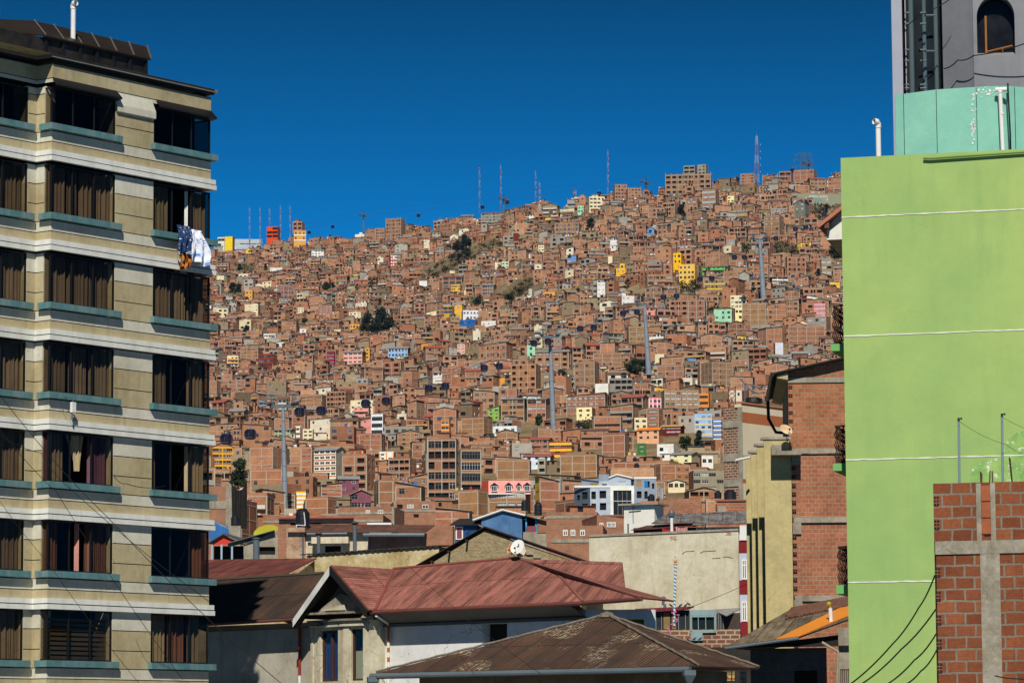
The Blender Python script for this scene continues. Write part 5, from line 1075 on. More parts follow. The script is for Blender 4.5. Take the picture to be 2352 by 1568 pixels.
def curtain_mat(c): return paint('curtain %d %d %d' % tuple(int(v * 255) for v in c), c, .18, .95, 2.0)
TAUPE, WINE, RUSTC, ROSE, SANDC, OLIVE = (.23, .175, .12), (.16, .07, .10), (.20, .09, .055), (.42, .20, .17), (.42, .33, .20), (.24, .2, .13)
def apt_window(zt, x0, x1, y, top, curtains, wrap=None, lefts=3, blinds=False, dark=False, openp=None):
    za, zb = zt + .89, zt + top; fm = MB(); t = .05
    fm.box(x0, x1, y + .02, y + .08, za, za + t); fm.box(x0, x1, y + .02, y + .08, zb - t, zb); n = lefts
    for k in range(n + 1):
        x = x0 + (x1 - x0) * k / n; a = min(max(x - t / 2, x0), x1 - t); fm.box(a, a + t, y + .021, y + .079, za + t, zb - t)
    if wrap == 'L':
        fm.box(x0 + .02, x0 + .08, y + .08, y + .33, za, za + t); fm.box(x0 + .02, x0 + .08, y + .08, y + .33, zb - t, zb)
    if wrap == 'R':
        fm.box(x1 - .08, x1 - .02, y + .08, y + 2.6, za, za + t); fm.box(x1 - .08, x1 - .02, y + .08, y + 2.6, zb - t, zb)
    f = fm.build('window', BFR, ra)
    for k in range(n):
        if openp == k: continue
        a, c = x0 + (x1 - x0) * k / n, x0 + (x1 - x0) * (k + 1) / n; g_ = MB(); g_.quad((a + .02, y + .05 + .004 * (k % 2), za + t), (c - .02, y + .05 + .004 * (k % 2), za + t), (c - .02, y + .05 + .004 * (k % 2), zb - t), (a + .02, y + .05 + .004 * (k % 2), zb - t)); g_.build('pane', DPANE if dark else PANE, f)
    if wrap == 'L': g_ = MB(); g_.quad((x0 + .05, y + .33, za + t), (x0 + .05, y + .05, za + t), (x0 + .05, y + .05, zb - t), (x0 + .05, y + .33, zb - t)); g_.build('pane', PANE, f)
    if wrap == 'R': g_ = MB(); g_.quad((x1 - .05, y + .05, za + t), (x1 - .05, y + 2.6, za + t), (x1 - .05, y + 2.6, zb - t), (x1 - .05, y + .05, zb - t)); g_.build('pane', DPANE, f)
    r = random.Random(int(zt * 100 + x0 * 10))
    for (f0, f1, c, *ex) in curtains:
        c = sc3(c, r.uniform(.65, 1.2))
        a, e = lerp(x0, x1, f0) + .05, lerp(x0, x1, f1) - .02; m = MB(); n_ = max(8, int((e - a) / .022)); ph = r.uniform(0, 6); fr_ = r.uniform(38, 50); tie = ex[0] if ex else 0
        zc = zb - .04; base = za + .05
        def cx_(u, v): return a + (e - a) * u if not tie else lerp(a + (e - a) * u, a + (e - a) * (.5 + (u - .5) * .25 + .15), min(1, v * 1.6))
        rows = [(0, 0), (.45, .5), (1, 1)] if not tie else [(0, 0), (.3, .35), (.55, .75), (.75, 1)]
        yo = [.055 * math.sin(ph + fr_ * (e - a) * i / n_ * (1 + .15 * math.sin(i * .31 + ph))) + .03 * math.sin(i * .7 + ph * 2) for i in range(n_ + 1)]
        for i in range(n_):
            for (v0, w0), (v1, w1) in zip(rows, rows[1:]):
                q_ = lambda i_, v: (cx_(i_ / n_, v), y + .28 + yo[i_], lerp(zc, base, v)); m.quad(q_(i, v1), q_(i + 1, v1), q_(i + 1, v0), q_(i, v0))
        m.build('curtain', curtain_mat(c), f, smooth=True)
    if wrap == 'L' and curtains and curtains[0][0] < .1 and not blinds:
        m = MB(); m.quad((x0 + .12, y + .33, za + .05), (x0 + .12, y + .2, za + .05), (x0 + .12, y + .2, zb - .05), (x0 + .12, y + .33, zb - .05)); m.build('curtain', curtain_mat(curtains[0][2]), f)
    if blinds:
        m = MB(); k = 0; z = za + .06
        while z < zb - .25: m.box(x0 + .08, x1 - .05, y + .25, y + .27, z, z + (.10 if True else .2)); z += .155
        m.build('blind', paint('roller blind slats', (.11, .085, .055), .25), f)
    s = MB(); sx0, sx1 = (x0 - .16, x1 + .16); 
    if wrap == 'L': strip(s, [(0, .40), (0, y), (x1 + .16, y)], .19, za - .21, za, 0)
    elif wrap == 'R': strip(s, [(x0 - .14, y), (x1, y), (x1, y + 2.7)], .19, za - .21, za, 0)
    else: s.box(sx0, sx1, y - .19, y + .0, za - .21, za, 0)
    s.build('window_sill', TEAL, ra)
FULL = [(0, .33, TAUPE), (.34, .66, TAUPE), (.67, 1, TAUPE)]
MAINC = [[], [(0, .3, TAUPE), (.31, .5, TAUPE), (.52, .72, TAUPE), (.73, 1, TAUPE)], FULL, [(0, .33, TAUPE), (.36, .66, TAUPE), (.69, 1, OLIVE)], [(0, .12, WINE), (.13, .30, TAUPE), (.33, .62, SANDC, 1), (.68, .97, WINE)], [(.04, .24, RUSTC), (.50, .58, ROSE), (.62, .97, RUSTC)], [], FULL]
RIGHTC = [[], [(0, .33, OLIVE), (.64, .69, (.75, .75, .73)), (.72, 1, TAUPE)], FULL, [(0, .33, TAUPE), (.70, 1, TAUPE)], [(0, .16, OLIVE), (.66, 1, SANDC)], [(.72, .97, RUSTC)], [(.02, .32, SANDC), (.36, .66, RUSTC), (.7, .93, TAUPE)], FULL]
for i, zt in enumerate([ZB[0]] + ZB[1:] + [ZB[6] - SH]):
    top = 2.56 if i else 2.14
    apt_window(zt, 0, X1, 0, top, MAINC[i], 'L', 3, blinds=(i == 6), dark=(i == 0), openp=1 if i in (4, 5) else None)
    apt_window(zt, X2, L_, 0, top, RIGHTC[i], 'R', 3, dark=(i == 0), openp=1 if i in (1, 4) else None)
    apt_window(zt, -3.9, -.40, ST, top, FULL if i else [], None, 3, dark=(i == 0))
# rooftop glazed conservatory
y0 = 1.5; xa, za_ = fa.on(y0, 105.5, 84); xb, zb_ = fa.on(y0, 336, 131); ze = fa.on(y0, 105.5, 84)[1]; b = MB(); hz = ze; yr = 3.2
xr0, zr = fa.on(yr, 79, 48); xr1, _ = fa.on(yr, 316, 98); xw = xa - .0
b.box(xa - 4, xb, y0 + .05, y0 + 5, ZTOP + .01, hz - .05, 1)
for k in range(7): x = lerp(xa, xb, k / 6); b.box(x - .05, x + .05, y0 - .03, y0 + .04, ZTOP, hz, 0)
b.box(xa - .1, xb, y0 - .05, y0 + .05, hz - .1, hz, 0); b.build('conservatory', [BFR, glassy('conservatory glass', (.022, .02, .017), .1)], ra)
b = MB(); ov = .12; A_, B_, C_, D_ = (xa - ov, y0 - ov, hz), (xb + ov, y0 - ov, hz), (xr1 + .5, yr, zr), (xr0, yr, zr); b.slab([A_, B_, C_, D_], .05); b.slab([(xa - 4, y0 + 2.5, hz + .25), A_, D_, (xa - 4, yr + 2, zr - .35)], .05, 0); b.face([B_, (xb + ov, y0 + 4, hz), C_], 0)
for k in range(7): t = k / 6; p0, p1 = Vector(A_).lerp(Vector(B_), t), Vector(D_).lerp(Vector(C_), t); b.tube([p0 + Vector((0, 0, .03)), p1 + Vector((0, 0, .03))], .03, 4, 1)
b.build('conservatory_roof', [paint('brown conservatory roof', (.024, .018, .015), .25, .5), paint('roof glazing bar', (.10, .10, .10), .1)], ra)
def pipe(name, p, h, r_, label, cat='vent pipe', elbow=True, mat=None, dirx=1.0, group=None, cap=None):
    root = empty(name, p, 0, label, cat, group); b = MB(); b.tube([(0, 0, -.4), (0, 0, h)], r_, 12); b.build('pipe', mat or PVC, root, smooth=True); b = MB()
    if elbow: b.tube([(0, 0, h - .02), (0, 0, h + r_ * 1.2), (dirx * r_ * .8, -r_ * .8, h + r_ * 2.0), (dirx * r_ * 2.2, -r_ * 1.4, h + r_ * 2.1)], r_ * 1.2, 12, cap=False); b.build('elbow', mat or PVC, root)
    if cap == 'cone': b.lathe([(0, h + .02), (r_ * 1.2, h + .05), (r_ * 2.1, h + .16), (0, h + r_ * 2.4)], 14); b.build('cowl', paint('rusty cowl', (.12, .07, .05), .3), root)
    if cap == 'turbine':
        b.lathe([(r_ * .9, h), (r_ * 1.9, h + .1), (r_ * 2.3, h + .3), (r_ * 1.5, h + .48), (0, h + .52)], 14); b.build('turbine_cowl', STEELG, root)
    if cap == 'ring': b.lathe([(r_, h), (r_ * 1.3, h + .03), (r_ * 1.3, h + .1), (0, h + .13)], 14); b.build('cap', mat or PVC, root)
    return root
pw = at(168, 66, 118.5); pipe('vent_pipe', Vector((pw.x, pw.y, pw.z)), at(168, 20, 118.5).z - pw.z, .085, 'white elbowed vent pipe rising behind the brown conservatory roof', dirx=.6)
# washing on a sill
xs, zs = fa.on(-.3, 438, 520)
def cloth(name, label, px0, px1, pya, pyb, y, mat, seed, flare=.1, cat='laundry', sag=.0):
    r = random.Random(seed); x0, z1 = fa.on(y, px0, pya); x1, _ = fa.on(y, px1, pya); _, z0_ = fa.on(y, (px0 + px1) / 2, pyb); b = MB(); N, M_ = 26, 22; ph = [r.uniform(0, 6) for _ in range(5)]; grid = []
    for j in range(M_ + 1):
        v = j / M_; row_ = []
        for i in range(N + 1):
            u = i / N; s_ = (.25 + v) * .09 * math.sin(u * 17 + ph[0] + 1.5 * math.sin(v * 3 + ph[1])) + .05 * math.sin(u * 31 + ph[2] + v * 4)
            xx = lerp(x0, x1, u) + flare * v * (u - .3) + .04 * math.sin(v * 7 + ph[3]); yy = y - .06 - .14 * math.sin(min(1, v * 1.4) * 1.7) + s_; zz = lerp(z1, z0_, v) + sag * math.sin(u * 3.14) * (1 - v) + .06 * math.sin(u * 9 + ph[4]) * v
            row_.append((xx, yy, zz))
        grid.append(row_)
    for j in range(M_):
        for i in range(N): b.quad(grid[j + 1][i], grid[j + 1][i + 1], grid[j][i + 1], grid[j][i], 0, [(i / N, j / M_), ((i + 1) / N, j / M_), ((i + 1) / N, (j + 1) / M_), (i / N, (j + 1) / M_)])
    o = b.build(name, mat, smooth=True); o.location = fa.o; o.rotation_euler = (0, 0, fa.r); return tag(o, label, cat)
q = NT('patchwork blue white cloth', .9, .1); ch = q.n('TexChecker'); ch.inputs['Scale'].default_value = 7; ch.inputs['Color1'].default_value = (.72, .76, .85, 1); ch.inputs['Color2'].default_value = (.10, .23, .55, 1); q.l(q.co('UV'), ch.inputs['Vector'])
q.col(q.mix(q.ramp(q.noise(q.co('UV'), 5, 3), [(.42, (0, 0, 0)), (.5, (.85,) * 3)]), ch.outputs[0], (.78, .8, .86))); QUILT = q.m
q = NT('navy white print cloth', .9, .1); q.col(q.ramp(q.noise(q.co('UV'), 6, 4, .7), [(.50, (.015, .04, .12)), (.56, (.015, .04, .12)), (.60, (.75, .78, .82))])); NAVY = q.m
q = NT('orange brown blanket', .95, .1); q.col(q.ramp(q.noise(q.co('UV'), 3, 4, .7), [(.35, (.05, .015, .008)), (.5, (.26, .08, .02)), (.62, (.55, .24, .05))])); BLK = q.m
cloth('bedsheet', 'crumpled blue and white patchwork bedsheet hung over the teal sill', 420, 462, 524, 606, -.3, QUILT, 3, .25)
cloth('shirt', 'navy and white printed cloth hung on the sill beside the patchwork sheet', 402, 432, 516, 584, -.36, NAVY, 5, .05)
cloth('blanket', 'orange and brown fringed blanket hanging below the navy cloth', 406, 428, 570, 618, -.33, BLK, 8, -.05)
# small aerial on the wall
x, z = fa.on(-.32, 168, 935); root = empty('outdoor_antenna', fa.w(x, -.32, z), fa.r, 'white box antenna on a bent arm beneath a teal sill', 'antenna'); b = MB(); b.box(-.09, .09, -.05, .05, -.17, .17); b.build('box', PVC, root); b = MB(); b.tube([(-.3, .32, .3), (-.25, .05, .34), (-.05, 0, .3), (0, 0, .1)], .02, 6); b.tube([(-.05, 0, -.2), (-.04, 0, -.4)], .03, 6); b.tube([(-.3, .3, .3), (-.2, .25, -.1), (-.04, .05, -.35)], .008, 4); b.build('arm', STEELG, root)
# ------------------------------------------------------------------ wires crossing in front
WIRE = paint('black cable', (.012, .012, .012), .1, .5)
def wire(pts, r_, label, sag=0.0, n=14, mat=None, nm='cable'):
    P = [at(*p) for p in pts]; Q = []
    for a, c in zip(P, P[1:]):
        for i in range(n): t = i / n; q_ = a.lerp(c, t); q_.z -= sag * 4 * t * (1 - t); Q.append(q_)
    Q.append(P[-1]); b = MB(); b.tube(Q, r_, 6); return tag(b.build(nm, mat or WIRE), label, 'cable')
wire([(-20, 880, 96), (250, 1190, 92), (660, 1580, 88)], .009, 'thin black wire slanting down across the apartment block to the dark house', .15)
wire([(-20, 960, 100), (130, 1130, 97), (420, 1560, 92)], .008, 'thin wire crossing the lower windows of the apartment block', .1)
wire([(-20, 985, 100), (95, 1040, 97), (160, 1120, 95), (480, 1380, 90)], .008, 'second thin wire slung past the purple-curtained window', .1)
wire([(260, 1090, 113), (290, 1110, 113), (380, 1115, 114)], .012, 'loose black wire looped between two teal sills', .1)
wire([(-20, 1120, 105), (110, 1290, 101), (330, 1580, 96)], .007, 'faint wire low across the apartment block', .1)
wire([(940, 1300, 125), (1300, 1585, 96)], .007, 'thin wire running over the red roof toward the rusty one', .2)
wire([(1500, 1420, 158), (1716, 1340, 150)], .01, 'slack wire from the purple shed roof up to the yellow fins', .1)
# ------------------------------------------------------------------ B: white house with the red corrugated roof
fb = Fr(843.5, 1401.7, 131, -41); ze = fb.z; rb_ = fb.root('corrugated_roof_house', 'old white house with red corrugated roof, pointed gable and cracked plaster bay', 'house')
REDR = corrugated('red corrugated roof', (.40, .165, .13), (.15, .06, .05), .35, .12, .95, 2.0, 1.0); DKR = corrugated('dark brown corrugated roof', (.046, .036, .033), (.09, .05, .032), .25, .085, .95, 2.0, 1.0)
WHP = plaster('white washed wall', (.74, .75, .74), (.62, .63, .62), (.78, .79, .79), (.45, .42, .36), .08, .75, .5, .2); GRP = plaster('grey beige wall', (.40, .375, .30), (.30, .28, .22), (.47, .44, .36), (.2, .18, .14), .12, .7, .5, .4); CRP = plaster('cream cracked bay plaster', (.58, .54, .40), (.42, .37, .24), (.66, .62, .48), (.33, .2, .1), .15, .9, .9, .5)
XR = fb.on(0, 1322, 1376)[0]; yG = -.3; apx = fb.p(yG, 760, 1297); yR, zg0 = fb.onx(apx[0], 905, 1306); xg0 = apx[0]; xg1, zg1 = fb.on(yR, 1190, 1281); zr = (zg0 + zg1) / 2
print('house', XR, ze, fb.on(0, 1322, 1376)[1], 'ridge', xg0, zg0, xg1, zg1)
def uvr(pts, org, du, dv): return [((Vector(p) - Vector(org)).dot(du), (Vector(p) - Vector(org)).dot(dv)) for p in pts]
def roofpoly(b, pts, e0, e1, m=0, t=.05, me=1, skew=0.0):
    e = (Vector(e1) - Vector(e0)).normalized(); P = [Vector(p) for p in pts]; n = (P[1] - P[0]).cross(P[2] - P[0]).normalized()
    if n.z < 0: P = P[::-1]; n = -n
    v = n.cross(e); v = v if v.z > 0 else -v; b.slab(P, t, m, me, uvr(P, e0, e, v))
z_at = lambda y: lerp(ze, zr, y / yR)
def on_slope(px, py):      # point on the front slope of the main roof
    lo = None; s = (zg1 - ze) / yR
    for it in range(40):
        y = 0 if lo is None else lo; x, z = fb.on(y, px, py); y2 = (z - ze) / s; lo = y2 if lo is None else lo + (y2 - lo) * .5
    return (fb.on(lo, px, py)[0], lo, ze + s * lo)
Hc = (xg1, yR, zg1); Kp = on_slope(1277.6, 1312.7); C1 = (fb.on(0, 1339, 1372)[0], 0, ze); V0 = (xg0, yR, zg0)
C2 = fb.pxz(ze - .02, 1476, 1372); print('C2', C2, 'Kp', Kp)
b = MB(); roofpoly(b, [(fb.on(0, 862, 1398)[0], 0, ze), C1, Kp, Hc, V0], (0, 0, ze), (1, 0, ze))
roofpoly(b, [C1, C2, Kp], C1, C2); roofpoly(b, [C2, (C2[0] - 1, C2[1] + 3, ze), Hc, Kp], C2, (C2[0] - 1, C2[1] + 3, ze))
b.slab([V0, Hc, (xg1, yR + 4, ze), (xg0, yR + 4, ze)], .05, 0, 1)
b.tube([V0, Hc], .07, 6, 1); b.tube([Hc, Kp, C2], .06, 6, 0); b.tube([Kp, C1], .06, 6, 0)
b.build('roof', [REDR, paint('red roof edge', (.20, .06, .05), .2)], rb_)
# steep red roof sheet standing behind
b = MB(); p0, p1, p2, p3 = fb.p(7, 1206, 1283), fb.p(7, 1429, 1290), fb.p(5.2, 1437, 1363), fb.p(5.2, 1270, 1363); roofpoly(b, [p3, p2, p1, p0], p3, p2); b.build('rear_roof', [REDR, paint('red roof edge', (.2, .06, .05))], rb_)
# gable wing
gl = fb.p(yG, 676, 1418); gr = fb.p(yG, 847, 1399.5); zg = (gl[2] + gr[2]) / 2; print('gable', apx, gl, gr)
Vb = (V0[0], V0[1], V0[2]); vlo = (fb.on(0, 862, 1398)[0], 0, ze)
b = MB(); roofpoly(b, [gr, vlo, Vb, apx], gr, apx, 0); b.tube([Vb, vlo], .08, 6, 1); b.build('gable_roof', [REDR, paint('red roof edge', (.2, .06, .05))], rb_)
b = MB(); roofpoly(b, [gl, apx, (xg0, yR, zg0), (gl[0], yR, gl[2])], gl, apx, 0); b.build('gable_roof', [DKR, paint('dark edge', (.03, .02, .02))], rb_)
# left dark roof
dl0 = fb.p(3.2, 440, 1334.5); dl1 = fb.p(3.2, 742, 1316.5); el0 = fb.p(0, 440, 1432); el1 = fb.p(0, 690, 1417); b = MB(); roofpoly(b, [el0, el1, dl1, dl0], el0, el1); b.tube([dl0, dl1], .09, 6, 1); b.build('roof', [DKR, paint('dark ridge', (.06, .05, .035))], rb_)
# barge boards
b = MB()
for p, q_, wdt in ((gl, apx, .30), (gr, apx, .24)):
    P, Q = Vector(p), Vector(q_); d = (Q - P); o = Vector((0, -.09, -.06)); dn = Vector((0, 0, -wdt)); m = 0 if p is gl else 1
    b.quad(P + o, P + o + dn, Q + o + dn * 1.1, Q + o, m); b.quad(P + o + dn, P + o + dn + Vector((0, .35, 0)), Q + o + dn + Vector((0, .35, 0)), Q + o + dn, 1); b.quad(P + o, Q + o, Q + o + Vector((0, .3, 0)), P + o + Vector((0, .3, 0)), 1)
b.build('barge_board', [paint('white barge board', (.62, .63, .61), .15, .7, 2, .4), BLACKM], rb_)
# gutters and downpipes
GUT = paint('dark red gutter', (.13, .045, .038), .2, .6); b = MB(); b.tube([(vlo[0] - .1, -.06, ze - .08), (C1[0], -.06, ze - .07)], .07, 8); b.tube([(C1[0], -.06, ze - .07), (C2[0], C2[1] - .05, ze - .07)], .07, 8); b.tube([(el0[0], -.06, el0[2] - .07), (el1[0], -.06, el1[2] - .07)], .06, 8); b.build('gutter', GUT, rb_)
# walls
yW = .85; zf = ze - .25; xW1 = fb.on(yW, 1345, 1400)[0]; wb = MB(); wx0, wz1 = fb.on(yW, 1107, 1432); wx1, wz0 = fb.on(yW, 1165, 1481)
wb.facade((-.3, yW), (xW1, yW), 0, zf, [(wx0 + .3, wx1 + .3, wz0, wz1, .45, 0, 2)], 0); wb.facade((xW1, yW), (xW1 + 1.7, yW + 1.2), 0, zf, [(.5, 3, zf - 1.0, zf - .35, .3, 0, 3)], 0); wb.facade((xW1 + 1.7, yW + 1.2), (xW1 + 1.75, yW + 1.8), 0, zf, [], 0)
lx0 = el0[0]; wb.facade((lx0, yW), (-.3 - 2.4, yW), 0, el0[2] - .2, [], 1); wb.facade((-.3 - 2.4, yW), (-.3, yW), 0, zf, [], 1); wb.facade((lx0, 9), (lx0, yW), 0, el0[2] - .2, [], 1)
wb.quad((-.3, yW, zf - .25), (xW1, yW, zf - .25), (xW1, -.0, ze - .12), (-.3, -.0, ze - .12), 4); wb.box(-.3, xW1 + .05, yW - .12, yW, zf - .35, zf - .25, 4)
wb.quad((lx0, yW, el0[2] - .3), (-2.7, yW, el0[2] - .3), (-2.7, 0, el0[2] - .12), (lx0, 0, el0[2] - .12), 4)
wb.build('wall', [WHP, GRP, INT, paint('ochre recess', (.16, .13, .02), .2), paint('shade toned soffit', (.13, .125, .11), .2)], rb_)  # eave shade is put into the soffit colour
# bay with pilasters, two windows and a broken pediment
bx0, bz = fb.on(.7, 716, 1480); bx1, _ = fb.on(.1, 791, 1480); bx2, _ = fb.on(.1, 851, 1480); ztop = fb.on(.1, 790, 1424)[1]; pA, pB, pC = (bx0, .7), (bx1, .1), (bx2, .1)
LA = math.hypot(pB[0] - pA[0], pB[1] - pA[1]); wl0, wl1 = LA * (736 - 716) / 75, LA * (778 - 716) / 75; wz1, wz0 = fb.on(.4, 756, 1447)[1], fb.on(.4, 756, 1564)[1]; n0, n1 = fb.on(.1, 806, 1450)[0] - bx1, fb.on(.1, 834, 1450)[0] - bx1
wb = MB(); wb.facade(pA, pB, 0, ztop, [(wl0, wl1, wz0, wz1, .22, 0, None)], 0); wb.facade(pB, pC, 0, ztop, [(n0, n1, wz0, wz1, .22, 0, None)], 0); wb.facade(pC, (bx2 + .05, yW), 0, ztop, [], 0); wb.facade((bx0 - .1, yW), pA, 0, ztop, [], 0); wb.quad((bx0, .7, ztop), (bx1, .1, ztop), (bx2, .1, ztop), (bx2, yW, ztop), 0)
def along(p, q_, u0, u1, out, z0, z1, m): # pilaster or lintel on a slanted wall
    P, Q = Vector((*p, 0)), Vector((*q_, 0)); d = (Q - P).normalized(); n = Vector((d.y, -d.x, 0)); a, c = P + d * u0, P + d * u1; v = lambda s_, z: (s_.x, s_.y, z)
    A, C = a + n * out, c + n * out; wb.quad(v(A, z0), v(C, z0), v(C, z1), v(A, z1), m); wb.quad(v(a, z0), v(A, z0), v(A, z1), v(a, z1), m); wb.quad(v(C, z0), v(c, z0), v(c, z1), v(C, z1), m); wb.quad(v(A, z1), v(C, z1), v(c, z1), v(a, z1), m); wb.quad(v(a, z0), v(c, z0), v(C, z0), v(A, z0), m)
along(pA, pB, 0, .16, .06, 0, ztop, 0); along(pA, pB, wl1 + .05, LA, .06, 0, ztop, 0); along(pB, pC, 0, n0 - .05, .06, 0, ztop, 0); along(pB, pC, n1 + .05, bx2 - bx1, .06, 0, ztop, 0)
along(pA, pB, 0, LA + .1, .14, ztop - .22, ztop - .14, 0); along(pB, pC, -.1, bx2 - bx1 + .1, .14, ztop - .22, ztop - .14, 0); along(pA, pB, -.05, LA + .15, .22, ztop - .02, ztop + .06, 1); along(pB, pC, -.15, bx2 - bx1 + .15, .22, ztop - .02, ztop + .06, 1)
for k in range(16): along(pB, pC, k * (bx2 - bx1) / 16, (k + .5) * (bx2 - bx1) / 16, .1, ztop - .12, ztop - .03, 0)
# pediment
pe0 = fb.p(.2, 724, 1407); pe1 = fb.p(.1, 845, 1405); pk = fb.p(.15, 783, 1362); wb.slab([pe0, pe1, (lerp(pe1[0], pk[0], .55), .1, lerp(pe1[2], pk[2], .75)), pk, (lerp(pe0[0], pk[0], .62), .15, lerp(pe0[2], pk[2], .55))], .4, 1); wb.quad(*[(p[0], p[1] - .12, p[2]) for p in (fb.p(.2, 742, 1402), fb.p(.15, 800, 1400), fb.p(.15, 796, 1388), fb.p(.15, 752, 1391))], 0)
wb.box(pe0[0] - .2, pe1[0] + .1, -.12, .5, pe0[2] - .08, pe0[2], 1)
# inside of the gable
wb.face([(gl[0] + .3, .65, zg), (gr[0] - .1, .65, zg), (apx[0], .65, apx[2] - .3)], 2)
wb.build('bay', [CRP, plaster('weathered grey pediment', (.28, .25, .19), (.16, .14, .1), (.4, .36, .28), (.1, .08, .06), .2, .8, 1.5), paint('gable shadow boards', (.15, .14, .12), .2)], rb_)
def bay_window(p, q_, u0, u1, z0, z1, kind):
    P, Q = Vector((*p, 0)), Vector((*q_, 0)); d = (Q - P).normalized(); n = Vector((d.y, -d.x, 0)); b = MB(); g_ = lambda u, o, z: tuple(P + d * u + n * o + Vector((0, 0, z)))
    def bar(a, c, za, zb): b.quad(g_(a, -.1, za), g_(c, -.1, za), g_(c, -.1, zb), g_(a, -.1, zb)); b.quad(g_(a, -.2, za), g_(a, -.1, za), g_(a, -.1, zb), g_(a, -.2, zb)); b.quad(g_(c, -.1, za), g_(c, -.2, za), g_(c, -.2, zb), g_(c, -.1, zb))
    bar(u0, u0 + .07, z0, z1); bar(u1 - .07, u1, z0, z1); bar(u0, u1, z1 - .08, z1); bar(u0, u1, z0, z0 + .08)
    if kind == 'blue': bar((u0 + u1) / 2 - .06, (u0 + u1) / 2 + .06, z0, z1)
    f = b.build('window', paint('brown window frame', (.075, .035, .028), .25, .6), rb_)
    b = MB(); b.quad(g_(u0, -.15, z0), g_(u1, -.15, z0), g_(u1, -.15, z1), g_(u0, -.15, z1)); b.build('pane', clear_glass('bay glass', (.75, .75, .75), .03), f)
    b = MB(); N = 40; zt2 = z1 if kind == 'blue' else lerp(z0, z1, .58)
    for i in range(N):
        o = lambda k: -.24 + (.03 * math.sin(k * 1.3) if kind == 'blue' else .006 * math.sin(k)); a, c = lerp(u0, u1, i / N), lerp(u0, u1, (i + 1) / N); b.quad(g_(a, o(i), z0), g_(c, o(i + 1), z0), g_(c, o(i + 1), zt2), g_(a, o(i), zt2))
    b.build('curtain', paint('blue curtain', (.014, .05, .16), .25) if kind == 'blue' else paint('pale green blind', (.38, .42, .28), .1), f, smooth=True)
    b = MB(); b.quad(g_(u0, -.5, z0), g_(u1, -.5, z0), g_(u1, -.5, z1), g_(u0, -.5, z1)); b.build('room_shade', INT, f)
bay_window(pA, pB, wl0, wl1, wz0, wz1, 'blue'); bay_window(pB, pC, n0, n1, wz0, wz1, 'half')
def dpipe(pts, r_, mats, nm='downpipe'):
    b = MB(); 
    for i, (a, c) in enumerate(zip(pts, pts[1:])): b.tube([a, c], r_, 8, i % len(mats))
    return b.build(nm, mats, rb_)
RD = paint('red downpipe', (.26, .03, .025), .3, .5); x, z = fb.on(yW - .1, 688, 1436); dpipe([(el1[0] - .8, -.05, el1[2] - .1), (x, yW - .1, z), (x, yW - .1, z - 1.9), (x, yW - .1, 0)], .055, [GUT, RD, PVC])
x, z = fb.on(yW - .1, 892, 1432); z1_ = fb.on(yW - .1, 892, 1475)[1]; pts = [(vlo[0] + .1, -.05, ze - .2), (x, yW - .1, z), (x, yW - .1, z1_)] + [(x, yW - .1, z1_ - .18 * k) for k in range(1, 7)] + [(x, yW - .1, 0)]; dpipe(pts, .05, [PVC, paint('orange pipe bands', (.38, .12, .02), .2)])
# satellite dishes on the ridge
DISH = paint('dish enamel', (.66, .70, .70), .05, .5, 2, .55, (.58, .42, .22)); RDISH = paint('rusting dish', (.40, .16, .05), .5, .7, 3); DARKM = paint('dark bracket', (.03, .03, .03), .2)
def dish(p, rad, yaw, tilt, label, mat, text=None, back=None, foot=None, oval=1.12):
    root = empty('satellite_dish', p, 0, label, 'satellite dish'); M = Matrix.Rotation(yaw, 4, 'Z') @ Matrix.Rotation(tilt, 4, 'X')
    b = MB(); b.M = M; n = 28; pr = [(0, .0), (.35, .012), (.7, .055), (1, .115)]
    f = lambda r_, k: (r_ * rad * math.cos(2 * math.pi * k / n), -.0, r_ * rad * oval * math.sin(2 * math.pi * k / n))
    for (r0, y0_), (r1, y1_) in zip(pr, pr[1:]):
        for k in range(n):
            P = [(f(r0, k), y0_), (f(r0, k + 1), y0_), (f(r1, k + 1), y1_), (f(r1, k), y1_)]; P = [(a[0], -y * rad * 1.0, a[2]) for a, y in P]
            if r0 == 0: P = P[1:]
            b.face(P, 0, [(c[0], c[2]) for c in P])
    b.tube([(rad * math.cos(2 * math.pi * k / n), -.115 * rad, rad * oval * math.sin(2 * math.pi * k / n)) for k in range(n + 1)], rad * .025, 5, 1, cap=False)
    b.build('reflector', [mat, paint('dish rim', (.7, .72, .72), .05)], root, smooth=True)
    b = MB(); b.M = M; b.tube([(0, -.1 * rad, -rad * oval * .95), (0, -rad * .75, -rad * .62)], rad * .03, 6); b.box(-.1 * rad, .1 * rad, -.95 * rad, -.7 * rad, -.7 * rad, -.5 * rad, 1); b.build('feed_arm', [STEELG, DARKM], root)
    b = MB(); q_ = M @ Vector((0, .05, -rad * .2)); ft = Vector(foot or (0, .25, -rad * 1.45)); b.tube([q_, (q_.x, q_.y + .12, q_.z - .1), ft], rad * .05, 6); b.tube([ft + Vector((-.18, -.1, -.1)), ft + Vector((0, 0, .2)), ft + Vector((.2, .1, -.1))], rad * .03, 5); b.build('bracket', DARKM, root)
    if text:
        t = words_(text[0], rad * .32, DARKM, root, (0, 0, 0), name='lettering'); t.matrix_local = M @ Matrix.Translation((rad * .12, -.1 * rad, rad * .34)) @ Matrix.Rotation(R(90), 4, 'X')
        t = words_(text[1], rad * .15, DARKM, root, (0, 0, 0), name='lettering'); t.matrix_local = M @ Matrix.Translation((rad * .08, -.08 * rad, rad * .06)) @ Matrix.Rotation(R(90), 4, 'X')
    return root
pr = fb.w(Hc[0], yR, zg1); Yd = pr.y - .3
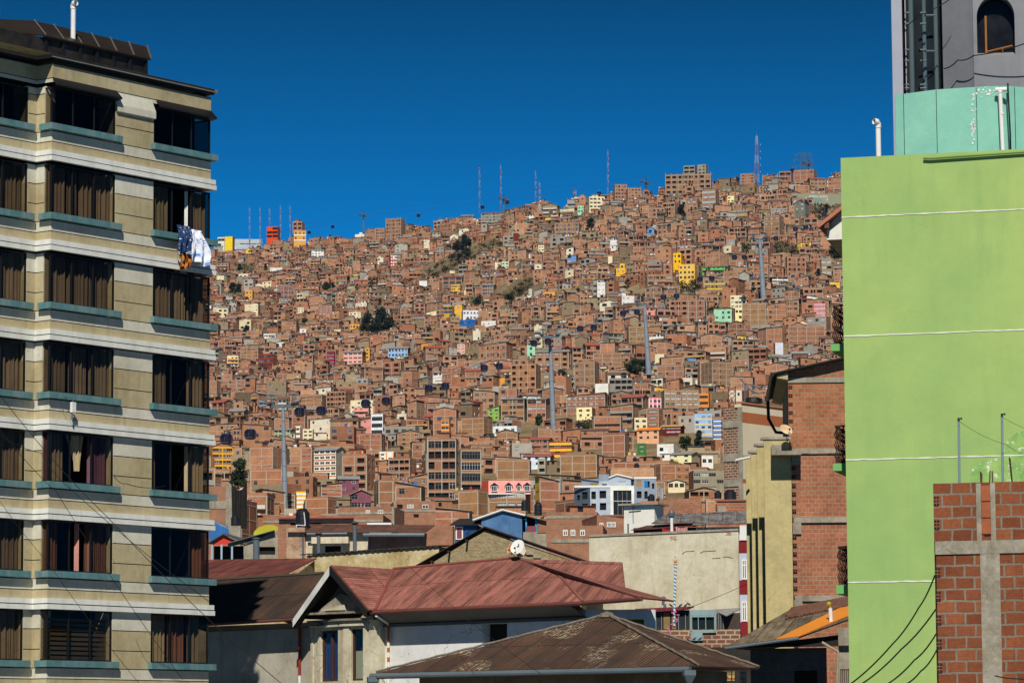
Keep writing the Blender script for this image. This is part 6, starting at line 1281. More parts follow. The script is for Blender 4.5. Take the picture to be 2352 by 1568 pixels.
dish(at(1189, 1256, Yd), 16.5 * Yd / F, R(-24), R(-26), 'white satellite dish with a small black logo on the red roof ridge', DISH, ('5', 'SAMY'), foot=(.05, .3, -.62))
dish(at(1178, 1259, Yd + .4), 14 * Yd / F, R(-40), R(-20), 'rust-stained satellite dish behind the lettered one', RDISH, foot=(.1, .1, -.5)); dish(at(1196, 1265, Yd + .6), 12 * Yd / F, R(-15), R(-10), 'small cream dish peeking out behind the lettered dish', paint('cream dish', (.55, .52, .45), .1), foot=(-.05, .1, -.4))
# ------------------------------------------------------------------ C: rusty hipped roof in front
fc = Fr(863, 1545, 116, -35); zc = fc.z; rc = fc.root('rusty_roof_house', 'low dark house under a rusty hipped corrugated roof with a long zinc gutter', 'house'); xc1 = fc.on(0, 1604, 1527)[0]; AP = fc.p(4.6, 1394, 1413); yb, zb_ = fc.onx(xc1, 1744, 1530); print('rust', xc1, zc, fc.on(0, 1604, 1527), AP, yb, zb_)
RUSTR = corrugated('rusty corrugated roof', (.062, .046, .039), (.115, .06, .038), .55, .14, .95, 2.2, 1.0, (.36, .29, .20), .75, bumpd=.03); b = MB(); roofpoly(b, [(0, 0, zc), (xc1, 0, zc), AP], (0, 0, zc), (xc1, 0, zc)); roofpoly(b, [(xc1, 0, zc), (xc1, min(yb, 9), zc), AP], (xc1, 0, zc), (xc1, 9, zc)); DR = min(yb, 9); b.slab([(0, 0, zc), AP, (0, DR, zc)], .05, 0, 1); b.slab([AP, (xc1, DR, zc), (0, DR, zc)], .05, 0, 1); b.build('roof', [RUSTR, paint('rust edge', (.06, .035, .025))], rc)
b = MB(); A_ = Vector(AP)
for p in ((0, 0, zc), (xc1, 0, zc), (xc1, min(yb, 9), zc)):
    P = Vector(p); N = 26; pts = [A_.lerp(P, k / N) + Vector((0, 0, .05 + .012 * math.sin(k * 2.4))) for k in range(N + 1)]; b.tube(pts, .045, 6)
b.lathe([(.28, AP[2] - .05), (.22, AP[2] + .08), (0, AP[2] + .15)], 8, 0, (AP[0], AP[1])); b.build('ridge_cap', paint('ridge cap sheet', (.16, .135, .105), .4, .8, 3), rc)
b = MB(); b.tube([(-.15, -.08, zc - .1), (xc1 - .25, -.08, zc - .1)], .10, 10); 
for k in range(8): x = lerp(.3, xc1 - .5, k / 7); b.tube([(x, -.08, zc - .1), (x + .06, -.08, zc - .1)], .108, 10)
b.build('gutter', STEELG, rc)
for x in (-.05, xc1 - .3): b = MB(); b.lathe([(.26, zc - .12), (.26, zc - .28), (.08, zc - .55), (.08, zc - 4)], 4, 0, (x, -.08)); b.build('rainwater_hopper', STEELG, rc)
b = MB(); b.facade((.9, 1.2), (xc1 - .9, 1.2), 0, zc - .1, [(3, 4.2, 1, zc - 1.5, .2, 0, 1)], 0); b.facade((xc1 - .9, 1.2), (xc1 - .9, DR - .5), 0, zc - .1, [], 0); b.facade((.9, DR - .5), (.9, 1.2), 0, zc - .1, [], 0); b.quad((0, 0, zc - .06), (xc1, 0, zc - .06), (xc1, DR, zc - .06), (0, DR, zc - .06), 2); b.build('wall', [plaster('dull ochre wall', (.22, .17, .10), (.15, .11, .06), (.27, .21, .13), (.1, .07, .04)), INT, WOOD], rc)
# ------------------------------------------------------------------ mud gable
fm = Fr(985, 1290, 168, -8); rm_ = fm.root('adobe_house', 'mud-walled gable house with ragged stone edge and a thin dark roof', 'house'); ax, az = fm.on(0, 1115, 1213); lx, lz = fm.on(0, 978, 1296); rx, rz_ = fm.on(0, 1335, 1290)
q = NT('adobe mud wall', .98, .05); o_ = q.co(); n1 = q.noise(o_, 3.2, 6, .75); n2 = q.noise(o_, 9, 4, .8); vv = q.n('TexVoronoi'); vv.inputs['Scale'].default_value = 7; q.l(o_, vv.inputs['Vector']); cc = q.ramp(n1, [(.3, (.20, .155, .085)), (.5, (.30, .24, .14)), (.7, (.36, .30, .185))]); cc = q.mix(q.ramp(n2, [(.34, (1, 1, 1)), (.42, (0, 0, 0))]), cc, (.06, .045, .025)); q.col(cc); q.bump(q.math('ADD', n1, q.math('MULTIPLY', vv.outputs[0], .5)), 1.0, .06); ADOBE = q.m
b = MB(); b.face([(lx, 0, 0), (rx, 0, 0), (rx, 0, rz_ - .1), (ax, 0, az - .1), (lx, 0, lz - .1)]); b.quad((rx, 0, 0), (rx, 9, 0), (rx, 9, rz_ - .1), (rx, 0, rz_ - .1)); b.quad((lx, 9, 0), (lx, 0, 0), (lx, 0, lz - .1), (lx, 9, lz - .1)); b.build('wall', ADOBE, rm_)
r = random.Random(9); b = MB()
for k in range(34):
    t = r.uniform(.42, .93); x = lerp(ax, rx, t); z = lerp(az, rz_, t) - .42 - r.uniform(0, .55) * (t > .5); s_ = r.uniform(.1, .24); b.box(x - s_, x + s_, -.07 - r.uniform(0, .05), .02, z - s_ * .4, z + s_ * .4)
b.build('stone_patch', paint('pale field stones', (.33, .28, .19), .35, .95, 3), rm_)
b = MB(); dr = paint('dark sheet edge', (.045, .028, .022), .3); ov = .22
b.slab([(lx - .5, -ov, lz - .05), (ax, -ov, az + .1), (ax, 9, az + .1), (lx - .5, 9, lz - .05)][::-1], -.03, 0); b.slab([(ax, -ov, az + .1), (rx + .7, -ov, rz_ - .08), (rx + .7, 9, rz_ - .08), (ax, 9, az + .1)][::-1], -.06, 0)
for t in (.12, .4, .7): b.tube([(lerp(lx, ax, t), -.5, lerp(lz, az, t) - .08), (lerp(lx, ax, t), .1, lerp(lz, az, t) - .08)], .05, 5)
b.build('roof', dr, rm_)
# ------------------------------------------------------------------ generic boxy neighbours
def block(name, label, cat, px0, px1, pyt, Y, deg, depth, mats, ops=(), z0=0.0, pyr=None, roofm=None, side_m=None, parts=True, pref=None, rake=None):
    """box building: top-left and top-right corners at pyt / pyr; ops in pixels (x0, x1, ytop, ybottom, depth, back slot)"""
    f = Fr(px0, pyt, Y, deg); rt = f.root(name, label, cat); x1 = f.on(0, px1, pyr or pyt)[0]; zl = f.z; zr_ = f.on(0, px1, pyr or pyt)[1] if pyr else zl
    z1 = min(zl, zr_); O = []
    for (a, c, d, e, dd, bk) in ops: xa_, zt_ = f.on(0, a, d); xb_, zb2 = f.on(0, c, e); O.append((xa_, xb_, zb2, zt_, dd, 0, bk))
    b = MB(); b.facade((0, 0), (x1, 0), z0, z1, O, 0); b.facade((x1, 0), (x1, depth), z0, z1, [], side_m or 0, None, 1.3); b.facade((0, depth), (0, 0), z0, z1, [], side_m or 0, None, 2.1); b.facade((x1, depth), (0, depth), z0, z1, [], 0)
    if abs(zl - zr_) > .02:
        tri = [(0, 0, z1), (x1, 0, z1), (x1, 0, zr_)] if zr_ > zl else [(0, 0, z1), (x1, 0, z1), (0, 0, zl)]; b.face(tri, 0, [(p[0], p[2]) for p in tri]); 
        X = x1 if zr_ > zl else 0; b.quad((X, 0, z1), (X, depth, z1), (X, depth, max(zl, zr_)), (X, 0, max(zl, zr_)), side_m or 0)
    b.quad((0, 0, zl - .03), (x1, 0, zr_ - .03), (x1, depth, zr_ - .03), (0, depth, zl - .03), len(mats) - 1 if roofm is None else roofm)
    b.build('wall', mats, rt); return f, rt, x1, zl
def bwindow(f, rt, a, c, d, e, kind='dark', y=.12, wf=True, rows=1):
    xa_, zt_ = f.on(y, a, d); xb_, zb2 = f.on(y, c, e); w_ = winmesh(xb_ - xa_, zt_ - zb2, kind, wf); return inst(w_, rt, ((xa_ + xb_) / 2, y, zb2))
BRN = brick_near('orange hollow block', (.44, .165, .085), (.33, .115, .06), (.33, .27, .19), .36, .20, .018); BRN2 = brick_near('brown brick', (.25, .10, .06), (.18, .07, .045), (.40, .34, .25), .42, .2, .035, rake=False); BRN3 = brick_near('red brick fine', (.40, .13, .065), (.30, .095, .05), (.36, .29, .2), .25, .10, .016, rake=False)
CONCM = plaster('raw concrete', (.30, .27, .21), (.2, .18, .14), (.38, .345, .28), (.14, .12, .09), .2, .3, 1.2); CREAMW = plaster('cream neighbour render', (.58, .50, .36), (.45, .36, .23), (.66, .6, .46), (.30, .19, .09), .15, .6, .8, .6); STAINW = plaster('yellow stained render', (.46, .37, .19), (.30, .22, .10), (.62, .55, .38), (.22, .13, .04), .2, .7, 1.0, .7)
PEEL = plaster('peeling pink plaster', (.44, .30, .20), (.28, .15, .09), (.52, .39, .28), (.25, .12, .07), .25, .9, 1.6, .5); BIGW = plaster('pale stained render', (.54, .50, .375), (.40, .355, .24), (.60, .575, .46), (.30, .24, .14), .14, .45, .55, .65)
# yellow stained wall
f, rt, x1, zl = block('stained_wall_house', 'house wall of flaking yellow render with rusty roof edge above', 'house', 704, 1008, 1275, 172, -14, 6, [STAINW, CONCM], (), 0, 1254)
b = MB(); P = [(-.3 + (x1 + .5) * k / 60, -.14, lerp(zl, f.on(0, 1008, 1254)[1], k / 60) + .05 + .03 * math.sin(k * 2.6)) for k in range(61)]
for p, q_ in zip(P, P[1:]): b.quad(p, q_, (q_[0], 3, q_[2] + .15), (p[0], 3, p[2] + .15)); b.quad((p[0], -.14, p[2] - .05), (q_[0], -.14, q_[2] - .05), q_, p)
b.build('roof', paint('rusty lip', (.05, .03, .022), .4), rt)
# dull red roof left
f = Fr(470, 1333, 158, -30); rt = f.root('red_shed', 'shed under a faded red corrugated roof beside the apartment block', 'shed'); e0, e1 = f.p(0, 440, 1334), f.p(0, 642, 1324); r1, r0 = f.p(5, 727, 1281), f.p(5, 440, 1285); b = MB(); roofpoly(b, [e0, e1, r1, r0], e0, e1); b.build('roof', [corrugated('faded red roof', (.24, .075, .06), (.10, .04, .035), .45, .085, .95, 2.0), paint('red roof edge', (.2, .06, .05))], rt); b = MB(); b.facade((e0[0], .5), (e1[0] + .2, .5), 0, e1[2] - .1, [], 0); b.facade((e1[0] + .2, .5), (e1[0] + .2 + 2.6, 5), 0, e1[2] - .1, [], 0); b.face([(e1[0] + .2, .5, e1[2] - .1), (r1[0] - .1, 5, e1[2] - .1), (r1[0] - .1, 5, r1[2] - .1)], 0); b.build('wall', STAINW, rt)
# cream house with tank
f, rt, x1, zl = block('cream_tank_house', 'cream house with peeling corner, zinc gutter and a black tank above', 'house', 700, 846, 1224, 245, -6, 7, [CREAMW, INT, CONCM], [(746, 783, 1253, 1268, .4, 1)], 0)
b = MB(); b.facade((f.on(0, 660, 1216)[0], -.3), (f.on(0, 702, 1216)[0], -.3), 0, zl + .4, [], 0); b.facade((f.on(0, 702, 1216)[0], -.3), (f.on(0, 702, 1216)[0], 3), 0, zl + .4, [], 0); b.build('peeling_wall', PEEL, rt); b = MB(); xx = f.on(0, 640, 1216)[0]; b.facade((xx, -.25), (f.on(0, 660, 1216)[0], -.25), 0, zl + .55, [], 0); b.build('brick_pier', BRN3, rt)
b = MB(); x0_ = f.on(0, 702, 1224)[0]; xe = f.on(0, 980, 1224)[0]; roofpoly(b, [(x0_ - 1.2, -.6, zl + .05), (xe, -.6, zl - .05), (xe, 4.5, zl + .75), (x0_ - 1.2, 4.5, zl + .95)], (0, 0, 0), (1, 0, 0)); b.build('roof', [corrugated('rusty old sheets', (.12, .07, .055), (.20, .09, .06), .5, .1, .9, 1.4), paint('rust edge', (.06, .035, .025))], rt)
b = MB(); b.tube([(x0_ + .2, -.68, zl - .1), (f.on(0, 801, 1224)[0], -.68, zl - .1)], .09, 8); b.build('gutter', STEELG, rt); b = MB(); b.tube([(f.on(0, 840, 1224)[0], -1.2, zl - .25), (xe, -1.2, zl - .3)], .14, 8); b.build('gutter', STEELG, rt)
b = MB(); xw = f.on(0, 846, 1240)[0]; b.facade((xw, .2), (xe, .2), 0, zl - .1, [], 0); b.quad((xw, -1.1, zl - .25), (xe, -1.1, zl - .3), (xe, .2, zl - .1), (xw, .2, zl - .1), 1); b.build('wing_wall', [plaster('dusky pink wall', (.30, .17, .13), (.2, .11, .08), (.36, .22, .17), (.12, .07, .05)), WOOD], rt)
bx_, bz_ = f.on(-.8, 715, 1236); bx2_, _ = f.on(-.8, 800, 1236); b = MB(); b.box(bx_, bx2_, -.8, 0, bz_ - .35, bz_ + .1); b.build('canopy', CREAMW, rt)
def big_tank(p, r_, h, label, taper=True, pipes=True):
    t = empty('water_tank', p, 0, label, 'water tank'); b = MB(); b.lathe([(0, 0), (r_ * .96, 0), (r_, h * .12), (r_ * .98, h * .35), (r_ * 1.0, h * .40), (r_ * .98, h * .6), (r_, h * .65), (r_ * .98, h * .78), (r_ * .72, h * .9), (r_ * .62, h * .91), (r_ * .62, h * .95)], 24); b.build('tank_body', TANKM, t, smooth=False); b = MB(); b.lathe([(r_ * .66, h * .94), (r_ * .68, h * .97), (r_ * .6, h), (0, h * 1.02)], 20); b.build('lid', TANKM, t)
    if pipes: b = MB(); b.tube([(r_ * .25, -r_ * 1.05, h * .8), (r_ * .4, -r_ * 1.02, h * .3), (r_ * .4, -r_ * 1.05, h * .1)], .035, 6); b.tube([(-r_ * .8, -r_ * 1.1, h * .15), (-r_ * .8, -r_ * 1.1, -1.6)], .04, 6); b.tube([(-r_ * .8, -r_ * 1.1, h * .15), (r_ * .4, -r_ * 1.1, h * .12)], .03, 6); b.tube([(r_ * .8, -r_ * 1.1, -.1), (r_ * .8, -r_ * 1.1, -2.4)], .035, 6); b.build('pipe', PVC, t)
    return t
p0, p1 = at(695, 1213, 247), at(695, 1168, 247); big_tank(p0, 16.5 * 247 / F, p1.z - p0.z, 'large black water tank with white pipes on the cream house roof')
for px, ya, yb_, rr_, Yp, lab in ((732, 1266, 1230, 4.2, 240, 'grey flue pipe with rusty cowl before the cream canopy'), (815, 1262, 1206, 4.5, 238, 'tall grey flue with a pointed cowl in front of the pink wall'), (588.5, 1283, 1238, 7.5, 225, 'thick silver flue standing over the faded red roof'), (696, 1283, 1233, 2.5, 240, 'grey downpipe-like flue next to the peeling wall')):
    p0 = at(px, ya, Yp); pipe('flue', p0, at(px, yb_, Yp).z - p0.z, rr_ * Yp / F, lab, 'flue', False, STEELG, cap='cone' if px > 600 else 'ring')
# left cluster: red gable shed, blue wall, arched yellow, grey shed
f, rt, x1, zl = block('grey_shed', 'grey rendered shed with a tin roof and a dark window strip', 'shed', 560, 640, 1252, 255, 4, 7, [CONCM, INT, CONCM], [(595, 632, 1255, 1273, .3, 1)], 0, 1216)
b = MB(); roofpoly(b, [(-1.2, -.5, f.on(0, 555, 1247)[1]), (x1 - .3, -.5, f.on(0, 640, 1217)[1]), (x1 - .3, 6, f.on(0, 640, 1217)[1] + .1), (-1.2, 6, f.on(0, 555, 1247)[1] + .1)], (0, 0, 0), (1, 0, 0)); b.build('roof', [corrugated('blue grey sheets', (.17, .21, .25), (.2, .2, .2), .2, .1, .9, 2), STEELG], rt)
b = MB(); cx, cz = f.on(.6, 618, 1222); n = 14; pts = [(cx + 1.15 * math.cos(math.pi * k / n), .6, cz - .2 + .75 * math.sin(math.pi * k / n)) for k in range(n + 1)]; b.face(pts[::-1]); 
for p, q_ in zip(pts, pts[1:]): b.quad(p, q_, (q_[0], 5, q_[2]), (p[0], 5, p[2]), 1)
b.build('arched_skylight', [paint('lime yellow panel', (.42, .38, .03), .2), STEELG], rt)
f = Fr(486, 1250, 262, 0); rt = f.root('red_gable_shed', 'open shed with a bright red gable and blue-grey sheet roof', 'shed'); A_, B_, C_ = f.p(0, 486, 1250), f.p(0, 564, 1250), f.p(0, 513, 1228); b = MB(); b.face([A_, B_, C_]); b.build('gable', paint('bright red boards', (.55, .045, .03), .1), rt); b = MB(); up = Vector((0, 0, .12)); b.slab([Vector(B_) + up + Vector((.3, -.3, -.1)), Vector(B_) + up + Vector((.6, 6, .3)), Vector(C_) + up + Vector((0, 6, .3)), Vector(C_) + up + Vector((0, -.3, 0))], .08, 0); b.slab([Vector(C_) + up + Vector((0, -.3, 0)), Vector(C_) + up + Vector((0, 6, .3)), Vector(A_) + up + Vector((-.3, 6, .3)), Vector(A_) + up + Vector((-.3, -.3, 0))], .08, 0); b.build('roof', corrugated('blue grey sheets b', (.18, .22, .26), (.2, .2, .2), .2), rt); b = MB(); b.box(A_[0], B_[0], 2, 2.2, 0, A_[2], 1)
for px in (487, 509, 533, 562): x = f.on(0, px, 1255)[0]; b.box(x - .07, x + .07, -.07, .07, 0, A_[2], 0)
b.build('post', [paint('pale steel post', srgb(150, 170, 185), .1), INT], rt)
f = Fr(493, 1196, 300, 4); rt = f.root('blue_wall_house', 'house side painted strong blue with a sloping top', 'house'); b = MB(); b.face([f.p(0, 480, 1240), f.p(0, 545, 1240), f.p(0, 545, 1222), f.p(0, 520, 1206), f.p(0, 495, 1197), f.p(0, 480, 1194)]); b.build('wall', paint('strong blue paint', (.03, .13, .36), .2), rt); b = MB(); b.slab([f.p(0, 545, 1223), f.p(4, 548, 1222), f.p(4, 480, 1193), f.p(0, 480, 1194)][::-1], .1); b.build('roof', CONCM, rt)
p0, p1 = at(540, 1207, 296), at(540, 1183, 296); big_tank(p0, 9.6 * 296 / F, p1.z - p0.z, 'black water tank on a stand by the hanging shade net', pipes=False)
b = MB(); Ys = 296; P0 = at(540, 1213, Ys); b.box(P0.x - .5, P0.x + .5, Ys - .4, Ys + .4, P0.z - 3, p0.z - .02); tag(b.build('tank_stand', CONCM), 'grey stand carrying the black tank by the shade net', 'stand')
f, rt, x1, zl = block('brick_pier_house', 'brown brick house with a concrete post beside the apartment block', 'house', 470, 519, 1116, 330, 8, 8, [BRN3, CONCM], (), 0)
b = MB(); b.box(x1, x1 + .7, -.05, .3, 0, zl + .2); b.box(0, x1, -.06, .02, f.on(0, 500, 1168)[1], f.on(0, 500, 1150)[1]); b.build('concrete_frame', CONCM, rt)
f = Fr(532, 1105, 318, 0); b = MB(); q_ = lambda px, py, dy=0: f.p(dy, px, py); N = 18
for i in range(N):
    for j in range(10):
        g_ = lambda a, c: (lambda u, v: (lerp(f.on(0, lerp(531, 567, u), 1150)[0], f.on(0, lerp(533, 568, u), 1150)[0], v), .12 * math.sin(u * 20 + v * 2), lerp(f.on(0, 550, 1104 + 22 * math.sin(u * math.pi) ** .8)[1], f.on(0, 550, 1213)[1], v)))(a / N, c / 10)
        b.quad(g_(i, j + 1), g_(i + 1, j + 1), g_(i + 1, j), g_(i, j))
o = b.build('shade_net', paint('black shade net', (.022, .02, .018), .35, .95, 2)); o.location = f.o; tag(o, 'black shade net hung like a curtain beside the brick post', 'net')
# long brick building behind the tank
f, rt, x1, zl = block('long_brick_house', 'long low brick house with a narrow wine red roof strip', 'house', 604, 880, 1184, 345, -3, 9, [BRN3, INT, CONCM], [(667, 737, 1200, 1205, .3, 1), (797, 810, 1203, 1211, .3, 1)], 0)
b = MB(); a, c = f.on(-.3, 640, 1190)[0], f.on(-.3, 812, 1190)[0]; z = f.on(-.3, 640, 1191)[1]; b.slab([(a, -.5, z), (c, -.5, z), (c, 1, z + .35), (a, 1, z + .35)], .06); b.build('roof_strip', paint('wine red sheet', (.20, .05, .055), .2), rt); b = MB(); z = f.on(0, 700, 1196)[1]; b.box(.02, x1 - .02, -.05, .02, z - .15, z + .1); b.build('concrete_band', CONCM, rt)
f, rt, x1, zl = block('white_low_wall', 'low white wall with brick ends before the long brick house', 'wall', 843, 899, 1200, 300, -3, 2, [PVC, CONCM], (), 0); f, rt, x1, zl = block('garden_wall', 'low brick parapet wall between cream and blue houses', 'wall', 915, 1040, 1208, 290, -4, 1, [BRN3, CONCM], (), 0)
# blue house
f, rt, x1, zl = block('blue_house', 'faded blue gabled house wall with white roof edge', 'house', 1105.5, 1199, 1190, 430, -6, 10, [plaster('faded blue paint', (.075, .17, .34), (.05, .125, .27), (.12, .23, .41), (.04, .1, .2), .15, .1), INT, TIN and CONCM], (), 0)
a = f.p(0, 1154, 1171.5); b = MB(); b.face([(0, 0, zl), (x1, 0, zl), (x1, 0, f.on(0, 1199, 1182)[1]), a]); b.build('gable', _pm.get('faded blue paint') or plaster('faded blue paint b', (.075, .17, .34), (.05, .125, .27), (.12, .23, .41), (.04, .1, .2), .15, .1), rt)
b = MB(); l0, r0_ = f.p(-.4, 1086, 1194), f.p(-.4, 1206, 1183); a2 = f.p(-.4, 1154, 1170.5); b.slab([l0, a2, (a2[0], 9, a2[2]), (l0[0], 9, l0[2])][::-1], -.1); rr2 = f.p(-.4, 1264, 1198); b.slab([a2, r0_, rr2, (rr2[0], 9, rr2[2]), (a2[0], 9, a2[2])][::-1], -.1, 1); b.tube([l0, a2, r0_], .12, 5, 0); b.build('roof', [HM[WFRAME], paint('dark sheet', (.03, .025, .025), .2)], rt)
b = MB(); xa_, xb_ = f.on(.5, 1045, 1210)[0], f.on(.5, 1096, 1210)[0]; zt_ = f.on(.5, 1045, 1205)[1]; b.box(xa_, xb_, .5, 6, 0, zt_, 0); b.slab([(xa_ - .6, -.2, zt_), (xb_ + .6, -.2, zt_), (xb_ + .4, 5, zt_ + 1.1), (xa_, 5, zt_ + 1.1)], .1, 1); b.box(xa_ + .1, xa_ + 1.0, .4, .51, zt_ - 1.8, zt_ - .2, 2); b.box(xa_ + .25, xa_ + .85, .35, .45, zt_ - 1.65, zt_ - .35, 3); b.box(xa_ + 1.2, xb_ - .1, .42, .51, zt_ - 1.8, zt_ - .3, 4); b.build('side_wing', [paint('deep blue trim', (.02, .08, .25)), paint('dark sheet', (.03, .025, .025)), HM[WFRAME], paint('plum panel', (.22, .06, .08)), HM[GBLUE]], rt)
b = MB(); xa_, xb_ = x1 + .1, f.on(1, 1262, 1210)[0]; zf_ = f.on(1, 1230, 1222)[1]; zt_ = f.on(1, 1230, 1190)[1]; b.box(xa_, xb_, 3, 9, 0, zt_, 0); b.box(xa_, xb_, .2, 3, 0, zf_, 1); b.box(lerp(xa_, xb_, .55), xb_, .1, 3, zf_ - .1, zf_ + 1.6, 2)
for t in (.12, .5): x = lerp(xa_, xb_, t); b.box(x - .09, x + .09, .25, .43, zf_, zt_ + .1, 3)
b.box(xa_ + .3, lerp(xa_, xb_, .5), .25, .35, zf_ + .02, zf_ + .75, 4); b.build('porch', [INT, CONCM, BRN3, paint('sky blue post', (.06, .35, .65)), paint('plum panel', (.3, .09, .12))], rt)
f, rt, x1, zl = block('brick_terrace', 'brick terrace with four white curtained windows beside the cream wall', 'house', 1265, 1385, 1207, 300, -4, 8, [BRN3, INT, CONCM], (), 0)
for a, c in ((1293, 1304), (1310, 1322), (1332, 1344)): bwindow(f, rt, a, c, 1216, 1230, 'pale', -.03)
b = MB(); z = f.on(0, 1300, 1240)[1]; b.box(.02, x1 - .02, -.06, .02, z - .2, z + .1); b.build('concrete_band', CONCM, rt)
f, rt, x1, zl = block('brick_upper_house', 'brick house with stepped parapet uphill from the curtained terrace', 'house', 1255, 1372, 1176, 420, -4, 8, [BRN3, INT, CONCM], (), 0); b = MB(); z = f.on(0, 1300, 1186)[1]; b.box(.02, x1 - .02, -.06, .02, z - .2, z + .12); b.build('concrete_band', CONCM, rt)
f, rt, x1, zl = block('brick_side_house', 'brick house with one barred window close to the white box house', 'house', 1371, 1432, 1182, 360, 10, 8, [BRN3, INT, CONCM], (), 0, 1190); bwindow(f, rt, 1394, 1414, 1198, 1210, 'pale', -.03); bwindow(f, rt, 1377, 1386, 1200, 1211, 'dark', -.03)
f, rt, x1, zl = block('brick_foot_house', 'brown brick house in front of the plum doorway house', 'house', 776, 905, 1166, 520, -8, 9, [BRN3, INT, CONCM], [(785, 790, 1157, 1164, .2, 1)], 0); z = f.on(0, 800, 1178)[1]; b = MB(); b.box(-.04, x1 + .04, -.06, .02, z - .2, z + .15); b.box(x1 - .3, x1 + .05, -.06, .02, 0, zl); b.build('concrete_frame', CONCM, rt); bwindow(f, rt, 840, 850, 1171, 1178, 'pale', -.05); bwindow(f, rt, 868, 880, 1171, 1179, 'dark', -.05)
f, rt, x1, zl = block('brick_corner_house', 'brick house with a flat tank roof below the plain warehouse', 'house', 905, 1000, 1150, 560, 6, 9, [BRN3, INT, CONCM], [(912, 925, 1158, 1168, .2, 1), (950, 962, 1180, 1188, .2, 1)], 0); z = f.on(0, 950, 1172)[1]; b = MB(); b.box(-.04, x1 + .04, -.06, .02, z - .2, z + .15); b.box(-.05, .25, -.055, .02, 0, zl); b.build('concrete_frame', CONCM, rt); bwindow(f, rt, 935, 950, 1158, 1167, 'pale', -.05, True); bwindow(f, rt, 970, 984, 1158, 1167, 'dark', -.05)
# white box house and its rusty roofs
WHB = plaster('bright white wall', (.70, .69, .63), (.60, .58, .5), (.74, .73, .69), (.45, .4, .3), .08, .2, .6, .25)
f, rt, x1, zl = block('white_box_house', 'bright white windowless rooftop room with grey slab and wall pipes', 'house', 1433, 1503, 1161, 232, -22, 1.8, [WHB, CONCM], (), 0); b = MB(); b.box(-.3, x1 + .35, -.3, 2, zl, zl + .12); b.build('roof_slab', CONCM, rt); b = MB(); x = f.on(-.05, 1454, 1170)[0]; b.tube([(x, -.05, zl - .05), (x, -.05, zl - 1.15)], .025, 6); b.tube([(x - .3, -.05, zl - .4), (x + .55, -.05, zl - .35)], .025, 6); x = f.on(-.05, 1443, 1200)[0]; b.tube([(x, -.08, zl - 1.2), (x, -.08, 0)], .06, 8); b.build('pipe', STEELG, rt)
f = Fr(1450, 1216, 222, -4); rt = f.root('veranda_house', 'low house under patched rusty and grey sheets with a glazed veranda', 'house'); b = MB(); e0, e1, r1, r0 = f.p(0, 1449, 1216), f.p(0, 1600, 1207), f.p(2.2, 1600, 1200), f.p(2.2, 1486, 1206); roofpoly(b, [e0, e1, r1, r0], e0, e1); e0, e1, r1, r0 = f.p(.4, 1496, 1201), f.p(.4, 1722, 1199), f.p(6, 1722, 1172), f.p(6, 1530, 1180); roofpoly(b, [e0, e1, r1, r0], e0, e1, 2); e0, e1, r1, r0 = f.p(-.3, 1590, 1205), f.p(-.3, 1722, 1200), f.p(1.2, 1722, 1193), f.p(1.2, 1594, 1199); roofpoly(b, [e0, e1, r1, r0], e0, e1, 3)
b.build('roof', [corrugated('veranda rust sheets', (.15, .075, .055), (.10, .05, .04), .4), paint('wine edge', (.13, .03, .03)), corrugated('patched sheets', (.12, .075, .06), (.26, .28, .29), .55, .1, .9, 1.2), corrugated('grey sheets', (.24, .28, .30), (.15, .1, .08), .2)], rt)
b = MB(); a, c = f.on(.5, 1455, 1220)[0], f.on(.5, 1722, 1220)[0]; b.facade((a, .5), (c, .5), 0, e0[2] - .1, [], 0); m_ = f.on(.4, 1600, 1215)[0]; b.box(m_, c, .3, .49, e0[2] - .95, e0[2] - .12, 1)
for k in range(9): x = lerp(m_, c, k / 8); b.box(x - .03, x + .03, .24, .31, e0[2] - 1.4, e0[2] - .1, 2)
b.build('wall', [INT, paint('sheeting behind glass', (.45, .30, .20), .35, .4, 3), HM[WFRAME]], rt)
def small_cloth(name, f, y, px0, px1, py0, py1, mat, label, cat='laundry'):
    x0, z1 = f.on(y, px0, py0); x1, z0 = f.on(y, px1, py1); b = MB(); N = 16
    for i in range(N):
        for j in range(4):
            g_ = lambda i_, j_: (lerp(x0, x1, i_ / N), y + .05 * math.sin(i_ * 1.7 + j_), lerp(z1, z0, j_ / 4) - .08 * math.sin(math.pi * i_ / N)); b.quad(g_(i, j + 1), g_(i + 1, j + 1), g_(i + 1, j), g_(i, j), 0, [(i / N, j / 4)] * 4)
    o = b.build(name, mat); o.location = f.o; o.rotation_euler = (0, 0, f.r); return tag(o, label, cat)
small_cloth('blanket', f, -1.2, 1521, 1549, 1212, 1222, paint('red blanket', (.40, .03, .03), .4, .9, 4), 'red blanket airing over the cream wall top'); small_cloth('blanket', f, -1.2, 1552, 1579, 1209, 1222, paint('rose print cloth', (.55, .30, .27), .4, .9, 5), 'rose patterned cloth airing beside the red blanket')
p0 = at(1543, 1218, 216); pipe('vent_pipe', p0, at(1543, 1189, 216).z - p0.z, 3.4 * 216 / F, 'white vent pipe with a dark turbine cap above the cream wall', 'vent pipe', False, PVC, cap='turbine')
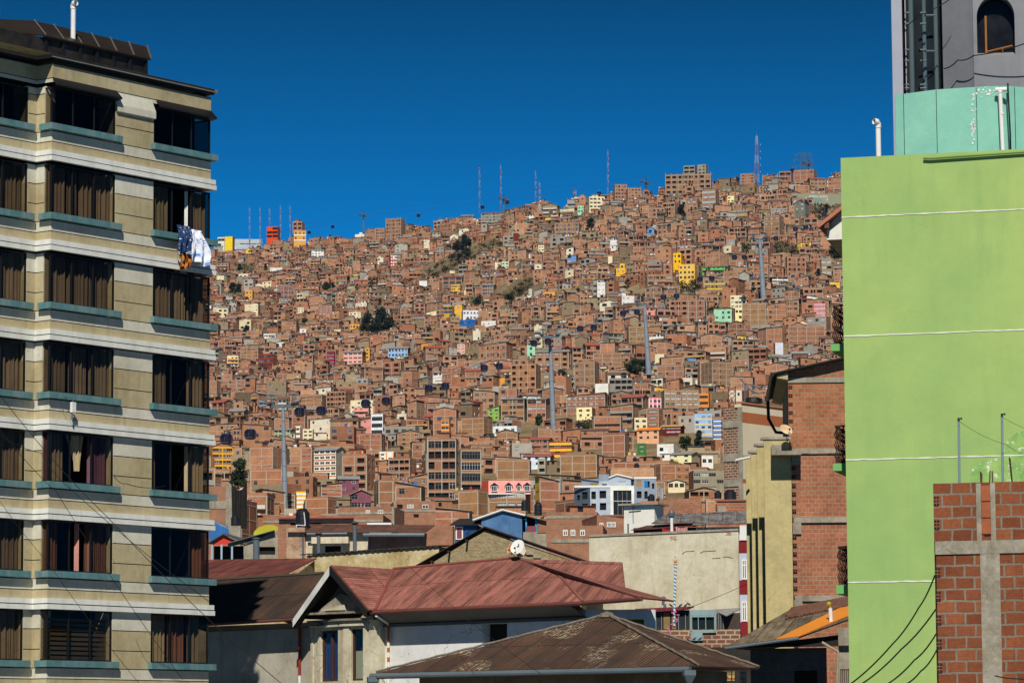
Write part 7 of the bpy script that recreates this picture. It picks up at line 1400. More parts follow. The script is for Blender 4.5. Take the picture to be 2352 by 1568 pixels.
# brick parapets, tank, grey dish
f, rt, x1, zl = block('block_wall_house', 'rough orange block wall with stepped top right of the grey dish'.replace('right of', 'beside'), 'house', 1514, 1610, 1145, 330, -2, 8, [BRN, CONCM], (), 0); f, rt, x1, zl = block('block_parapet_house', 'orange block parapet with a cement patch under the big tank', 'house', 1646, 1726, 1151, 240, -4, 3, [BRN, CONCM], (), 0); b = MB(); b.box(-.1, x1, -.1, .3, zl, zl + .12); b.build('coping', paint('clay coping', (.3, .11, .06), .2), rt); b = MB(); a, c = f.on(-.02, 1649, 1160)[0], f.on(-.02, 1667, 1160)[0]; b.box(a, c, -.03, .01, zl - 1.1, zl - .35); b.build('cement_patch', CONCM, rt)
p0, p1 = at(1677, 1151, 242), at(1677, 1125, 242); big_tank(p0, 14 * 242 / F, p1.z - p0.z, 'wide black water tank on the block parapet by the brown brick tower', pipes=False)
dish(at(1516, 1131, 300), 12.5 * 300 / F, R(62), R(-8), 'big grey mesh dish antenna seen nearly side-on', paint('grey dish', (.40, .42, .44), .1), oval=1.25, foot=(-.2, .3, -1.0))
for px, py, Y, r_, h_, lab in ((1236 + 0, 1183, 470, 9, 30, 'black water tank pair member on the terrace edge, nearer one'), (1205, 1172, 500, 8, 24, 'black tank on the brick terrace above the blue house')):
    p0 = at(px, py, Y); big_tank(p0, r_ * Y / F, h_ * Y / F, lab, pipes=False)
# brown brick tower with cream flank
f, rt, x1, zl = block('brown_brick_tower', 'brown brick tower with concrete bands and a cream flank striped orange', 'apartment building', 1661, 1703, 938, 262, -38, 9, [BRN2, CONCM], (), 0, 931); b = MB()
for py in (973, 1050, 1108): z = f.on(0, 1680, py)[1]; b.box(-.02, x1 - .02, -.07, .02, z - .3, z + .25)
b.box(x1 - .3, x1 + .05, -.08, .02, 0, zl); b.build('concrete_band', CONCM, rt)
b = MB(); X = x1 + .04; zq = lambda py: at(1703.3, py, 260.5).z
for (ya, yb_, m) in ((926, 944, 0), (944, 969, 1), (969, 1098, 0), (1098, 1108, 1), (1108, 1300, 0)): zb2 = zq(yb_) if yb_ < 1300 else 0; b.quad((X, -.1, zb2), (X, 7, zb2), (X, 7, zq(ya)), (X, -.1, zq(ya)), m)
b.quad((X - .6, -.1, zq(926)), (X, -.1, zq(926)), (X, 7, zq(926)), (X - .6, 7, zq(926)), 0); b.quad((X - .6, -.1, zl), (X, -.1, zl), (X, -.1, zq(926)), (X - .6, -.1, zq(926)), 0); b.tube([(X, -.1, zq(926) + .05), (X, 7, zq(926) + .05)], .1, 5, 1)
b.build('flank', [paint('cream painted flank', (.68, .58, .40), .06), paint('orange brown stripe', (.40, .13, .05), .12)], rt)
p0, p1 = at(1730, 926, 264), at(1730, 913, 264); big_tank(p0, 22 * 264 / F, p1.z - p0.z, 'flat wide black tank on the cream-flanked tower roof', pipes=False)
b = MB()
for (a, c) in (((1711, 880), (1711, 926)), ((1728, 882), (1728, 905)), ((1711, 880), (1752, 893)), ((1700, 870), (1728, 900)), ((1711, 890), (1745, 905))): b.tube([at(*a, 263), at(*c, 263)], .05, 5)
tag(b.build('pipe_frame', STEELG), 'grey pipe frame standing on the cream-flanked tower roof', 'frame')
# big pale wall
f, rt, x1, zl = block('pale_wall_house', 'large blank pale rendered house wall with cracks and stains', 'house', 1353, 1696, 1230, 178, -3, 9, [BIGW, CONCM], (), 0, 1215.5); b = MB(); 
for k in range(20): a, c = x1 * k / 20, x1 * (k + 1) / 20; za_, zc_ = lerp(zl, f.on(0, 1696, 1215.5)[1], k / 20), lerp(zl, f.on(0, 1696, 1215.5)[1], (k + 1) / 20); b.quad((a, -.06, za_ - .06), (c, -.06, zc_ - .06), (c, -.06, zc_ + .05), (a, -.06, za_ + .05)); b.quad((a, -.06, za_ + .05), (c, -.06, zc_ + .05), (c, .3, zc_ + .05), (a, .3, za_ + .05)); b.quad((a, 0, za_ - .06), (c, 0, zc_ - .06), (c, -.06, zc_ - .06), (a, -.06, za_ - .06))
b.build('coping', CONCM, rt)
b = MB()
for (px0, px1, py0, py1) in ((1536, 1556, 1230, 1240), (1666, 1682, 1221, 1229)):
    x0_, z1_ = f.on(-.015, px0, py0); x1_, z0_ = f.on(-.015, px1, py1)
    r = random.Random(px0)
    for j in range(5):
        for i in range(5):
            if r.random() < .75: a = lerp(x0_, x1_, (i + .5 * (j % 2)) / 5.5); b.box(a, a + (x1_ - x0_) / 6, -.015, .01, lerp(z0_, z1_, j / 5) + .01, lerp(z0_, z1_, (j + 1) / 5) - .01, r.randint(0, 1))
b.build('exposed_brick', [paint('exposed brick', (.40, .13, .07), .2), paint('pale exposed brick', (.5, .3, .2), .2)], rt)
b = MB()
for pts in ([(1567, 1272), (1574, 1266), (1595, 1265)], [(1608, 1270), (1615, 1266), (1645, 1264)], [(1661, 1279), (1670, 1278), (1683, 1281)], [(1636, 1282), (1655, 1281)]):
    b.tube([f.p(-.005, *p) for p in pts], .018, 4)
b.build('crack', paint('crack line', (.08, .06, .04)), rt)
f, rt, x1, zl = block('red_white_house', 'red and white house front squeezed between pale wall and yellow fins', 'house', 1697, 1724, 1228, 183, 0, 5, [paint('blue white paint', srgb(178, 184, 200), .08), INT, CONCM], (), 0)
b = MB()
for (d, e) in ((1241, 1268), (1332, 1363), (1428, 1462)): xa_, z1_ = f.on(-.03, 1697, d); xb_, z0_ = f.on(-.03, 1722, e); b.box(xa_, xb_, -.04, .01, z0_, z1_)
b.build('red_panel', paint('deep red panel', (.20, .015, .02), .1), rt)
for (d, e) in ((1284, 1330), (1380, 1426)): bwindow(f, rt, 1703, 1716, d, e, 'dark', -.05, True)
b = MB(); x0_ = f.on(-.1, 1700, 1230)[0]; z = f.on(-.1, 1710, 1240)[1]
for k in range(14): x = lerp(x0_, x1, k / 13); b.box(x - .02, x + .02, -.12, -.08, z, z + .75)
b.box(x0_, x1, -.13, -.07, z + .72, z + .78); b.build('railing', PVC, rt)
# sheds with purple roof
f = Fr(1445, 1440, 160, -7); rt = f.root('lean_to', 'row of patched sheds with a purple tiled roof and blue metal windows', 'shed'); PUR = corrugated('plum tile roof', (.24, .045, .06), (.17, .03, .05), .3, .22, .6, .5, 1.0); b = MB(); e0, e1, r1, r0 = f.p(0, 1449, 1405), f.p(0, 1581, 1397), f.p(1.3, 1594, 1391), f.p(1.3, 1460, 1397); roofpoly(b, [e0, e1, r1, r0], e0, e1); b.build('roof', [PUR, paint('plum edge', (.15, .03, .04))], rt); b = MB(); e0, e1, r1, r0 = f.p(-.4, 1668, 1413), f.p(.9, 1701, 1397), f.p(1.4, 1698, 1395), f.p(1.2, 1636, 1399); b.slab([e0, e1, r1, r0], .04); b.build('zinc_roof', HM[TIN], rt)
b = MB(); xa_, xb_ = f.on(.3, 1447, 1410)[0], f.on(.3, 1700, 1410)[0]; zt_, zm, zb2 = f.on(.3, 1500, 1401)[1], f.on(.3, 1500, 1446)[1], 0; xm = f.on(.3, 1583, 1410)[0]; b.box(xa_, xm, .3, 1.2, zm, zt_, 0); b.box(xa_, xb_, .2, 1.2, 0, zm, 1)
bl = [(1584, 1641, 1400, 1412, 2), (1584, 1590, 1412, 1450, 2), (1640, 1645, 1400, 1452, 2), (1584, 1642, 1447, 1452, 2), (1603, 1605, 1414, 1448, 2), (1620, 1622, 1414, 1448, 2), (1590, 1641, 1412, 1416, 2), (1586, 1614, 1452, 1470, 2)]
for (a, c, d, e, m) in bl: x0_, z1_ = f.on(.1, a, d); x1_, z0_ = f.on(.1, c, e); b.box(x0_, x1_, .08, .2, z0_, z1_, m)
x0_, z1_ = f.on(.2, 1588, 1412); x1_, z0_ = f.on(.2, 1641, 1449); b.box(x0_, x1_, .21, .3, z0_, z1_, 3); x0_, z1_ = f.on(.3, 1645, 1407); x1_, z0_ = f.on(.3, 1700, 1452); b.box(x0_, x1_, .35, .6, z0_, z1_, 4)
for px in (1650, 1655, 1661): x0_, z1_ = f.on(.3, px, 1409); x1_, z0_ = f.on(.3, px + 1.2, 1450); b.box(x0_, x1_, .3, .35, z0_, z1_, 2)
for px in (1492, 1506, 1519, 1558, 1574): x0_, z1_ = f.on(.3, px, 1404); x1_, z0_ = f.on(.3, px + 1.5, 1446); b.box(x0_, x1_, .24, .3, z0_, z1_, 2)
for a, c, m in ((1524, 1539, 5), (1543, 1553, 5), (1448, 1490, 6)): x0_, z1_ = f.on(.3, a, 1406); x1_, z0_ = f.on(.3, c, 1444); b.box(x0_, x1_, .27, .3, z0_, z1_, m)
b.build('wall', [paint('dark shed glass', (.03, .033, .035), .4, .4), BRN2, paint('rusty pale blue metal', srgb(130, 155, 160), .12, .7, 3, .6, (.25, .12, .05)), paint('black green glass', (.012, .02, .018), .3, .2), paint('dark planks', (.06, .045, .04), .4, .9, 6), paint('ochre board', (.25, .16, .07), .3), paint('slate blue boards', (.07, .09, .13), .3)], rt)
p0 = at(1524, 1392, 163.5); root = empty('roof_ventilator', p0, 0, 'silver turbine ventilator on a bent pipe by the purple roof', 'ventilator'); s_ = 163.5 / F; b = MB(); b.tube([(3 * s_, 0, -2 * s_), (3 * s_, 0, 4 * s_), (-1 * s_, 0, 6 * s_), (0, 0, 13 * s_)], 3.6 * s_, 10); b.build('pipe', STEELG, root, smooth=True); b = MB(); b.lathe([(3 * s_, 12 * s_), (6 * s_, 15 * s_), (6 * s_, 20 * s_), (3 * s_, 23 * s_), (0, 23.5 * s_)], 14); b.build('turbine_cowl', STEELG, root)
# striped pole with pink ribbon
Y = 156; p0, p1 = at(1548, 1440, Y), at(1551.5, 1297, Y); root = empty('ribbon_pole', p0, 0, 'spiral striped blue and white pole with a gilt finial and pink ribbon', 'pole'); d = p1 - p0; q = NT('blue white spiral', .5); uv = q.co('UV'); sx = q.n('SeparateXYZ'); q.l(uv, sx.inputs[0]); q.col(q.ramp(q.math('FRACT', q.math('ADD', q.math('MULTIPLY', sx.outputs[1], .5), sx.outputs[0])), [(.5, (.70, .72, .72)), (.52, (.04, .22, .42))])); N = 34; b = MB(); b.tube([d * (k / N) for k in range(N + 1)], .055, 10); b.build('shaft', q.m, root); b = MB(); b.lathe([(.05, 0), (.09, .03), (.09, .08), (.04, .1), (.08, .14), (.08, .2), (.025, .34), (.04, .37), (0, .42)], 12, 0, (d.x, d.y)); o = b.build('finial', paint('gilt and white finial', (.55, .36, .2), .5, .5, 9), root); o.location = (0, 0, d.z)
b = MB(); r = random.Random(4)
for (px, py, w_, h_) in ((1545, 1406, 9, 5), (1553, 1412, 8, 3), (1549, 1424, 8, 6), (1543, 1432, 7, 4), (1534, 1445, 5, 8), (1538, 1453, 4, 5)):
    c = at(px, py, Y - .15) - p0; s_ = Y / F
    for k in range(5): a = c + Vector((r.uniform(-.5, .5) * w_ * s_, r.uniform(-.05, .05), r.uniform(-.5, .5) * h_ * s_)); b.quad(a, a + Vector((w_ * s_ * .5, -.03, -h_ * s_ * .3)), a + Vector((w_ * s_ * .6, .02, h_ * s_ * .3)), a + Vector((0, 0, h_ * s_ * .5)))
b.build('ribbon', paint('pink plastic ribbon', (.45, .12, .24), .3, .4), root)
def bird(p, face, label, s=1.0):
    root = empty('pigeon', p, 0 if face > 0 else R(180), label, 'bird', 'pigeons on the sheds'); root.scale = (s,) * 3; me = bpy.data.meshes.new('body'); V = [(-.17, 0, .07), (-.08, 0, .11), (.02, 0, .15), (.08, 0, .21), (.11, 0, .26), (.15, 0, .255), (0, .02, .05), (0, -.02, .05)]; me.from_pydata(V, [(0, 1), (1, 2), (2, 3), (3, 4), (4, 5), (1, 6), (1, 7)], []); o = bpy.data.objects.new('body', me); COL.objects.link(o); o.parent = root; me.materials.append(paint('pigeon grey', (.035, .038, .045), .4, .7, 20)); m = o.modifiers.new('skin', 'SKIN'); rad = [.018, .06, .075, .05, .042, .012, .012, .012]
    for i, v in enumerate(me.skin_vertices[0].data): v.radius = (rad[i], rad[i])
    me.skin_vertices[0].data[2].use_root = True; o.modifiers.new('sub', 'SUBSURF').levels = 2; o.modifiers['sub'].render_levels = 2
    b = MB(); b.tube([(0, .02, .06), (.01, .025, 0)], .007, 4); b.tube([(0, -.02, .06), (.01, -.025, 0)], .007, 4); b.tube([(.15, 0, .255), (.185, 0, .25)], .008, 4); b.build('leg', paint('pigeon leg', (.2, .07, .06)), root); return root
for px, py, fc_, lab in ((1541, 1394, -1, 'pigeon perched alone on the purple roof beside the striped pole'), (1563, 1394, 1, 'plump pigeon in the middle of the purple roof ridge'), (1575, 1394, 1, 'pigeon next to the pale-winged bird on the roof end'), (1582, 1391, -1, 'pale-winged pigeon at the end of the purple roof'), (1595, 1471, 1, 'pigeon on the brick ledge under the blue metal window'), (1608, 1471, 1, 'second pigeon on the ledge under the blue metal window')):
    bird(at(px, py, 158.2 if py < 1420 else 158.5), fc_, lab, .6)
# ------------------------------------------------------------------ yellow finned building with brick end wall
fy = Fr(1813, 1000, 140.5, -3); ry = fy.root('finned_building', 'yellow building with tall wall fins and a bare block end wall', 'building'); YELP = plaster('yellow green fin render', (.46, .39, .19), (.36, .31, .16), (.52, .44, .22), (.28, .25, .15), .12, .3, .9, .3); DUN = plaster('dun side wall', (.30, .255, .14), (.22, .18, .10), (.36, .31, .18), (.15, .12, .07), .15, .2)
BLK1 = brick_near('hollow clay block wall', (.48, .175, .08), (.34, .115, .055), (.30, .24, .155), .27, .172, .017, .5); BLK2 = brick_near('rosy clay block wall', (.44, .165, .09), (.34, .12, .068), (.33, .27, .18), .27, .172, .014, .1)
xe = 4.2; ztop = fy.on(0, 1813, 851)[1]; ztr = fy.on(0, 1945, 822)[1]; xr = fy.on(0, 1945, 822)[0]; zroof = lambda x: ztop + (ztr - ztop) * x / xr; zl1 = fy.on(0, 1830, 1032)[1]; zl2 = fy.on(0, 1830, 1042)[1]
b = MB(); beam1, beam0 = fy.on(0, 1830, 867)[1], fy.on(0, 1830, 879)[1]
def wallq(x0, x1, z0, z1, m, y=0.0): b.facade((x0, y), (x1, y), z0, z1, [], m)
wallq(-.02, xe, zl1, beam0, 0); wallq(.08, xe, 0, zl2, 1, .05); b.face([(-.02, 0, beam1), (xe, 0, beam1), (xe, 0, zroof(xe)), (-.02, 0, zroof(0))], 0, [(-.02, beam1), (xe, beam1), (xe, zroof(xe)), (-.02, zroof(0))])
b.facade((-.02, 9.5), (-.02, 0), zl1, ztop, [], 2); b.facade((.08, 9.5), (.08, .05), 0, zl1, [], 2); b.facade((xe, 0), (xe, 9), 0, ztop, [], 0)
b.build('wall', [BLK1, BLK2, DUN], ry)
b = MB(); q_ = [(xe, beam0, beam1), ]; N = 40
r = random.Random(2); b.box(-.03, xe, -.06, .01, beam0, beam1)
for (py0, py1, sx) in ((1030, 1041, -1.1), (1188, 1200, .1), (1367, 1380, .1)):
    za_, zb2 = fy.on(0, 1840, py1)[1], fy.on(0, 1840, py0)[1]; b.box(max(sx, .12) if sx > 0 else .0, xe, -.05, .06, za_, zb2); b.box(.09, .42, -.045, .06, za_ - .45, za_)
b.build('concrete_beam', CONCM, ry)
# hollow block ends down the corner
b = MB(); z = zl2 - .3
while z > 3:
    b.box(.07, .23, -.005, .055, z, z + .14, 0); b.box(.145, .155, -.012, -.004, z, z + .14, 1); b.box(.07, .23, -.012, -.004, z + .065, z + .075, 1); z -= .344
z = beam0 - .25
while z > zl1 + .6: b.box(-.01, .15, -.012, .055, z, z + .14, 0); b.box(.065, .075, -.02, -.011, z, z + .14, 1); b.box(-.01, .15, -.02, -.011, z + .065, z + .075, 1); z -= .344
b.build('block_end', [INT, paint('clay web', (.3, .11, .06), .2)], ry)
# fins
for (pe, ya, top_py, tpx) in ((1756, .05, 1009, 1770), (1740, 3.6, 1024, 1745), (1726, 7.0, 1040, 1730), (1714, 10.4, 1050, 1718)):
    xa_ = fy.on(ya, pe, 1150)[0]
    zt_ = fy.on(ya, tpx, top_py)[1]; b = MB(); b.box(xa_, .06, ya, ya + .32, 0, zt_, 0); b.box(xa_ - .12, .06, ya - .06, ya + .4, zt_, zt_ + .1, 1); b.build('fin', [YELP, CONCM], ry)
b = MB(); x0_ = fy.on(-1.3, 1779, 1030)[0]; zc_ = fy.on(-.6, 1790, 1040)[1]; b.box(-.75, .45, -.95, .04, zc_ - .1, zc_ + .06, 0); b.box(-.75, -.35, -.95, .04, zc_ + .06, zc_ + .3, 0); b.build('ledge', CONCM, ry)
# roof
b = MB(); xo = fy.on(-.4, 1776, 858)[0]; zo = zroof(0) - .12; b.slab([(xo, -.45, zo), (xe, -.45, zroof(xe) + .05), (xe, 10, zroof(xe) + .05), (xo, 10, zo)], .07, 0); b.build('roof', paint('black roof edge', (.02, .018, .018), .2), ry)
b = MB(); b.tube([(xo - .05, -.5, zo - .08), (xo - .05, 10, zo - .08)], .09, 8); b.tube([(xo - .02, 9.8, zo - .1), (xo, 9.8, zo - .9), (xo + .3, 9.6, zo - 1.5), (xo + 1.0, 9.4, zo - 1.6)], .07, 8); b.build('gutter', paint('black gutter', (.02, .02, .022), .2, .5), ry)
b = MB(); b.face([(xo + .15, -.3, zo - .2), (-.03, -.3, zo - .28), (-.03, -.3, zroof(0) - .1), (xo + .15, -.3, zo - .1)]); b.quad((xo + .15, -.3, zo - .2), (xo + .15, 10, zo - .2), (-.03, 10, zo - .3), (-.03, -.3, zo - .3)); b.build('soffit', plaster('cream soffit', (.44, .38, .22), (.36, .3, .17), (.5, .44, .27), (.3, .25, .14)), ry)
pd = fy.w(*[-.15, -.75, fy.on(-.75, 1803, 987)[1]]); dish(pd, 15.5 * 139.6 / F, R(28), R(-38), 'oval rust-streaked satellite dish on the ledge of the finned building', paint('rust streaked dish', (.62, .42, .22), .4, .6, 2.5, .5, (.75, .7, .6)), oval=.95, foot=(.1, .35, -.5))
p0 = at(1690, 1057, 150); b = MB(); b.tube([at(1689, 1057, 149), at(1722, 1050, 149.6)], .055, 8); tag(b.build('drain_spout', PVC), 'white horizontal drain spout poking out from the yellow fins', 'spout')
# ------------------------------------------------------------------ green building
fg = Fr(1941, 960, 80, -15); rg = fg.root('green_building', 'lime green blank building with thin white lines across its wall', 'building'); GRN = plaster('lime green paint', (.31, .455, .15), (.235, .405, .145), (.39, .51, .165), (.22, .36, .13), .07, .07, .14, .4)
zt_ = fg.on(0, 1933, 363)[1]; XG = 9.5; b = MB(); b.facade((0, 0), (XG, 0), 0, zt_, [], 0); b.facade((0, 9), (0, 0), 0, zt_, [], 0); b.facade((XG, 0), (XG, 9), 0, zt_, [], 0); b.quad((0, 0, zt_), (XG, 0, zt_), (XG, 9, zt_), (0, 9, zt_), 1)
# damp patch with flaked paint low on the wall
q = NT('green damp patch', .9, .1); o_ = q.co(); n_ = q.noise(o_, 2.2, 6, .7); cc = q.ramp(n_, [(.36, (.17, .35, .10)), (.5, (.26, .44, .13)), (.62, (.33, .49, .16))]); cc = q.mix(q.ramp(q.noise(o_, 5, 5, .75), [(.58, (0, 0, 0)), (.62, (1, 1, 1))]), cc, (.66, .70, .62)); q.col(cc)
b.build('wall', [GRN, CONCM], rg)
b = MB(); pts = [fg.p(-.006, px, py) for px, py in ((2226, 1118), (2234, 1068), (2262, 1055), (2290, 1050), (2315, 1010), (2340, 990), (2420, 985), (2420, 1118))]; b.face(pts); b.build('damp_patch', q.m, rg)
b = MB()
rl = random.Random(12)
for py in (499, 772, 1056, 1337):
    z = fg.on(0, 1942, py)[1]; N = 70; tz = [(rl.uniform(.007, .017), rl.gauss(0, .003)) for _ in range(N + 1)]
    for k in range(N): (a, c), (d, e) = tz[k], tz[k + 1]; x0_, x1_ = XG * k / N, XG * (k + 1) / N; b.quad((x0_, -.012, z + c - a), (x1_, -.012, z + e - d), (x1_, -.012, z + e + d), (x0_, -.012, z + c + a)); b.quad((x0_, -.012, z + c + a), (x1_, -.012, z + e + d), (x1_, .002, z + e + d), (x0_, .002, z + c + a))
b.build('white_line', paint('white caulk line', (.72, .72, .66), .1, .8, 2), rg)
b = MB(); za_ = fg.on(-.06, 2121, 363)[1]; b.tube([fg.p(-.07, 2121, 363), fg.p(-.07, 2136, 364), (XG, -.07, za_ + .12)], .03, 6); b.build('wall_pipe', paint('green painted pipe', (.17, .28, .08), .2, .5), rg)
GRN2 = paint('green balcony paint', (.16, .40, .13), .08)
for (px0, px1, py0, py1, y_, rl) in ((1908, 1937, 790, 806, 1.6, 702), (1913, 1944, 1064, 1081, 1.6, 978), (1920, 1952, 1343, 1363, 1.6, 1255)):
    x0_, z1_ = fg.on(y_, px0, py0); z0_ = fg.on(y_, px0, py1)[1]; zr_ = fg.on(y_, px0, rl)[1]; b = MB(); b.box(x0_, 0, y_, y_ + 2.2, z0_, z1_, 0); bal = b.build('balcony', GRN2, rg); b = MB(); x0_ += .06
    for (xx, yy) in [(lerp(x0_, -.06, k / 5), y_ + .06) for k in range(6)] + [(x0_, y_ + .06 + .22 * k) for k in range(1, 10)]:
        n = 14; b.tube([(xx + .025 * math.sin(k * 1.6), yy, lerp(z1_, zr_, k / n)) for k in range(n + 1)], .014, 4)
    for z in (z1_ + .08, lerp(z1_, zr_, .82), zr_): b.tube([(-.02, y_ + .06, z), (x0_, y_ + .06, z), (x0_, y_ + 2.1, z)], .02, 4)
    for k in range(4): xx = lerp(x0_, -.06, k / 4); b.tube([(xx, y_ + .06, lerp(z1_, zr_, .82)), (xx + .1, y_ + .06, zr_)], .012, 4)
    b.build('railing', paint('rusty wrought iron', (.055, .03, .02), .4, .8), bal)
# white gable showing behind it
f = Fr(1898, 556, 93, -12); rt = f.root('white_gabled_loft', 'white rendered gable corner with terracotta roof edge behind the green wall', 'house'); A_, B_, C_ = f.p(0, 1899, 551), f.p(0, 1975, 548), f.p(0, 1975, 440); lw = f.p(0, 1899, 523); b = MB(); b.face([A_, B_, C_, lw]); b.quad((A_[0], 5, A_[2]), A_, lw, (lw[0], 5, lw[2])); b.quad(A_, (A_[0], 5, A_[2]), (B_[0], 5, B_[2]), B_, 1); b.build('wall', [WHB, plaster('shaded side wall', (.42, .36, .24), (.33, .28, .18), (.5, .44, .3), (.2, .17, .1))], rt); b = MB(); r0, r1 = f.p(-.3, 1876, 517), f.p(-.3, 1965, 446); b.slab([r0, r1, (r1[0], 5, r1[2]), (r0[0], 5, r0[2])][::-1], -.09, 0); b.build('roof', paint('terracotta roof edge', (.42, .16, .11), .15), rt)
b = MB()
for t in (.25, .75): p = Vector(r0).lerp(Vector(r1), t); b.box(p.x - .06, p.x + .06, -.25, .4, p.z - .28, p.z - .12)
b.build('rafter', WOOD, rt)
# turquoise parapet panels
ft = Fr(2057, 350, 84, -12); zb2 = zt_; jo = [(2055, 218, .0), (2075, 216, -.05), (2150, 206, -.15), (2242, 200, -.15), (2296, 197.5, -.1), (2330, 199, .1), (2420, 206, .5)]; TQ = plaster('turquoise panel paint', (.215, .50, .40), (.185, .45, .38), (.245, .54, .42), (.22, .44, .30), .05, .0, .8, .3); rt = ft.root('turquoise_parapet', 'curved parapet of turquoise sheet panels standing on the green building', 'parapet')
zz = [ft.on(y, px, py)[1] for px, py, y in jo]; xx = [ft.on(y, px, py)[0] for px, py, y in jo]
for i in range(len(jo) - 1):
    b = MB(); g_ = .008; x0_, x1_, y0_, y1_ = xx[i] + g_, xx[i + 1] - g_, jo[i][2], jo[i + 1][2]; b.quad((x0_, y0_, zb2), (x1_, y1_, zb2), (x1_, y1_, zz[i + 1]), (x0_, y0_, zz[i])); b.quad((x0_, y0_ + .05, zz[i]), (x0_, y0_, zz[i]), (x1_, y1_, zz[i + 1]), (x1_, y1_ + .05, zz[i + 1])); b.quad((x0_, y0_ + .05, zb2), (x0_, y0_, zb2), (x0_, y0_, zz[i]), (x0_, y0_ + .05, zz[i]))
    b.quad((x1_, y1_, zb2), (x1_, y1_ + .05, zb2), (x1_, y1_ + .05, zz[i + 1]), (x1_, y1_, zz[i + 1])); b.build('panel', TQ, rt)
b = MB(); b.facade((xx[0], 2.0), (xx[0], .06), zb2, zz[0] - .02, [], 0); 
for i in range(len(jo) - 1): b.quad((xx[i], jo[i][2] + .05, zb2), (xx[i + 1], jo[i + 1][2] + .05, zb2), (xx[i + 1], jo[i + 1][2] + .05, zz[i + 1] - .03), (xx[i], jo[i][2] + .05, zz[i] - .03), 1)
b.build('backing', [TQ, INT], rt)
b = MB(); r = random.Random(6)
for k in range(90):
    px = r.gauss(2235, 2.5); py = r.uniform(212, 330) if r.random() < .6 else r.gauss(290, 12)
    if k > 62: px, py = r.gauss(2268, 12), r.gauss(212, 6)
    i = 3 if px > 2242 else 2; t = (px - jo[i][0]) / (jo[i + 1][0] - jo[i][0]); y = lerp(jo[i][2], jo[i + 1][2], t) - .012; x, z = ft.on(y, px, py); s_ = r.uniform(.008, .028); b.face([(x + s_ * math.cos(a) * r.uniform(.6, 1.2), y, z + s_ * math.sin(a) * r.uniform(.6, 1.6)) for a in [k2 * 1.05 for k2 in range(6)]])
b.build('paint_flake', paint('bare white flakes', (.7, .72, .68)), rt)
p0 = ft.w(*[ft.on(-.3, 2302, 341)[0], -.3, zb2]); x = 0; root = empty('stand_pipe', p0, ft.r, 'white T-topped pipe standing in front of the turquoise panels', 'vent pipe'); h_ = ft.on(-.3, 2298, 206)[1] - zb2; b = MB(); b.tube([(.03, 0, -.1), (-.02, 0, h_)], .05, 10); b.build('pipe', PVC, root, smooth=True); b = MB(); b.tube([(-.13, 0, h_), (.14, 0, h_)], .055, 10); b.tube([(-.02, 0, h_ - .08), (-.02, 0, h_ + .02)], .06, 10); b.tube([(.01, 0, h_ * .72), (.01, 0, h_ * .74)], .056, 10); b.build('tee', PVC, root); b = MB(); b.tube([(.16, .1, h_ + .15), (.17, -.03, h_), (.2, 0, h_ * .5), (.2, 0, 0)], .022, 6); o = b.build('cable', WIRE); o.location = p0; o.rotation_euler = (0, 0, ft.r); tag(o, 'black cable draped down beside the white T-topped pipe', 'cable')
p0 = fg.w(fg.on(1, 2018, 355)[0], 1, zt_); pipe('vent_pipe', p0, fg.on(1, 2017, 292)[1] - zt_, .06, 'white elbowed vent pipe on the corner of the green roof', dirx=-.8)
# grey tower with glass shaft and arched window
fz = Fr(2049, 100, 88, -6); rz_ = fz.root('grey_tower', 'grey rendered tower with a curved glass shaft and arched window', 'tower'); GT = plaster('grey lilac render', (.215, .225, .245), (.185, .195, .215), (.24, .25, .27), (.14, .14, .155), .06, .1, .5, .3); GTL = paint('pale edge panel', (.33, .35, .42), .08); X = lambda px, y=0.0: fz.on(y, px, 120)[0]; Ztw = fz.on(0, 2100, -160)[1]
b = MB(); b.box(X(2049), X(2073), 0, .5, zt_, Ztw, 1); b.facade((X(2073), .9), (X(2090), .9), zt_, Ztw, [], 2); b.box(X(2080), X(2082), .3, 1.2, zt_, Ztw, 1)
ax0, ax1 = X(2245, -.6), X(2332, -.6); zb3, zs3 = fz.on(-.6, 2246, 128)[1], fz.on(-.6, 2246, 40)[1]
b.facade((X(2166), .3), (X(2236), -.55), zt_, Ztw, [], 0); wx = X(2236, -.55)
b.facade((wx, -.6), (ax0, -.6), zt_, Ztw, [], 0); b.facade((ax1, -.6), (X(2420), -.6), zt_, Ztw, [], 0); b.facade((ax0, -.6), (ax1, -.6), zt_, zb3, [], 0)
n = 20; rA = (ax1 - ax0) / 2; cxA = (ax0 + ax1) / 2; hA = rA * 1.15
arc = [(cxA - rA * math.cos(math.pi * k / n), zs3 + hA * math.sin(math.pi * k / n)) for k in range(n + 1)]
for (a, za_), (c, zc_) in zip(arc, arc[1:]): b.quad((a, -.6, za_), (c, -.6, zc_), (c, -.6, Ztw), (a, -.6, Ztw), 0); b.quad((a, -.6, za_), (a, -.15, za_), (c, -.15, zc_), (c, -.6, zc_), 0)
b.quad((ax0, -.6, zb3), (ax0, -.15, zb3), (ax0, -.15, zs3), (ax0, -.6, zs3), 0); b.quad((ax1, -.15, zb3), (ax1, -.6, zb3), (ax1, -.6, zs3), (ax1, -.15, zs3), 0); b.quad((ax0, -.6, zb3), (ax1, -.6, zb3), (ax1, -.15, zb3 + .15), (ax0, -.15, zb3 + .15), 0)
b.facade((X(2420), -.6), (X(2420), 6), zt_, Ztw, [], 0); b.quad((X(2049), 0, Ztw), (X(2420), -.6, Ztw), (X(2420), 6, Ztw), (X(2049), 6, Ztw), 0)
b.build('wall', [GT, GTL, INT], rz_)
b = MB(); b.face([(a, -.18, z) for a, z in ([(ax0, zb3), (ax1, zb3)] + arc[::-1])]); wn = b.build('window', glassy('dark arched glass', (.012, .013, .015), .15), rz_)
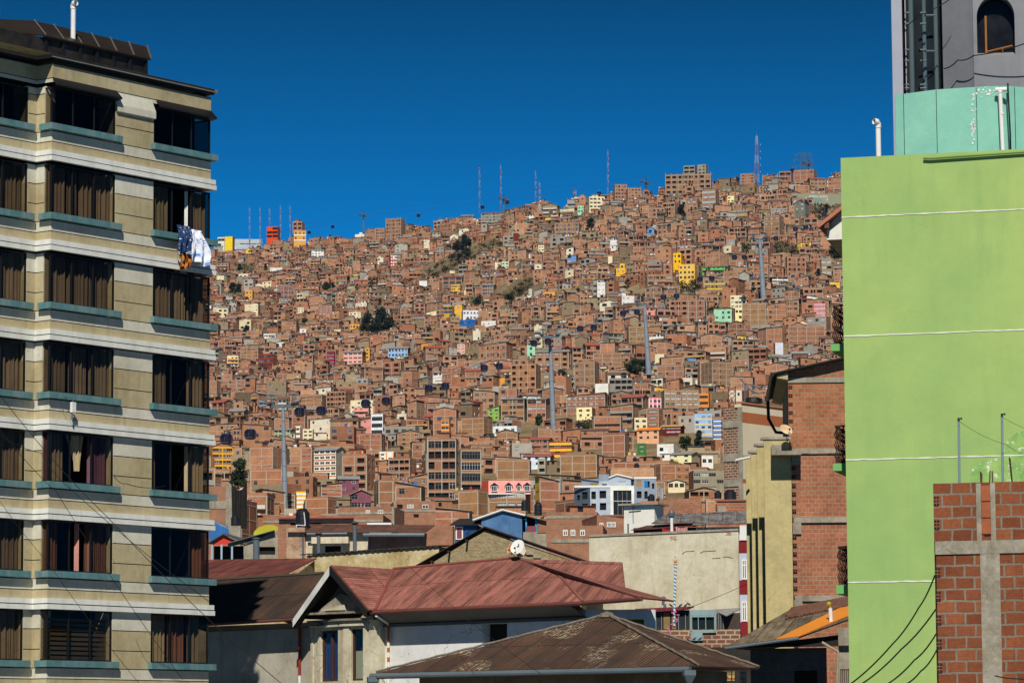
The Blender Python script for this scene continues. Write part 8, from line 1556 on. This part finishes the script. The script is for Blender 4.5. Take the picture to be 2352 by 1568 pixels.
b = MB(); xl = lerp(ax0, ax1, .22); b.box(xl, xl + .05, -.26, -.19, zb3 + .12, zs3 + .1); b.tube([(xl, -.24, zb3 + .15), (ax1 - .05, -.24, zb3 + .3)], .025, 5); b.tube([(lerp(ax0, ax1, .68), -.24, zb3 + .14), (lerp(ax0, ax1, .68), -.24, zb3 + .25)], .022, 5); b.build('frame', paint('orange wood frame', (.26, .10, .025), .25, .6), wn)
# band shadow gap and string cable
wire([(2168, 158, 87.6), (2200, 138, 87.3), (2236, 128, 86.8), (2360, 98, 86.3)], .015, 'black cable stretched across the grey tower wall', .05); wire([(2080, 60, 87.2), (2110, 35, 86.9), (2160, 12, 87.2), (2190, -10, 87)], .012, 'thin cable looping across the glass shaft', .03)
# curved glass shaft
gc = (X(2126, .6), 1.2); rG = (X(2166, .6) - X(2084, .6)) / 2 * 1.02; b = MB(); n = 26
for k in range(n): a0_, a1_ = math.pi + math.pi * k / n, math.pi + math.pi * (k + 1) / n; b.quad((gc[0] + rG * math.cos(a0_), gc[1] + rG * math.sin(a0_), zt_), (gc[0] + rG * math.cos(a1_), gc[1] + rG * math.sin(a1_), zt_), (gc[0] + rG * math.cos(a1_), gc[1] + rG * math.sin(a1_), Ztw), (gc[0] + rG * math.cos(a0_), gc[1] + rG * math.sin(a0_), Ztw))
b.build('glass_shaft', glassy('dark shaft glass', (.018, .024, .028), .08, .2), rz_, smooth=True)
b = MB()
for px, rr_ in ((2094, .07), (2124, .055), (2151, .06)): x = X(px, .4); yy = gc[1] - math.sqrt(max(0.01, rG ** 2 - (x - gc[0]) ** 2)) - .08; b.tube([(x, yy, zt_), (x, yy, Ztw)], rr_, 10)
b.build('steel_post', paint('teal steel tube', (.10, .15, .17), .1, .4, 1, metal=.3), rz_)
b = MB()
for py in (30, 55, 115, 140, 195, 203):
    for px in (2083, 2118, 2122): p = fz.p(.15, px, py); b.tube([(p[0] - .05, p[1], p[2]), (p[0] + .06, p[1], p[2])], .025, 6)
for py in (36, 118): p, q_ = fz.p(.2, 2124, py), fz.p(.3, 2146, py); b.tube([p, q_], .03, 6)
b.build('glass_clamp', STEELG, rz_)
# ------------------------------------------------------------------ unfinished block house bottom
fu = Fr(2143, 1110, 64, -15); ru = fu.root('unfinished_block_house', 'raw clay block corner of an unfinished house with a concrete column and beam', 'house'); BLK3 = brick_near('raw clay blocks', (.30, .10, .046), (.19, .058, .028), (.21, .185, .14), .36, .217, .02, .0)
ZU = fu.z; XU = 6.0; zb1, zb0 = fu.on(0, 2150, 1243)[1], fu.on(0, 2150, 1273)[1]; cx0, cx1 = fu.on(0, 2252, 1300)[0], fu.on(0, 2297, 1300)[0]; tx0, tx1 = fu.on(0, 2250, 1150)[0], fu.on(0, 2279, 1150)[0]
b = MB(); b.facade((0, 0), (XU, 0), zb1, ZU, [], 0); b.facade((.03, 0), (XU, 0), 0, zb0, [], 0); b.facade((0, 5), (0, 0), 0, ZU, [], 0); b.quad((0, 0, ZU), (XU, 0, ZU), (XU, .16, ZU), (0, .16, ZU), 0); b.facade((XU, .16), (0, .16), zb1, ZU, [], 0); b.build('wall', BLK3, ru)
b = MB(); b.box(.02, XU, -.03, .15, zb0, zb1); b.box(cx0, cx1, -.025, .15, 0, zb0); b.box(tx0 - .06, tx0 + .03, -.03, .01, zb1, ZU - .02); b.box(tx1 - .03, tx1 + .06, -.03, .01, zb1, ZU - .02); b.build('concrete_frame', plaster('rough poured concrete', (.30, .275, .215), (.21, .19, .14), (.38, .36, .3), (.16, .13, .09), .25, .4, 2.0, .5), ru)
b = MB(); z = zb1 + .12
while z < ZU - .2: b.box(tx0 + .035, tx1 - .035, -.022, .01, z, z + .28, 0); z += .30
b.build('infill_block', paint('smooth clay block face', (.33, .10, .045), .2, .9, 2), ru)
b = MB(); z = ZU - .434 + .02
while z > 3:
    if not (zb0 - .2 < z < zb1 + .05):
        b.box(.012, .10, -.012, .02, z, z + .175, 0)
        for k in range(1, 3): b.box(.012, .10, -.018, -.011, z + .175 * k / 3 - .008, z + .175 * k / 3 + .008, 1)
        b.box(.052, .06, -.018, -.011, z, z + .175, 1)
    z -= .434
b.build('block_end', [INT, paint('clay web', (.3, .11, .06))], ru)
b = MB(); r = random.Random(3)
for (px, py, dx) in ((2252, 1082, .0), (2255, 1086, .02), (2274, 1080, .03), (2279, 1081, .0), (2318, 1050, -.06), (2320, 1052, -.05)): x, z = fu.on(.08, px, py); b.tube([(x - dx, .08, ZU - .3), (x, .08, z)], .012, 5)
b.build('rebar', paint('rusty rebar', (.07, .04, .03), .3), ru)
b = MB(); b.face([fu.p(-.02, px, py) for px, py in ((2258, 1222), (2268, 1218), (2280, 1219), (2276, 1228), (2262, 1229))]); b.build('broken_hole', INT, ru)
for px, py0, py1, lab in ((2203.5, 967, 1112, 'slim galvanised pole by the damp patch, lower one'), (2303, 957, 1112, 'slim galvanised pole with a bent tip over the concrete column')):
    p0, p1 = at(px, py1, 64.6), at(px - 1.5, py0, 64.6); root = empty('pole', p0, 0, lab, 'pole'); b = MB(); b.tube([(0, 0, -.2), p1 - p0], .022, 8); b.build('shaft', paint('blue grey pole', srgb(120, 140, 150), .1, .5), root); b = MB(); b.tube([p1 - p0, p1 - p0 + Vector((0, 0, .05)), p1 - p0 + Vector((.06, 0, .05))], .028, 6); b.build('cap', DARKM, root)
wire([(2203, 967, 64.5), (2310, 1020, 64.4), (2400, 1060, 64.3)], .004, 'thin line from the lower galvanised pole sloping to the frame edge', .05); wire([(2303, 958, 64.5), (2400, 1000, 64.3)], .004, 'thin line from the bent-tip pole', .03)
for k, (pts, lab) in enumerate((([(1950, 1572, 73), (2050, 1478, 70), (2110, 1395, 67), (2147, 1321, 64.2)], 'uppermost of the thick black cables climbing to the block corner'), ([(1975, 1572, 73), (2070, 1490, 69), (2149, 1399, 64.2)], 'second thick black cable climbing to the block corner'), ([(2030, 1574, 72), (2100, 1515, 68), (2150, 1455, 64.2)], 'third thick black cable climbing to the block corner'), ([(2070, 1574, 71), (2115, 1540, 68), (2152, 1491, 64.2)], 'lowest thick black cable climbing to the block corner'))): wire(pts, .016, lab, .05)
wire([(2285, 1551, 63.5), (2310, 1556, 63.3), (2400, 1562, 63)], .012, 'short black cable fixed low on the block wall')
# ------------------------------------------------------------------ dark roofs lower right
fr_ = Fr(1668, 1484, 117, -20); rr_ = fr_.root('patchwork_roof_house', 'shadowed house under a patchwork sheet roof with an orange strip and clay tiles', 'house'); e0 = fr_.p(0, 1667, 1484); e1 = fr_.p(0, 1836, 1461); t1 = fr_.p(4.0, 1818, 1397)
pn = (Vector(e1) - Vector(e0)).cross(Vector(t1) - Vector(e0)).normalized()
def rp_(px, py, lift=0.0):      # point of the roof plane seen at that pixel
    a, c = Vector(fr_.p(0, px, py)), Vector(fr_.p(3, px, py)); t = (Vector(e0) + pn * lift - a).dot(pn) / (c - a).dot(pn); return a + (c - a) * t
e2, t0, t2 = rp_(1960, 1417), rp_(1757, 1434), rp_(1960, 1373)
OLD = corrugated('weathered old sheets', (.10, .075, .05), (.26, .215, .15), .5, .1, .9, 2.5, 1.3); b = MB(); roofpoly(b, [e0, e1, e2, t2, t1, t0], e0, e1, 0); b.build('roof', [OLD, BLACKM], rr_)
b = MB(); P = [rp_(*p, .04) for p in ((1782, 1466), (1836, 1459), (1960, 1407), (1960, 1379))]; b.slab(P, .03, 0); b.build('orange_strip', paint('bright orange sheet', (.62, .22, .03), .1, .7, 1), rr_)
b = MB(); r = random.Random(8)
for row_ in range(4):
    for k in range(22):
        t = (k + .5 * (row_ % 2)) / 22; px = lerp(1812, 1960, t); py = lerp(1408, 1378, t) - 3.4 * row_ + 6; p = rp_(px, py, .06); s_ = .14; b.tube([(p[0] - .03, p[1] - .2, p[2] - .12 + r.uniform(-.02, .02)), (p[0] + .03, p[1] + .2, p[2] + .1)], .07, 6, cap=True)
b.build('clay_tiles', paint('old clay tiles', (.13, .065, .045), .4, .9, 4), rr_)
b = MB(); b.tube([(e0[0], -.06, e0[2] - .06), (e1[0], -.06, e1[2] - .06)], .055, 8); b.build('gutter', STEELG, rr_)
b = MB(); xw = e1[0]; b.facade((e0[0] + .5, 5), (e0[0] + .5, 1.2), 0, e0[2] - .05, [], 0); b.facade((e0[0] + .5, 1.2), (xw + .6, 1.2), 0, e0[2] - .05, [(1.5, 2.3, .5, e0[2] - .8, .2, 0, 1), (3.4, 4.0, .5, e0[2] - 1, .2, 0, 1)], 0); x0_, x1_ = fr_.on(.2, 1926, 1500)[0], fr_.on(.2, 1962, 1500)[0]; zt2 = fr_.on(.2, 1940, 1440)[1]; b.facade((x0_, .2), (x1_, .2), 0, zt2, [], 2); b.facade((x0_, 3), (x0_, .2), 0, zt2, [], 0); b.quad((e0[0], 0, e0[2] - .05), (x1_, 0, e0[2] - .05), (x1_, 4, e0[2] + .6), (e0[0], 4, e0[2] - .05), 1); b.build('wall', [plaster('dark grey wall', (.16, .15, .14), (.1, .1, .09), (.2, .19, .18), (.08, .08, .07)), INT, CONCM], rr_)  # walls below the roof are a darker grey render than the concrete piece
b = MB(); b.tube([fr_.p(-.2, 1888, 1474), fr_.p(-.1, 1925, 1496), fr_.p(-.1, 1923, 1560), fr_.p(-.1, 1922, 1600)], .045, 8); b.build('downpipe', paint('beige downpipe', (.3, .27, .2), .2), rr_)
b = MB(); x0_, z1_ = fr_.on(-.3, 1930, 1537); x1_, z0_ = fr_.on(-.3, 1960, 1560)
for k in range(8): x = lerp(x0_, x1_, k / 7); b.tube([(x, -.3, z0_ - .5), (x + .02, -.3, z1_)], .015, 5)
b.tube([(x0_, -.3, z1_), (x1_, -.3, z1_)], .02, 5); b.build('railing', paint('rusty wrought iron', (.055, .03, .02)), rr_)
p = rp_(1909, 1428); p0 = fr_.w(*p); root = empty('flue_pipe', p0, 0, 'white flue pipe with a yellow spiky cap on the orange roof strip', 'flue'); s_ = 117 / F; b = MB(); b.tube([(0, 0, -.1), (-.02, 0, 32 * s_)], 4.6 * s_, 12); b.build('pipe', PVC, root, smooth=True); b = MB(); b.tube([(-.02, 0, 32 * s_), (-.01, 0, 36 * s_)], 3.4 * s_, 10); b.lathe([(0, 36 * s_), (5 * s_, 38 * s_), (6 * s_, 42 * s_), (4 * s_, 46 * s_), (0, 47 * s_)], 7, 0, (-.06, 0)); b.build('cap', paint('yellow cap', (.42, .32, .02), .4, .8, 20), root)
f, rt, x1, zl = block('alley_shade_wall', 'added near-black wall standing in for shade at the back of the narrow alley', 'house', 1600, 1732, 1486, 128, -6, 4, [paint('alley shade black', (.03, .027, .023), .4), INT], (), 0)  # added wall, coloured near black in place of the alley's shade
# signs in the dark alley
def sign_box(px0, px1, py0, py1, Y, label, letter, lc, name='letter_sign'):
    p = at((px0 + px1) / 2, py1, Y); W, H = (px1 - px0) * Y / F, (py1 - py0) * Y / F; root = empty(name, p, 0, label, 'sign', 'letter signs in the alley'); b = MB(); b.box(-W / 2, W / 2, 0, .12, 0, H, 0); b.build('panel', paint('pale sign face', (.42, .50, .48), .1, .4), root); b = MB()
    for (a, c, d, e) in ((-W / 2, W / 2, 0, .03), (-W / 2, W / 2, H - .03, H), (-W / 2, -W / 2 + .02, .03, H - .03), (W / 2 - .02, W / 2, .03, H - .03)): b.box(a, c, -.03, -.001, d, e)
    b.build('frame', paint('sign frame', (.12, .12, .12)), root); words_(letter, H * .95, paint('sign letter ' + letter, lc), root, (.01, -.02, H * .48))
sign_box(1698.5, 1714.5, 1541, 1557.5, 112, 'square pale sign with a violet letter F hanging in the dark alley', 'F', (.16, .13, .17)); sign_box(1698.5, 1714.5, 1558.5, 1576, 112, 'square pale sign with an orange letter A below the violet letter', 'A', (.40, .17, .03))
p = at(1675, 1562, 120); root = empty('shop_sign', p, 0, 'small yellow shop sign with dark lines of text behind a post', 'sign'); s_ = 120 / F; b = MB(); b.box(-12 * s_, 12 * s_, 0, .05, 0, 22 * s_, 0); b.build('panel', paint('yellow sign panel', (.45, .36, .14), .3, .6, 5), root); b = MB(); b.box(-12 * s_, 12 * s_, -.01, 0, 3 * s_, 6 * s_); b.build('red_stripe', paint('sign red stripe', (.35, .07, .04), .3), root); words_('TEL.', 4.2 * s_, DARKM, root, (-5 * s_, -.02, 9 * s_)); b = MB()
for z in (13, 17, 20): b.box(-11 * s_, 11 * s_, -.01, 0, z * s_, (z + 1.6) * s_)
b.build('text_line', DARKM, root); b = MB(); b.box(3.6 * s_, 5.8 * s_, -.3, -.25, -2, 26 * s_); tag(b.build('sign_post', BLACKM), 'dark post standing before the yellow shop sign', 'post').location = p
# thin clear mountain air
b = MB(); b.box(-2600, 2600, -60, 3600, -2, 640); hz = b.build('haze', paint('haze surface', (.5, .5, .5))); tag(hz, kind='stuff')
hm = bpy.data.materials.new('haze air'); hm.use_nodes = True; hn = hm.node_tree; hn.nodes.clear(); pv = hn.nodes.new('ShaderNodeVolumePrincipled'); ho = hn.nodes.new('ShaderNodeOutputMaterial'); hn.links.new(pv.outputs[0], ho.inputs['Volume'])
pv.inputs['Color'].default_value = (.18, .5, 1, 1); pv.inputs['Density'].default_value = 1.8e-5; pv.inputs['Anisotropy'].default_value = .2
hz.data.materials.clear(); hz.data.materials.append(hm)
